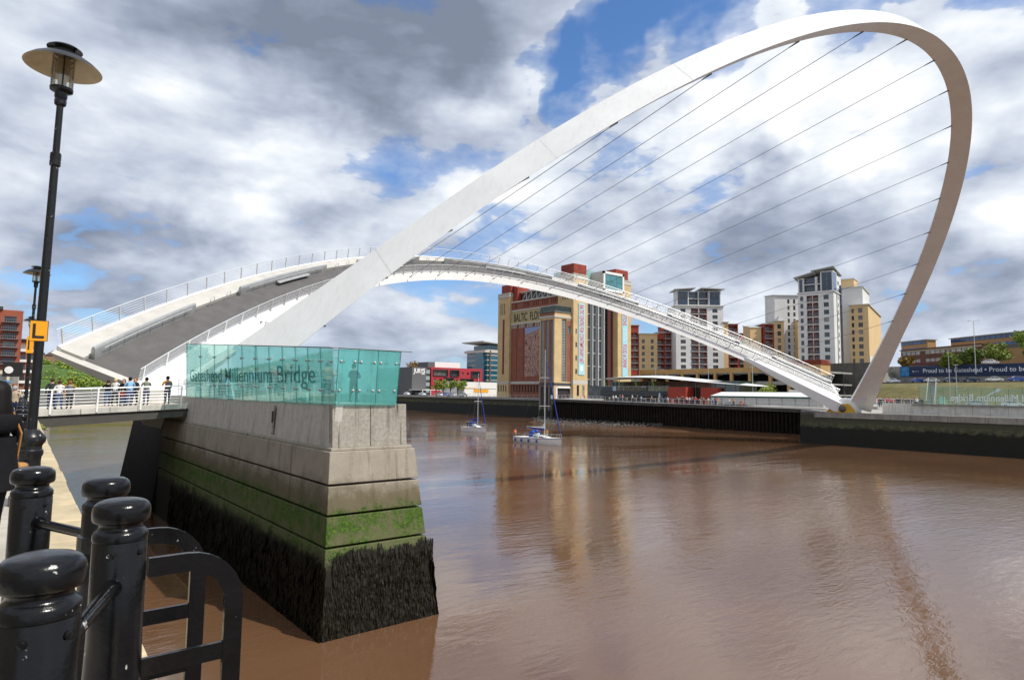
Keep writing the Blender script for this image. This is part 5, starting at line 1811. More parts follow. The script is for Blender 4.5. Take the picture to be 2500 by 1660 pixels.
MB().box(0, -5, .8, 2.4, 3, 3.5).build('trailer_body', M_CANV, vn, bevel=.08)
for y in (-3.6, 1.6):
    MB().tube([(-.02, y, .45), (2.42, y, .45)], .45, 12).build('wheel', M_DARK, vn)
# life ring on the promenade railing
lr = thing('life_ring', 'orange and white life ring on the promenade railing', 'life ring', (127.3, 76.5, 6.75))
MB().loft([[(0, (.42 + .1 * cos(b_)) * cos(a), (.42 + .1 * cos(b_)) * sin(a)) if False else (.1 * sin(b_), (.42 + .1 * cos(b_)) * cos(a), (.42 + .1 * cos(b_)) * sin(a)) for b_ in [k * pi / 3 for k in range(6)]] for a in [k * pi / 8 for k in range(17)]], caps=False).build('ring', mat('ring_orange', (.65, .12, .04), .5), lr)
MB().box(.02, -.3, -.3, .08, .3, .3).build('ring_board', M_FRAMEW, lr)

# ================================================================ hotel, red office, glass tower, shed left of the mill
ht = thing('grey_hotel', 'dark grey hotel block with white rooftop name left of the red office', 'hotel')
M_DGREY = mat('dark_grey_clad', (.105, .105, .108), .6, var=.05)
M_DBLK = mat('charcoal_clad', (.035, .037, .04), .6)
MB().box(153.0, 262, 6.6, 160.7, 275, 19.9).build('gable_wall', M_DGREY, ht)
hol = [(1 + i * 2.4, 8.2 + j * 3.1, 2.6 + i * 2.4, 9.9 + j * 3.1) for i in range(8) for j in range(4)]
sw = wall_with_holes(22, 13.2, hol, .3, z0=6.6).build('side_wall', M_DBLK, ht, at=(152.9, 297, 0), rz=-pi / 2)
for a, b_, c, d_ in hol:
    inst('window', pane_me(c - a, d_ - b_, 1, 1), sw, ((a + c) / 2, .22, b_))
MB().box(153.2, 275, 6.6, 162, 297, 19.8).build('main_block', M_DBLK, ht)
MB().box(160.7, 263, 6.6, 163.6, 275, 19.6).build('glazed_link', M_DBLK, ht)
for j in range(4):
    MB().box(161.0, 262.9, 8 + j * 3, 163.3, 262.98, 9.8 + j * 3).build('link_window', mat('pale_window', (.3, .36, .38), .1), ht)
place_text('hotel_lettering', 'JURYS', (153.9, 261.9, 17.2), (1, 0, 0), (0, 0, 1), 2.9, M_FRAMEW, ht, depth=.05, sx=.80, bold=.10)
place_text('hotel_lettering', 'INN', (158.0, 261.9, 16.5), (1, 0, 0), (0, 0, 1), 1.1, M_FRAMEW, ht, depth=.05, sx=.9, bold=.05)
MB().box(151.5, 250, 9.0, 162, 262, 9.3).build('canopy', M_FRAMEW, ht)
for x in (151.7, 156, 161.6):
    MB().box(x, 250.2, 6.6, x + .25, 250.5, 9.0).build('canopy_post', M_FRAMEW, ht)
ro = thing('red_office', 'bright red office with deep black framed windows and white roof plant', 'office')
hol = [(1.2, 15.8, 8.6, 18.2), (10.4, 15.8, 14.8, 18.2), (16.6, 16.4, 17.6, 17.6), (19.5, 16.4, 20.6, 17.6), (22.2, 15.6, 26.6, 18.0),
       (1.4, 13.0, 2.6, 14.3), (4.4, 13.0, 5.6, 14.3), (7.2, 12.4, 11.8, 14.6), (13.4, 12.9, 14.4, 14.2), (16.2, 12.2, 23.0, 14.4), (25.4, 12.8, 26.2, 14.1),
       (1.6, 9.8, 2.6, 11.2), (4.0, 9.6, 8.4, 11.6), (10.4, 9.8, 11.4, 11.2), (13.6, 9.4, 21.0, 11.6)]
hol = [(a * 1.07, 8.4 + (b_ - 8.4) * 1.07, c * 1.07, 8.4 + (d_ - 8.4) * 1.07) for a, b_, c, d_ in hol]
rw = wall_with_holes(30.6, 13.6, hol, .6, z0=6.6).build('front_wall', mat('crimson_clad', (.36, .022, .035), .6), ro, at=(163.7, 262.2, 0))
for a, b_, c, d_ in hol:
    o = inst('window', pane_me(c - a, d_ - b_, max(1, int((c - a) / 1.8)), 1), rw, ((a + c) / 2, .5, b_))
    if c - a > 3:
        fr = MB()
        for e in ((a - .3, b_ - .3, c + .3, b_), (a - .3, d_, c + .3, d_ + .3), (a - .3, b_, a, d_), (c, b_, c + .3, d_)):
            fr.box(e[0], -.5, e[1], e[2], .05, e[3])
        fr.build('window_hood', M_DBLK, rw)
MB().box(163.75, 262.85, 6.6, 194.2, 276, 20.1).build('main_block', MATS['crimson_clad'], ro)
MB().box(168.0, 266, 20.1, 183.0, 275, 23.0).build('roof_plant', M_FRAMEW, ro)
MB().box(164.0, 266, 20.1, 168.0, 275, 22.8).build('roof_plant_side', M_DGREY, ro)
gt = thing('glass_tower', 'blue glass office tower with upswept roof just left of the flour mill', 'office tower')
M_TG = mat('blue_curtain_glass', (.018, .10, .145), .06, var=.35, scale=.25, spec=1)
for j in range(9):
    MB().box(197, 262, 7 + j * 2.6, 214, 280, 9.2 + j * 2.6).build('glazed_floor', M_TG, gt)
    MB().box(196.7, 261.7, 9.2 + j * 2.6, 214, 280, 9.6 + j * 2.6).build('floor_band', M_STONE, gt)
MB().box(195.4, 263.5, 6.6, 198, 270, 29).build('stair_core', M_TG, gt)
MB().box(198.2, 261.3, 6.6, 199.0, 262.2, 30).build('brown_pier', mat('brown_pier', (.10, .08, .07), .7), gt)
MB().box(195.2, 261.4, 28.9, 214, 280, 30.0).build('stone_band', M_STONE, gt)
MB().box(200, 264, 30, 214, 278, 33).build('penthouse', M_TG, gt)
MB().hexa([(193.5, 261, 34.2), (214, 261, 33.0), (214, 280, 33.0), (193.5, 280, 34.2), (193.5, 261, 34.7), (214, 261, 33.3), (214, 280, 33.3), (193.5, 280, 34.7)]).build('swept_roof', MATS['wing_roof_grey'], gt)
sh = thing('white_shed', 'low white shed with orange gate left of the flour mill', 'shed')
MB().box(163.6, 240, 6.5, 186.5, 252, 13.1).build('shed_body', mat('shed_white', (.70, .69, .66), .7, var=.06), sh)
MB().box(163.54, 239.9, 6.5, 167.0, 239.98, 13.0).build('grey_end', M_DGREY, sh)
MB().box(173.0, 239.85, 8.3, 181.4, 239.95, 9.8).build('orange_gate', mat('orange_gate', (.75, .35, .02), .5), sh)
MB().box(168.5, 239.85, 10.1, 174, 239.95, 10.35).build('orange_lintel', MATS['orange_gate'], sh)
MB().box(167, 239.9, 10.0, 186, 239.97, 10.12).build('joint_line', M_DGREY, sh)

# ================================================================ right hand hillside: banner wall, offices
dv_ = Vector((-.53668, -.84378, 0)); nv_ = Vector((-.84378, .53668, 0))
bw0 = Vector((260.7, 92.05, 0))
rw_ = thing('banner_wall', 'long concrete retaining wall above the parked cars', 'wall')
for i in range(-3, 34):
    a = bw0 + dv_ * (i * 2.6 + .02) - nv_ * .35; b_ = bw0 + dv_ * (i * 2.6 + 2.58) - nv_ * .35
    z_ = 19.95 - .02 * i * 2.6
    MB().hexa([(a.x, a.y, 13), (b_.x, b_.y, 13), (b_.x - nv_.x, b_.y - nv_.y, 13), (a.x - nv_.x, a.y - nv_.y, 13), (a.x, a.y, z_), (b_.x, b_.y, z_), (b_.x - nv_.x, b_.y - nv_.y, z_), (a.x - nv_.x, a.y - nv_.y, z_)]).build('wall_panel', M_FARCONC, rw_)


def bpt(s, z, o=0.0): p = bw0 + dv_ * s + nv_ * o; return (p.x, p.y, z)


bn = thing('long_blue_banner', 'long navy banner with white lettering on the wall above the parked cars', 'banner')
SLZ = -.0165
M_NAVY = mat('navy_banner', (.008, .026, .085), .6, var=.06)
def bq(s0, s1, z0, z1, o, m, nm):
    MB().hexa([bpt(s0, z0 + SLZ * s0, o - .03), bpt(s1, z0 + SLZ * s1, o - .03), bpt(s1, z0 + SLZ * s1, o), bpt(s0, z0 + SLZ * s0, o), bpt(s0, z1 + SLZ * s0, o - .03), bpt(s1, z1 + SLZ * s1, o - .03), bpt(s1, z1 + SLZ * s1, o), bpt(s0, z1 + SLZ * s0, o)]).build(nm, m, bn)
bq(0, 78, 16.2, 19.85, .0, M_NAVY, 'cloth')
bq(.2, 4.6, 16.3, 19.75, .04, mat('banner_photo_blue', (.03, .22, .50), .6, var=.5, scale=1.2), 'photo_print')
bq(6.4, 6.9, 17.75, 18.25, .04, mat('banner_white2', (.75, .78, .82), .6), 'crest_mark')
bq(7.1, 9.3, 17.9, 18.1, .04, mat('banner_grey', (.35, .4, .5), .6), 'crest_line')
up_ = Vector((0, 0, 1))
txr = (dv_ + Vector((0, 0, SLZ))).normalized()
place_text('lettering', 'Proud to be Gateshead \u2022 Proud to be Gateshead', bpt(11.25, 17.32, .05), txr, (0, 0, 1), 2.05, mat('banner_white2', (.75, .78, .82), .6), bn, depth=.01, fit=51.8, bold=.02, by='word')
bk = thing('brick_terrace', 'two-storey brown brick building with white windows above the navy banner', 'building')
M_BRN = mat('brown_brick', (.13, .055, .04), .85, var=.15, scale=.3)
hol = []
for j, z in enumerate((24.6, 28.1)):
    for i in range(15):
        if i % 5 == 4: continue
        hol.append((1.0 + i * 2.85, z, 3.4 + i * 2.85, z + 1.35))
rzB = atan2(dv_.y, dv_.x)
fw_ = wall_with_holes(45, 7.4, hol, .2, z0=23.0).build('front_wall', M_BRN, bk, at=(332, 116.5, 0), rz=rzB)
for a, b_, c, d_ in hol:
    inst('window', pane_me(c - a, d_ - b_, 3, 2, None, M_FRAMEW, .14), fw_, ((a + c) / 2, .12, b_))
MB().box(0, .25, 23, 45, 9, 30.3).build('main_block', M_BRN, bk, at=(332, 116.5, 0), rz=rzB)
MB().box(-.4, -.5, 30.4, 45.4, 9, 30.75).build('roof_edge', mat('rust_roof', (.16, .05, .035), .8), bk, at=(332, 116.5, 0), rz=rzB)
MB().box(.0, -.06, 29.55, 45, .0, 30.2).build('cream_band', mat('cream_band', (.42, .38, .30), .8), bk, at=(332, 116.5, 0), rz=rzB)
for nm, lab, P_, w_, zt_, z0_ in (('glazed_office', 'long blue-glazed office with tan bands at the top right edge', (385.4, 111.7), 60, 39.4, 24), ('glazed_office', 'small blue-glazed office left of the long one on the hilltop', (388, 136), 19, 39.0, 24)):
    of = thing(nm, lab, 'office')
    MB().box(0, .2, z0_, w_, 5, zt_ - .2).build('main_block', mat('office_tan', (.40, .22, .095), .8), of, at=(P_[0], P_[1], 0), rz=rzB)
    for k, (za, zb_, m_) in enumerate(((zt_ - 2.1, zt_ - .45, M_TG), (zt_ - 5.4, zt_ - 4.0, M_TG), (zt_ - 7.0, zt_ - 5.6, M_DGREY))):
        n_ = int(w_ / 3)
        if k == 2:
            MB().box(0, -.02, za, w_, .19, zb_).build('grey_band', M_DGREY, of, at=(P_[0], P_[1], 0), rz=rzB)
            continue
        for i in range(n_):
            MB().box(.15 + i * 3, .0, za, 2.95 + i * 3, .19, zb_).build('window', mat('office_blue_glass', (.008, .055, .16), .06, var=.5, scale=.2, spec=1), of, at=(P_[0], P_[1], 0), rz=rzB)
    MB().box(-.6, -.7, zt_ - .2, w_ + .6, 5.5, zt_ + .15).build('roof_edge', MATS['wing_roof_grey'], of, at=(P_[0], P_[1], 0), rz=rzB)

# street columns on the far bank
def column(P_, h, label, arm=0.9):
    t = thing('street_lamp', label, 'street lamp', P_)
    MB().tube([(0, 0, 0), (0, 0, h)], [.11, .06], 8).build('pole', mat('galvanised', (.42, .43, .44), .5, metal=.4), t)
    for s in (-1, 1):
        MB().tube([(0, 0, h - .05), (0, s * arm, h + .12)], .04, 6).build('arm', MATS['galvanised'], t)
        MB().hexa([(-.12, s * arm - .1, h + .05), (.12, s * arm - .1, h + .05), (.12, s * arm + .45 * s, h + .05), (-.12, s * arm + .45 * s, h + .05), (-.06, s * arm, h + .2), (.06, s * arm, h + .2), (.06, s * arm + .4 * s, h + .18), (-.06, s * arm + .4 * s, h + .18)]).build('lantern', MATS['galvanised'], t)


column((203.6, 53.5, 15.0), 14.2, 'tallest street lamp rising over the right end of the navy banner')
column((192.2, 56.3, 7.0), 13.8, 'street lamp in front of the navy banner lettering', .05)
column((187.7, 53.5, 7.0), 9.7, 'short brown post just right of the banner lamp', .02)
column((140.0, 81.2, 6.3), 10.6, 'street lamp between the marquee and the car park', .5)
column((150.0, 99.9, 6.4), 10.2, 'street lamp behind the middle of the pavilion roof')
column((150.0, 117.6, 6.4), 9.7, 'street lamp behind the left of the pavilion roof')
column((216.5, 97.0, 13.5), 11.0, 'street lamp against the dark retaining wall')
# stair rails on the grass bank
sr = thing('bank_stairs', 'concrete steps with handrails climbing the grass bank', 'stairs', (199, 63, 6.6))
for i in range(14):
    MB().box(i * .95, -.9 + i * .25, i * .46, i * .95 + 1.2, .9 + i * .25, i * .46 + .4).build('step', M_FARCONC, sr)
for s in (-1, 1):
    MB().tube([(0, s, 1.2), (13, s + 3.4, 7.6)], .06, 6).build('handrail', M_RAIL, sr)
far_railing('roadside_railing', 'grey railing beside the road at the foot of the grass bank', [(172, 30, 6.6), (180, 72, 6.6)], h=1.3, post=1.4)

# ================================================================ left bank: flats and wooded hill
fl = thing('red_brick_flats', 'tall red brick riverside flats with stacked balconies at the far left', 'flats')
M_RBF = mat('flats_red_brick', (.28, .075, .04), .85, var=.1, scale=.3)
hol = [(a, 13.6 + 1.97 * j, a + .9, 14.9 + 1.97 * j) for a in (11.2, 13.3) for j in range(6)]
fq = wall_with_holes(19.0, 14.0, hol, .25, z0=12.2).build('front_wall', M_RBF, fl, at=(-14.2, 190, 0))
for a, b_, c, d_ in hol:
    inst('window', pane_me(c - a, d_ - b_, 1, 2), fq, ((a + c) / 2, .18, b_))
MB().box(-14.2, 190.3, 12.2, 4.8, 212, 26.2).build('main_block', M_RBF, fl)
MB().box(-14.3, 189.8, 6.8, 4.9, 212, 12.2).build('cream_base', mat('cream_base', (.60, .51, .38), .85), fl)
MB().box(-14.5, 189.5, 26.2, 1.0, 212, 26.9).build('roof_edge', M_DBLK, fl)
for j in range(6):
    z = 13.4 + 1.97 * j
    bc = empty('balcony', parent=fl)
    MB().box(.9, 188.7, z, 4.3, 190, z + .12).build('floor_slab', M_BALC, bc)
    MB().box(.9, 188.7, z + .75, 4.3, 188.78, z + .82).build('top_rail', M_BALC, bc)
    for i in range(9):
        MB().box(.9 + i * .42, 188.7, z + .12, .95 + i * .42, 188.75, z + .75).build('bar', M_BALC, bc)
    MB().box(1.4, 189.92, z + .12, 3.6, 189.98, z + 1.5).build('balcony_door', M_GLASSDK, bc)
for x in (-1.8, 1.0, 3.2):
    MB().box(x, 189.7, 8.6, x + 1.6, 189.78, 11.2).build('shop_window', M_GLASSDK, fl)
MB().box(.5, 189.6, 9.2, 3.6, 189.75, 9.7).build('blue_fascia', mat('blue_fascia', (.10, .25, .42), .6), fl)
f2 = thing('terraced_flats', 'smaller brown flats beyond the red brick ones, behind the lamp post', 'flats')
MB().box(2, 214, 6.8, 9.6, 230, 20.6).build('main_block', mat('flats_brown', (.24, .11, .07), .85), f2)
for j in range(4):
    for i in range(2):
        MB().box(5.4 + i * 1.8, 213.9, 9.5 + j * 2.8, 6.6 + i * 1.8, 213.98, 11 + j * 2.8).build('window', M_GLASSDK, f2)
        MB().box(5.3 + i * 1.8, 213.3, 9.2 + j * 2.8, 6.8 + i * 1.8, 213.9, 9.9 + j * 2.8).build('balcony', M_FRAMEW, f2)
MB().box(1.7, 213.5, 20.6, 9.9, 230, 21).build('roof', M_DBLK, f2)
f3 = thing('hilltop_houses', 'row of brown houses on the skyline behind the raised deck end', 'houses')
for i in range(5):
    x = 12 + i * 5.2
    MB().box(x, 340, 14, x + 5, 350, 22.5 - .5 * i).build('house', mat('house_brick', (.26, .15, .10), .85), f3)
    MB().prism([(x - .2, 339.6, 22.5 - .5 * i), (x + 5.2, 339.6, 22.5 - .5 * i), (x + 2.5, 339.6, 24.6 - .5 * i)], (0, 11, 0)).build('roof', mat('house_roof', (.12, .09, .08), .85), f3)
hl = MB()
rg = []
for i in range(15):
    x = -30 + i * 8
    rg.append([(x, 296 - .35 * x + 4 * sin(i), 6.0), (x, 304 - .3 * x, 8.8), (x, 316 - .3 * x, 15.5 - max(0, x - 20) * .10), (x, 334 - .3 * x, 19.5 - max(0, x - 10) * .12), (x, 380, 20)])
hl.loft(rg, 0, False, False)
tag(hl.build('wooded_hill', mat('hill_turf', (.06, .11, .02), .95, var=.4, scale=.2)), kind='structure')
lbk = MB().box(-60, 232, -2, 14, 420, 6.5)
tag(lbk.build('left_bank_ground', M_PROM), kind='structure')
lb3 = MB(); lb3.add([(6, 270, 5.8), (60, 285, 5.8), (60, 330, 6.2), (6, 330, 6.2), (6, 270, -2), (60, 285, -2)], [(0, 1, 2, 3), (4, 5, 1, 0)])
tag(lb3.build('left_bank_shore', M_GRASS), kind='structure')

# ================================================================ quayside buildings on the near bank, beside the viewer (mirrored in the glass screen)
nb_specs = [('pale stone quayside office on the near bank, opposite the pier', 12, 26, (.52, .43, .31), 17), ('tan quayside court building beside the stone office', 40, 30, (.50, .36, .22), 15), ('red brick quayside warehouse farther along the near bank', 72, 28, (.34, .14, .09), 16), ('cream quayside block upstream of the viewer', -18, 28, (.56, .50, .40), 14)]
for lab, y0_, L_, c_, h_ in nb_specs:
    b_ = thing('quayside_building', lab, 'building', (-24, y0_, 6.8))
    m_ = mat('near_bank_' + str(y0_), c_, .85, var=.08, scale=.4)
    hol = [(1.2 + i * 2.6, 1.0 + j * 3.4, 2.5 + i * 2.6, 3.0 + j * 3.4) for i in range(int((L_ - 2) / 2.6)) for j in range(int(h_ / 3.4))]
    f_ = wall_with_holes(L_, h_, hol, .25).build('front_wall', m_, b_, rz=pi / 2)
    for a, z, c, d_ in hol:
        inst('window', pane_me(1.3, 2.0, 2, 2, None, M_FRAMEW), f_, ((a + c) / 2, .2, z))
    MB().box(-12, 0.02, 0, -.3, L_ - .02, h_).build('main_block', m_, b_)
    MB().prism([(.4, 0, h_), (-12.4, 0, h_), (-6, 0, h_ + 4)], (0, L_, 0)).build('roof', MATS['house_roof'], b_)
# ================================================================ quay lamps
lamp_proto = thing('quay_lamp', 'tall black quay lamp with wide saucer shade and letter sign, nearest the viewer', 'street lamp', (0.45, 10.9, 6.8), 0, 'saucer-shade lamps along the quay')
M_LBLK = mat('lamp_black_paint', (0.008, 0.0085, 0.0095), .30, var=.35, scale=7, spec=.4, chips=11)
MB().lathe([(.23, 0), (.23, .12), (.20, .16), (.175, .24), (.16, .55), (.165, .60), (.185, .63), (.185, .68), (.165, .70), (.16, .735), (.175, .76), (.205, .79), (.21, .83), (.19, .87), (.13, .92), (.095, .95)], n=28).build('pedestal', M_LBLK, lamp_proto, auto=35)
MB().lathe([(.085, .94), (.080, 2.4), (.074, 3.4), (.070, 4.38)], n=20).build('lower_pole', M_LBLK, lamp_proto, auto=40)
cl_ = MB().lathe([(.070, 4.36), (.095, 4.37), (.097, 4.42), (.092, 4.44), (.097, 4.46), (.095, 4.53), (.070, 4.55)], n=20).build('joint_collar', M_LBLK, lamp_proto, auto=35)
MB().tube([(-.02, -.09, 4.5), (-.02, -.11, 4.6)], .02, 8).build('clamp_bolt', M_LBLK, cl_)
MB().lathe([(.062, 4.53), (.060, 5.22)], n=18).build('upper_pole', M_LBLK, lamp_proto, auto=40)
MB().lathe([(.060, 5.18), (.082, 5.20), (.086, 5.25), (.078, 5.27), (.09, 5.30), (.09, 5.36), (.16, 5.385), (.165, 5.42), (.10, 5.43)], n=22).build('lantern_base', M_LBLK, lamp_proto, auto=35)
lg = MB()
rings = [[(.158 * cos(2 * pi * i / 24), .158 * sin(2 * pi * i / 24), z) for i in range(24)] for z in (5.42, 5.86)]
lg.loft(rings, caps=False)
lg.build('lantern_glass', glass_mat('lantern_clear', (.93, .92, .86), refl=.8, milk=.14, milkcol=(.8, .78, .68)), lamp_proto, smooth=True)
MB().lathe([(.0, 5.62), (.085, 5.62), (.085, 5.64)] + [(r, 5.64 + k * .016) for k in range(11) for r in ((.085,) if k % 2 else (.100,))] + [(.085, 5.83), (0, 5.84)], n=18).build('ribbed_reflector', mat('reflector_amber', (.30, .20, .09), .4, metal=.3), lamp_proto)
MB().lathe([(.0, 5.43), (.06, 5.43), (.062, 5.60), (.0, 5.61)], n=14).build('lamp_tube', mat('lamp_tube', (.7, .7, .66), .4), lamp_proto)
for a in (.5, 2.6, 4.7):
    MB().tube([(.165 * cos(a), .165 * sin(a), 5.40), (.165 * cos(a), .165 * sin(a), 5.88)], .013, 6).build('lantern_strut', M_LBLK, lamp_proto)
sh_ = MB()
n = 48
top = [[(r * cos(2 * pi * i / n), r * sin(2 * pi * i / n), z) for i in range(n)] for r, z in ((.16, 5.90), (.30, 5.855), (.45, 5.775), (.530, 5.715), (.545, 5.70))]
sh_.loft(top, 0, True, False)
bot = [[(r * cos(2 * pi * i / n), r * sin(2 * pi * i / n), z) for i in range(n)] for r, z in ((.545, 5.70), (.528, 5.703), (.45, 5.755), (.30, 5.835), (.14, 5.885))]
sh_.loft(bot, 1, True, False)
sh_.build('saucer_shade', [M_LBLK, mat('stained_enamel', (.56, .47, .31), .5, var=.18, scale=3, detail=8)], lamp_proto, auto=60)
MB().lathe([(.14, 5.88), (.15, 5.93), (.13, 5.96)], n=24).build('vent_neck', mat('vent_dark', (.05, .045, .04), .6), lamp_proto, auto=40)
hm_ = MB()
hm_.lathe([(.0, 6.01), (.10, 6.008), (.20, 5.985), (.25, 5.955), (.245, 5.95), (.19, 5.965), (.10, 5.98), (0, 5.985)], n=36)
hm_.build('top_hood', M_LBLK, lamp_proto, auto=50)
MB().tube([(.13, -.14, 5.88), (.13, -.14, 5.98)], .02, 6).build('hood_bracket', M_LBLK, lamp_proto)
for ch_ in lamp_proto.children:
    nm_ = ch_.name.split('.')[0]
    if nm_ in ('lower_pole', 'upper_pole', 'joint_collar'): ch_.scale = (.70, .70, 1)
    if nm_ == 'pedestal': ch_.scale = (.82, .82, 1)
lamp_proto.rotation_euler = (0, .0105, 0)
for ch_ in lamp_proto.children:
    if ch_.name.split('.')[0] in ('lantern_base', 'lantern_glass', 'ribbed_reflector', 'lamp_tube', 'lantern_strut', 'saucer_shade', 'vent_neck', 'top_hood', 'hood_bracket'):
        ch_.scale = (.87, .87, 1.0)
lamp_proto.scale = (1, 1, 1.078)
l2 = copy_tree(lamp_proto); l2.location = (1.08, 32.0, 6.8); l2['label'] = 'second quay lamp along, half hidden behind the nearest pole'
l3 = copy_tree(lamp_proto); l3.location = (1.80, 55.6, 6.8); l3['label'] = 'third and smallest quay lamp, farthest along the quay'
# letter sign on the nearest lamp
ls = thing('letter_sign', 'amber sign with black letter L strapped to the nearest lamp post', 'sign', (0.37 + .075, 10.60 - .02, 9.14))
fwd = Vector((sin(HEAD - .45), cos(HEAD - .45), 0)); rgt = Vector((fwd.y, -fwd.x, 0))


def sgn(x0, z0, x1, z1, o, m, nm, parent, t=.006):
    pts = []
    for oo in (o, o + t):
        for x, z in ((x0, z0), (x1, z0), (x1, z1), (x0, z1)):
            p = rgt * x - fwd * oo; pts.append((p.x, p.y, z))
    return MB().hexa([pts[0], pts[1], pts[5], pts[4], pts[3], pts[2], pts[6], pts[7]]).build(nm, m, parent)


M_AMB = mat('amber_enamel', (.85, .36, .008), .45, var=.03)
M_INK = mat('ink_black', (.01, .01, .01), .5)
sgn(-.102, -.138, .102, .138, .0, M_INK, 'backing', ls)
sgn(-.096, -.132, .096, .132, .007, M_AMB, 'face', ls)
sgn(-.064, -.096, -.034, .096, .014, M_INK, 'letter_stem', ls)
sgn(-.034, -.096, .064, -.066, .014, M_INK, 'letter_foot', ls)
ls2 = thing('letter_sign', 'small amber sign on the second quay lamp', 'sign', (1.0, 31.75, 10.05))
sgn(-.03, -.33, .2, .33, .0, M_AMB, 'face', ls2)
sgn(.02, -.2, .07, .2, .007, M_INK, 'letter_stem', ls2)
fg = thing('direction_sign', 'small black hanging sign with white roundel on the quay lamps', 'sign', (1.0, 31.6, 9.05))
sgn(-.72, -.28, -.08, .28, .0, M_INK, 'plate', fg, .03)
cc = MB(); p_ = rgt * -.52 - fwd * .04
cc.add([(p_.x + rgt.x * .14 * cos(a), p_.y + rgt.y * .14 * cos(a), -.02 + .14 * sin(a)) for a in [k * pi / 8 for k in range(16)]], [tuple(range(16))])
cc.build('roundel', M_FRAMEW, fg)

# ================================================================ sailing boats
M_GEL = mat('white_gelcoat', (.76, .76, .74), .25, var=.04)
M_SAILBLUE = mat('royal_blue_canvas', (.012, .035, .26), .75, var=.12)
M_MAST = mat('mast_alloy', (.60, .61, .62), .35, metal=.5)


def yacht(label, loc, rz, L, mast_h, fenders=True, small=False):
    t = thing('sailing_boat', label, 'sailing boat', loc, rz)
    b = L * .155
    st = []
    for i in range(13):
        u = i / 12            # stern 0 -> bow 1 along +x
        x = -L / 2 + L * u
        bw = b * (.72 + .28 * sin(pi * min(1, u * 1.25 + .12))) * (1 - max(0, (u - .55) / .45) ** 1.9)
        bw = max(bw, .015)
        fb = .95 + .28 * u ** 2 + .05 * (1 - u)
        st.append([(x, -bw, fb), (x + .02, -bw * .97, fb * .45), (x * .985, -bw * .78, -.12), (x * .98, 0, -.35), (x * .985, bw * .78, -.12), (x + .02, bw * .97, fb * .45), (x, bw, fb)])
    h = MB().loft(st, 0, False, False)
    h.add([st[0][k] for k in range(7)], [tuple(range(7))])
    h.build('hull', M_GEL, t, auto=40)
    dk_ = MB()
    for a, c in zip(st[:-1], st[1:]):
        dk_.quad((a[0][0], a[0][1], a[0][2]), (c[0][0], c[0][1], c[0][2]), (c[6][0], c[6][1], c[6][2]), (a[6][0], a[6][1], a[6][2]))
    dk_.build('deck', mat('deck_cream', (.66, .64, .57), .6), t)
    rub = MB()
    for s in (0, 6):
        rub.tube([(q[s][0], q[s][1] * 1.01, q[s][2] - .12) for q in st], .03, 5)
    rub.build('rubbing_stripe', M_SAILBLUE if not small else M_DARK, t)
    cab = []
    for i in range(7):
        u = i / 6; x = -L * .10 + L * .40 * u
        w = b * (.66 - .22 * u ** 1.6); z1 = 1.0 + .50 * (1 - u ** 2.4)
        cab.append([(x, -w, .98), (x, -w * .82, z1 - .06), (x, 0, z1 + .04), (x, w * .82, z1 - .06), (x, w, .98)])
    MB().loft(cab, 0, False, False).add(cab[0], [(0, 1, 2, 3, 4)]).build('coachroof', M_GEL, t, auto=40)
    for s in (-1, 1):
        for k in range(2):
            x = -L * .04 + k * L * .13
            MB().hexa([(x, s * b * .60, 1.14), (x + L * .09, s * b * .575, 1.12), (x + L * .09, s * b * .58, 1.12), (x, s * b * .64, 1.14), (x, s * b * .55, 1.33), (x + L * .09, s * b * .53, 1.30), (x + L * .09, s * b * .57, 1.30), (x, s * b * .59, 1.33)]).build('cabin_window', M_GLASSDK, t)
    mx = L * .12
    MB().tube([(mx, 0, 1.3), (mx, 0, mast_h)], [.085, .06], 8).build('mast', M_MAST, t)
    for f in (.40, .70) if not small else (.52,):
        MB().tube([(mx, -b * .75, mast_h * f), (mx, 0, mast_h * f + .05), (mx, b * .75, mast_h * f)], .035, 5).build('spreader', M_MAST, t)
    MB().tube([(mx, 0, 2.35), (mx - L * .42, 0, 2.42)], .06, 6).build('boom', M_MAST, t)
    cov = []
    for i in range(9):
        u = i / 8; x = mx + .05 - L * .43 * u
        hh = .42 * (1 - u * .55) + (.75 * (1 - u * 5) ** 2 if u < .2 else 0); w = .17 * (1 - .4 * u)
        cov.append([(x, -w * .6, 2.28 + .02 * i), (x, -w, 2.42 + .02 * i), (x, -w * .35, 2.44 + hh), (x, w * .35, 2.44 + hh), (x, w, 2.42 + .02 * i), (x, w * .6, 2.28 + .02 * i)])
    MB().loft(cov, 0).build('sail_cover', M_SAILBLUE, t, auto=60)
    if not small:
        cv2 = [[(p[0], p[1] * 1.08, p[2] + .05) for p in r[2:4]] + [(r[3][0], r[4][1] * 1.02, r[4][2] + .16), (r[2][0], r[1][1] * 1.02, r[1][2] + .16)] for r in cov]
        MB().loft(cv2, 0).build('flaked_sail', mat('sail_white', (.74, .72, .66), .8), t)
    # furled headsail on the forestay
    bow = Vector((L * .49, 0, 1.28)); hd = Vector((mx, 0, mast_h * .97))
    MB().tube([bow.lerp(hd, f) for f in (.03, .12, .5, .86, .9)], [.03, .085, .075, .04, .02], 8).build('furled_headsail', M_SAILBLUE, t)
    rg_ = [(hd, bow), (Vector((mx, 0, mast_h)), Vector((-L * .49, 0, 1.0)))]
    for s in (-1, 1):
        rg_ += [(Vector((mx, 0, mast_h * .98)), Vector((mx, s * b * .75, mast_h * (.70 if not small else .52)))), (Vector((mx, s * b * .75, mast_h * (.70 if not small else .52))), Vector((mx - .1, s * b * .93, 1.1))), (Vector((mx, 0, mast_h * .66)), Vector((mx - .7, s * b * .93, 1.1)))]
    for a, c in rg_:
        MB().tube([a, c], .014, 4).build('rigging_wire', M_CABLE, t)
    sp = []
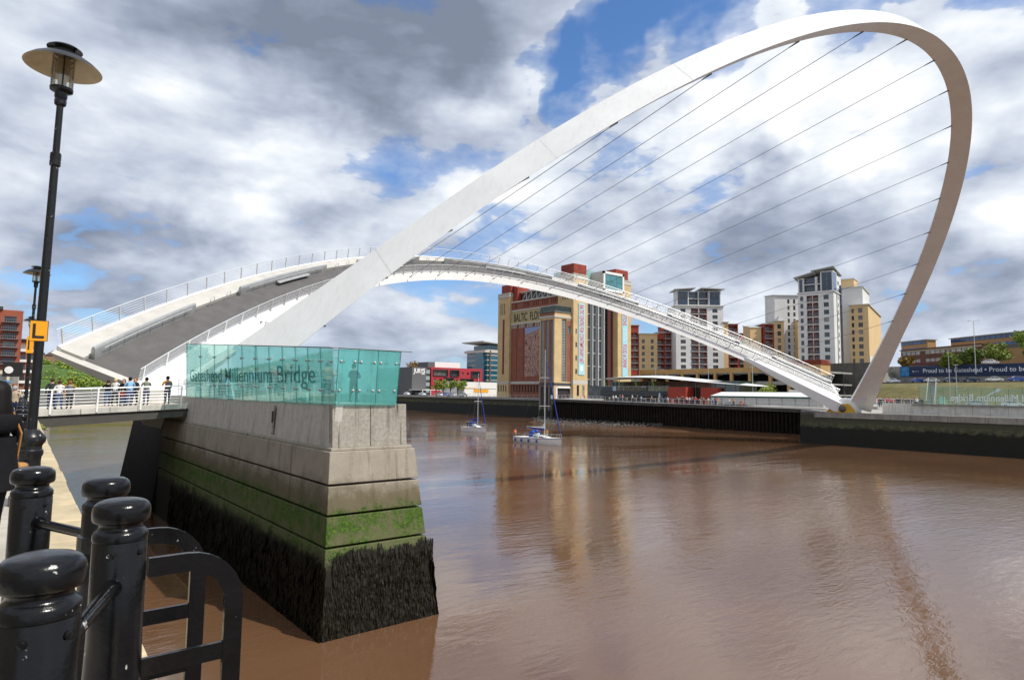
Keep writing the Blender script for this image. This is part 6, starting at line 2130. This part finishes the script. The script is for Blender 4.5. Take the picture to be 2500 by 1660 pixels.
    for i in range(5):
        u = i / 4; x = -L * .13 - .15 + .95 * u
        w = b * .62; zz = 1.35 + .85 * sin(pi * (.25 + .45 * (1 - u)))
        sp.append([(x, -w, 1.1), (x, -w * .92, zz - .22), (x, -w * .5, zz), (x, w * .5, zz), (x, w * .92, zz - .22), (x, w, 1.1)])
    MB().loft(sp, 0, False, False).build('sprayhood', M_SAILBLUE if small else mat('bright_blue_canvas', (.01, .07, .42), .7), t, auto=70)
    MB().box(-L * .13 + .85, -b * .35, 1.35, -L * .13 + .90, b * .35, 1.75).build('sprayhood_window', mat('vinyl_window', (.35, .5, .55), .15), t)
    rails = empty('guard_rail', parent=t)
    for s in (0, 6):
        MB().tube([(q[s][0], q[s][1] * .97, q[s][2] + .55) for q in st], .014, 4).build('lifeline', M_MAST, rails)
        for q in st[::2]:
            MB().tube([(q[s][0], q[s][1] * .97, q[s][2]), (q[s][0], q[s][1] * .97, q[s][2] + .57)], .016, 4).build('stanchion', M_MAST, rails)
    MB().tube([(L * .42, -b * .2, 1.25), (L * .44, -b * .2, 1.8), (L * .5, 0, 1.85), (L * .44, b * .2, 1.8), (L * .42, b * .2, 1.25)], .02, 5).build('pulpit', M_MAST, t)
    if fenders:
        for k in range(4):
            q = st[1 + k * 2]
            for s in (6,):
                MB().tube([(q[s][0], q[s][1] + .1, q[s][2] - .25), (q[s][0], q[s][1] + .13, q[s][2] - .32), (q[s][0], q[s][1] + .13, q[s][2] - .75), (q[s][0], q[s][1] + .1, q[s][2] - .82)], [.05, .12, .12, .05], 8).build('fender', M_SAILBLUE, t)
            MB().tube([(q[0][0], q[0][1] - .1, q[0][2] - .25), (q[0][0], q[0][1] - .13, q[0][2] - .32), (q[0][0], q[0][1] - .13, q[0][2] - .75), (q[0][0], q[0][1] - .1, q[0][2] - .82)], [.05, .12, .12, .05], 8).build('fender', M_SAILBLUE, t)
    return t, st


yb_, _ = yacht('white yacht with blue canopy and orange buoy, nearest of the boats', (71.2, 79.9, 0), -pi / 2 + .03, 10.4, 15.6)
MB().lathe([(0, 0), (.14, .03), (.24, .14), (.27, .28), (.23, .42), (.12, .53), (0, .56)], n=14).build('orange_buoy', mat('buoy_orange', (.80, .16, .03), .45), yb_, smooth=True, at=(-5.0, -1.0, 1.5))
MB().tube([(-4.9, -.9, 1.0), (-4.9, -.9, 2.3)], .03, 6).build('stern_post', M_MAST, yb_)
yacht('smaller white yacht with dark blue covers, farther up the river', (80.0, 110.3, 0), -pi / 2 - .02, 8.0, 12.4, fenders=False, small=True)
person((71.55, 80.9, .75), pi, 'crew member in red at the helm of the nearest yacht', 'red', 'navy', 'brown', 'down', 1.6)
person((70.75, 77.6, 1.05), pi * .8, 'crew member in orange standing by the mast of the nearest yacht', 'orange', 'cream', 'ginger', 'lean', 1.5)
person((80.0, 113.0, .6), pi, 'helmsman in navy on the smaller yacht', 'navy', 'navy', 'dark', 'down', 1.6)
# work boat whose white bow shows beyond the pier
wb = thing('white_launch', 'white launch whose bow shows just beyond the near pier', 'boat', (58.5, 109.0, 0), -.65)
st = []
for i in range(9):
    u = i / 8; x = -6 + 8.0 * u; w = 1.3 * (1 - max(0, (u - .5) / .5) ** 2) + .02
    st.append([(x, -w, 1.5 + .3 * u), (x, -w * .8, .0), (x, 0, -.3), (x, w * .8, 0), (x, w, 1.5 + .3 * u)])
MB().loft(st, 0, False, False).build('hull', M_GEL, wb, auto=40)
MB().add([p for s in st for p in (s[0], s[4])], [(2 * i, 2 * i + 2, 2 * i + 3, 2 * i + 1) for i in range(8)]).build('deck', M_GEL, wb)
MB().hexa([(-4, -.9, 1.6), (-1, -.8, 1.6), (-1, .8, 1.6), (-4, .9, 1.6), (-3.8, -.8, 3.0), (-1.6, -.7, 3.0), (-1.6, .7, 3.0), (-3.8, .8, 3.0)]).build('wheelhouse', M_GEL, wb, bevel=.05)
MB().tube([(2.0, 0, 1.75), (2.1, 0, 1.2)], .12, 8).build('bow_fender', M_GEL, wb)

# ================================================================ cars
CARM = {}


def car_proto():
    body = MB(); W_ = .86
    prof = [(-2.1, .32), (-2.12, .62), (-1.98, .86), (-1.1, .96), (1.15, .98), (1.95, .90), (2.08, .70), (2.05, .32)]
    rg = []
    for y, k in ((-W_, .97), (-W_ * .985, 1.0), (W_ * .985, 1.0), (W_, .97)):
        rg.append([(x * k, y if abs(y) < W_ else y, z) for x, z in prof])
    body.loft(rg)
    cabp = [(-1.15, .95), (-.45, 1.42), (.75, 1.46), (1.45, .97)]
    cab = MB().loft([[(x, y * W_ * (.97 if z < 1 else .80), z) for x, z in cabp] for y in (-1, 1)])
    roof = MB().loft([[(-.5, y * W_ * .80, 1.415), (.78, y * W_ * .80, 1.455), (.70, y * W_ * .74, 1.50), (-.40, y * W_ * .74, 1.47)] for y in (-1, 1)])
    pil = MB()
    for s in (-1, 1):
        for x0, x1 in ((-1.15, -.47), (.12, .12), (1.42, .76)):
            pil.tube([(x0, s * W_ * .965, .97), (x1, s * W_ * .805, 1.44)], .035, 4)
    wh = MB(); wh.tube([(0, -.1, 0), (0, .1, 0)], .31, 14)
    rim = MB(); rim.tube([(0, -.108, 0), (0, .108, 0)], .19, 10)
    CARM.update(body=body.mesh('body', M_WHITE), cab=cab.mesh('cabin_glass', M_GLASSDK), roof=roof.mesh('roof_panel', M_WHITE), pil=pil.mesh('window_pillars', M_WHITE), wh=wh.mesh('tyre', M_DARK), rim=rim.mesh('rim', M_MAST))


car_proto()
hl_me = MB().box(-.03, -.16, -.07, .03, .16, .07).mesh('headlight', mat('lamp_lens', (.8, .8, .78), .15))


def car(loc, rz, label, col, group='cars parked below the navy banner'):
    t = thing('parked_car', label, 'car', loc, rz, group)
    for k in ('body', 'roof', 'pil'):
        o = inst({'body': 'body', 'roof': 'roof_panel', 'pil': 'window_pillars'}[k], CARM[k], t)
        o.material_slots[0].link = 'OBJECT'; o.material_slots[0].material = col
    inst('cabin_glass', CARM['cab'], t)
    for x in (-1.32, 1.30):
        for y in (-.8, .8):
            w = inst('wheel', CARM['wh'], t, (x, y, .31)); inst('rim', CARM['rim'], w)
    for y in (-.6, .6):
        inst('headlight', hl_me, t, (-2.08, y, .68))
    return t


CP = {n: mat('car_' + n, c, .25, var=.03, coat=.6) for n, c in dict(white=(.72, .72, .72), blue=(.02, .07, .42), navy=(.02, .035, .08), silver=(.45, .46, .47), ice=(.6, .66, .72)).items()}
cs = [((243.04, 88.38), 'ice', 'leftmost white hatchback below the banner, just right of the arch leg'), ((239.78, 79.44), 'blue', 'blue car below the banner beside the silver estate'), ((237.47, 74.87), 'silver', 'silver car parked tight beside the blue one'),
      ((236.42, 69.27), 'navy', 'dark blue car parked behind the lamp in front of the banner'), ((234.35, 63.22), 'navy', 'navy saloon parked alone under the banner lettering'), ((231.33, 56.65), 'white', 'white car second from the right edge under the banner'), ((229.17, 50.68), 'blue', 'bright blue car at the right edge under the banner')]
for (x, y), c, l in cs:
    car((x - 1.0, y - .6, 13.56), 2.25, l, CP[c])
car((237.0, 58.5, 19.0), 2.05, 'white car on the road above the navy banner', CP['white'], None)
for i, (y, c) in enumerate(((46.5, 'silver'), (40.0, 'white'), (33.5, 'navy'), (30.0, 'ice'))):
    car((176 + i, y, 6.62), 1.9, '%s car on the low road seen through the far glass screen' % ['silver', 'white', 'navy', 'pale'][i], CP[c], 'cars on the low road')
for i, (y, c) in enumerate(((148, 'white'), (134, 'silver'), (127, 'white'), (120, 'navy'), (112, 'silver'))):
    car((192.4, y, 16.25), 1.57, 'car roof showing over the car park parapet, %s from the left' % ords[i], CP[c], 'cars on the car park roof')
for i, (x, y, c) in enumerate(((150.5, 262, 'white'), (151.5, 250, 'ice'), (152, 236, 'white'), (152, 226, 'silver'), (151.5, 230, 'blue'), (152.5, 219, 'white'))):
    car((x, y, 6.62), 1.5, 'car parked on the far quay below the hotel, %s from the left' % ords[i], CP[c], 'cars on the hotel quay')

# ================================================================ trees and bushes
def leaf_cloud(centres, count, size, seed, squash=.8):
    r = random.Random(seed); m = MB(); tot = sum(c[3] ** 2 for c in centres)
    for cx, cy, cz, rad in centres:
        n = max(6, int(count * rad ** 2 / tot))
        for _ in range(n):
            while True:
                a, b, c = r.uniform(-1, 1), r.uniform(-1, 1), r.uniform(-1, 1)
                q = a * a + b * b + c * c
                if .12 < q < 1: break
            rr = rad * (.75 + .35 * r.random())
            x, y, z = cx + a * rr, cy + b * rr, cz + c * rr * squash
            s = size * (.6 + .8 * r.random())
            u = Vector((r.uniform(-1, 1), r.uniform(-1, 1), r.uniform(-.6, .6))).normalized() * s
            w = Vector((r.uniform(-1, 1), r.uniform(-1, 1), r.uniform(-.2, 1))).normalized() * s * .6
            p = Vector((x, y, z)); i = len(m.v)
            m.v += [tuple(p - u), tuple(p + w), tuple(p + u), tuple(p - w)]
            m.f.append((i, i + 1, i + 2, i + 3)); m.mi.append(0)
    return m


M_LEAF = [mat('leaves_spring', (.15, .21, .02), .7, var=.4, scale=1.1, alt=(.27, .34, .05)), mat('leaves_dark', (.09, .15, .015), .7, var=.5, scale=1.2, alt=(.17, .24, .035)), mat('leaves_gold', (.20, .125, .02), .7, var=.4, scale=1.2), mat('leaves_lime', (.19, .28, .025), .7, var=.4, scale=1.0, alt=(.33, .41, .06))]
M_BARK = mat('bark', (.09, .07, .05), .9, var=.3, scale=5)


def tree(name, label, base, h, rad, kind, n=900, size=.28, seed=1, trunk=.35, group=None):
    r = random.Random(seed)
    t = thing(name, label, 'tree', base, 0, group)
    MB().tube([(0, 0, 0), (.05 * h * .1, 0, h * trunk), (.1, .05, h * .75)], [h * .028, h * .02, h * .006], 7).build('trunk', M_BARK, t)
    cs_ = []
    for i in range(9):
        a = r.random() * 6.28; q = rad * .62 * sqrt(r.random()); zz = h * (trunk + .18 + (1 - trunk - .28) * r.random())
        cs_.append((q * cos(a), q * sin(a), zz, rad * r.uniform(.32, .58)))
        MB().tube([(0, 0, h * trunk * .9), (q * cos(a) * .6, q * sin(a) * .6, zz)], [h * .012, h * .004], 5).build('limb', M_BARK, t)
    leaf_cloud(cs_, n, size, seed).build('crown', M_LEAF[kind], t)
    return t


hts = [(150.6, 237.0, 5.2, 2.7), (153.4, 235.6, 5.6, 2.9), (156.4, 234.4, 5.2, 2.8), (159.2, 233.0, 5.4, 2.8), (161.6, 231.6, 4.8, 2.6)]
for i, (x, y, h, r_) in enumerate(hts):
    tree('young_tree', 'young lime green tree before the red office, %s from the left' % ords[i], (x, y, 6.6), h + 2.0, r_ * 1.0, 3, 620, .34, 40 + i, .30, 'young trees before the red office')
tree('golden_tree', 'golden tree rising behind the grey hotel roof', (182, 305, 6.6), 18, 6, 2, 900, .6, 51)
tree('pale_tree', 'pale green tree between the red office and the glass tower', (199.5, 276, 6.6), 21, 6, 0, 900, .6, 52)
tree('car_park_shrub', 'lime green shrub in front of the car park columns', (176, 98, 6.5), 6.4, 3.2, 3, 700, .3, 53, .12)
bs = [((243, 70.5, 18.6), 4.4, 3.4, 0, 'bushy green tree left of the car above the banner'), ((251, 66.0, 19.8), 5.2, 4.6, 1, 'dark green bush behind the car above the banner'), ((259, 61.5, 20.5), 6.0, 5.0, 0, 'tall green bush right of the lamp above the banner'), ((268, 54.5, 21.0), 9.5, 5.2, 3, 'tallest pale green tree at the right edge above the banner'), ((262, 90, 19.3), 4.2, 3.4, 2, 'golden bush at the left end of the navy banner'), ((246, 103, 17.0), 3.0, 2.2, 1, 'dark shrub at the foot of the taller white tower'), ((250, 99, 17.0), 2.6, 2.0, 1, 'low dark shrub right of the taller tower foot')]
for i, (p, h, r_, k, l) in enumerate(bs):
    tree('hillside_bush', l, p, h, r_, k, 2200, .42, 60 + i, .08)
# wooded slope of the left bank
r = random.Random(9)
cs_ = []
for i in range(300):
    x = r.uniform(-24, 78); t_ = r.random()
    y = 304 - .3 * x + 26 * t_; z = 9 + 9.5 * t_ - max(0, x - 20) * .10 * t_
    cs_.append((x, y, z, r.uniform(1.6, 3.4)))
tag(leaf_cloud(cs_, 30000, .50, 10).build('hillside_wood', M_LEAF[3]), 'mass of spring green trees on the left bank slope', 'woodland', kind='stuff')
cs_ = [(r.uniform(20, 70), 0, 0, r.uniform(1.0, 1.9)) for i in range(16)]
cs_ = [(x, 297 - .33 * x + r.uniform(0, 3), 7.5 + r.random(), q) for x, _, _, q in cs_]
tag(leaf_cloud(cs_, 1800, .3, 12).build('gorse', mat('gorse_yellow', (.55, .36, .02), .8, var=.3)), 'yellow flowering gorse along the foot of the slope', 'gorse', kind='stuff')
cs_ = [(148.0, 214 + i * 9.0, 6.4, .9) for i in range(3)]
tag(leaf_cloud(cs_, 260, .2, 13).build('wall_weeds', M_LEAF[0]), 'tufts of weeds on the old quay wall edge', 'weeds', kind='stuff')
wt = leaf_cloud([(qx(36) + .05, 36, 6.55, .28)], 60, .09, 14).build('wall_fern', M_LEAF[3])
tag(wt, 'small green fern growing from the near river wall', 'plant')

# ================================================================ people in place
person((2.77, 46.2, az(2.8)), -.35, 'man in dark jacket and jeans at the left of the approach bridge', 'charcoal', 'navy', 'brown', 'down', 1.84)
person((3.12, 46.0, az(3.1)), -.3, 'person in white T-shirt and blue jeans on the approach bridge', 'white', 'denim', 'brown', 'down', 1.70, sleeves=False, extra='bag')
person((3.62, 45.8, az(3.6)), .2, 'person in pale grey cardigan and black leggings on the approach bridge', 'grey', 'black', 'ginger', 'lean', 1.66)
person((5.75, 47.7, az(5.8)), .1, 'person in black with red stripe, left of the approach bridge group', 'black', 'denim', 'brown', 'fold', 1.66)
person((6.12, 47.5, az(6.2)), -.6, 'blond woman in white shirt with tan bag on the approach bridge', 'white', 'black', 'blond', 'fold', 1.74, extra='bag')
person((6.50, 46.9, az(6.5)), 2.6, 'dark-haired woman in black facing the group', 'black', 'black', 'dark', 'down', 1.68, long_=True)
person((6.72, 46.0, az(6.7)), .1, 'man in light blue shirt and jeans with back turned', 'skyblue', 'denim', 'dark', 'lean', 1.80)
person((7.15, 47.0, az(7.1)), 2.2, 'ginger-haired person in dark grey jacket', 'charcoal', 'black', 'ginger', 'down', 1.76)
person((7.55, 45.5, az(7.5)), .15, 'man in sage jacket at the railing of the approach bridge', 'sage', 'navy', 'dark', 'lean', 1.76)
person((8.75, 45.6, az(8.8)), .1, 'man in orange jacket with grey backpack beside the glass screen', 'orange', 'navy', 'dark', 'lean', 1.80, extra='backpack')
ch = person((6.42, 46.5, az(6.4)), 0, 'small child in red between the adults', 'red', 'denim', 'blond', 'down', 1.05)
tops = ['black', 'sage', 'grey', 'lime', 'cream', 'navy', 'skyblue', 'charcoal', 'red', 'black', 'brown', 'grey', 'beige', 'navy']
for i, (x, y) in enumerate(((11.0, 44.0), (11.3, 42.6), (10.6, 40.4), (11.4, 39.2), (10.9, 38.0), (11.6, 36.9), (10.7, 35.4), (11.5, 34.0), (11.0, 32.8), (11.6, 31.6), (10.8, 30.4), (11.5, 29.4), (11.2, 26.4), (11.7, 24.8))):
    person((x, y, 7.9), RND.uniform(-1.2, 1.2) - 1.2, 'person in %s behind the teal glass, %s from the footbridge end' % (tops[i], (ords + ['eleventh', 'twelfth', 'thirteenth', 'fourteenth'])[i]), tops[i], RND.choice(['denim', 'navy', 'black', 'beige']), RND.choice(['dark', 'brown', 'blond', 'grey']), RND.choice(['down', 'lean', 'camera', 'fold']), RND.uniform(1.6, 1.82), group='onlookers behind the teal glass')
# woman in black at the left edge of the picture
w_ = person((.03, 7.8, 6.8), .55, 'woman with long black hair and black coat at the left edge', 'black', 'black', None, 'fold', 1.64, extra='coat')
hm2 = MB(); rg = []
for k_, (rx, ry, z) in enumerate(((.01, .01, 1.655), (.055, .06, 1.645), (.092, .10, 1.60), (.105, .115, 1.54), (.108, .115, 1.47), (.118, .105, 1.40), (.128, .095, 1.32), (.125, .085, 1.24), (.10, .06, 1.17), (.05, .03, 1.13))):
    rg.append([(rx * cos(2 * pi * i / 20) * (1 + .07 * sin(i * 5 + k_ * .4)), min(ry * sin(2 * pi * i / 20), .05 if z < 1.58 else 9) - .035 - (.03 if z < 1.45 else 0), z) for i in range(20)])
hm2.loft(rg).build('long_hair', HAIR['dark'], w_, smooth=True)
hd_ = []
for k_, (r1, z) in enumerate(((.08, 1.34), (.12, 1.32), (.135, 1.27), (.12, 1.20), (.07, 1.16))):
    hd_.append([(r1 * 1.15 * cos(2 * pi * i / 16), -.12 + r1 * .55 * sin(2 * pi * i / 16), z) for i in range(16)])
MB().loft(hd_).build('coat_hood', CLOTH['black'], w_, smooth=True)
sb_ = MB().box(.20, -.1, .62, .30, .15, .86).build('shoulder_bag', MATS['tan_leather'], w_, bevel=.03)
MB().tube([(.25, .02, .86), (.20, -.1, 1.15), (.1, -.12, 1.35)], .012, 5).build('bag_strap', MATS['tan_leather'], sb_)
# crowd farther along the quay
q_c = [('purple', 'navy', 'brown', .62, 33.0), ('teal', 'black', 'dark', .40, 30.5), ('beige', 'navy', 'grey', .95, 35.0), ('charcoal', 'denim', 'brown', .70, 37.5), ('white', 'denim', 'blond', .25, 38.0), ('red', 'black', 'dark', -.2, 41.0), ('black', 'navy', 'brown', .55, 43.0), ('grey', 'denim', 'ginger', 1.1, 44.0), ('navy', 'black', 'grey', .1, 46.0)]
for i, (a, b, c, x, y) in enumerate(q_c):
    person((x - .15, y, 6.8), RND.uniform(-.8, 2.6), 'person in %s in the crowd on the near quay behind the lamp posts' % a, a, b, c, RND.choice(['down', 'fold', 'camera', 'lean']), RND.uniform(1.6, 1.82), group='crowd on the near quay')
# far promenade
n_ = 0
cols = ['pink', 'black', 'white', 'navy', 'red', 'grey', 'skyblue', 'charcoal', 'orange', 'cream', 'black', 'denim']
rng2 = random.Random(23)
spots = [(128.7, 115.0), (128.9, 114.2), (129.4, 113.2), (128.6, 111.6), (129.0, 109.0), (128.6, 108.3), (128.9, 106.9), (129.6, 106.2)]
spots += [(rng2.uniform(128.4, 129.8), 102.5 - 1.3 * i + rng2.uniform(-.5, .5)) for i in range(12)] + [(rng2.uniform(128.4, 130.6), 95.5 - .62 * i + rng2.uniform(-.3, .3)) for i in range(20)] + [(130.6, 81.5), (130.8, 80.6)]
rowname = ['by the pavilion terrace', 'below the red kiosks', 'beside the marquee']
for i, (x, y) in enumerate(spots):
    c = rng2.choice(cols)
    wh_ = rowname[0] if y > 103 else rowname[1] if y > 86 else rowname[2]
    lg = rng2.choice(['denim', 'black', 'navy', 'beige']); hr = rng2.choice(['dark', 'brown', 'blond', 'grey'])
    person((x, y, pz(y)), rng2.uniform(-3, 3), '%s-haired figure in %s top and %s trousers on the far promenade %s' % (hr, c, lg, wh_), c, lg, hr, rng2.choice(['down', 'fold', 'camera', 'walk', 'lean']), rng2.uniform(1.58, 1.85), group='people on the far promenade')
for i in range(15):
    c = rng2.choice(['pink', 'black', 'red', 'charcoal', 'black', 'navy', 'white'])
    y = 46.2 - i * .47
    person((120.4 + rng2.uniform(0, .9), y, 6.72), pi / 2 + rng2.uniform(-.6, .6), 'onlooker in %s at the far arch foot rail, %s from the arch' % (c, (ords + ['eleventh', 'twelfth', 'thirteenth', 'fourteenth', 'fifteenth'])[i]), c, 'navy', rng2.choice(['dark', 'brown', 'grey']), rng2.choice(['down', 'camera', 'lean']), rng2.uniform(1.58, 1.85), group='onlookers by the far arch foot')
for i, (x, y, c) in enumerate(((145.0, 150.5, 'red'), (145.8, 149.6, 'charcoal'), (146.6, 150.2, 'black'), (150.0, 146.5, 'pink'))):
    person((x, y, 6.62), i * 1.1, 'figure in %s on the apron by the mill doorway' % c, c, 'navy', 'brown', 'down', 1.7)
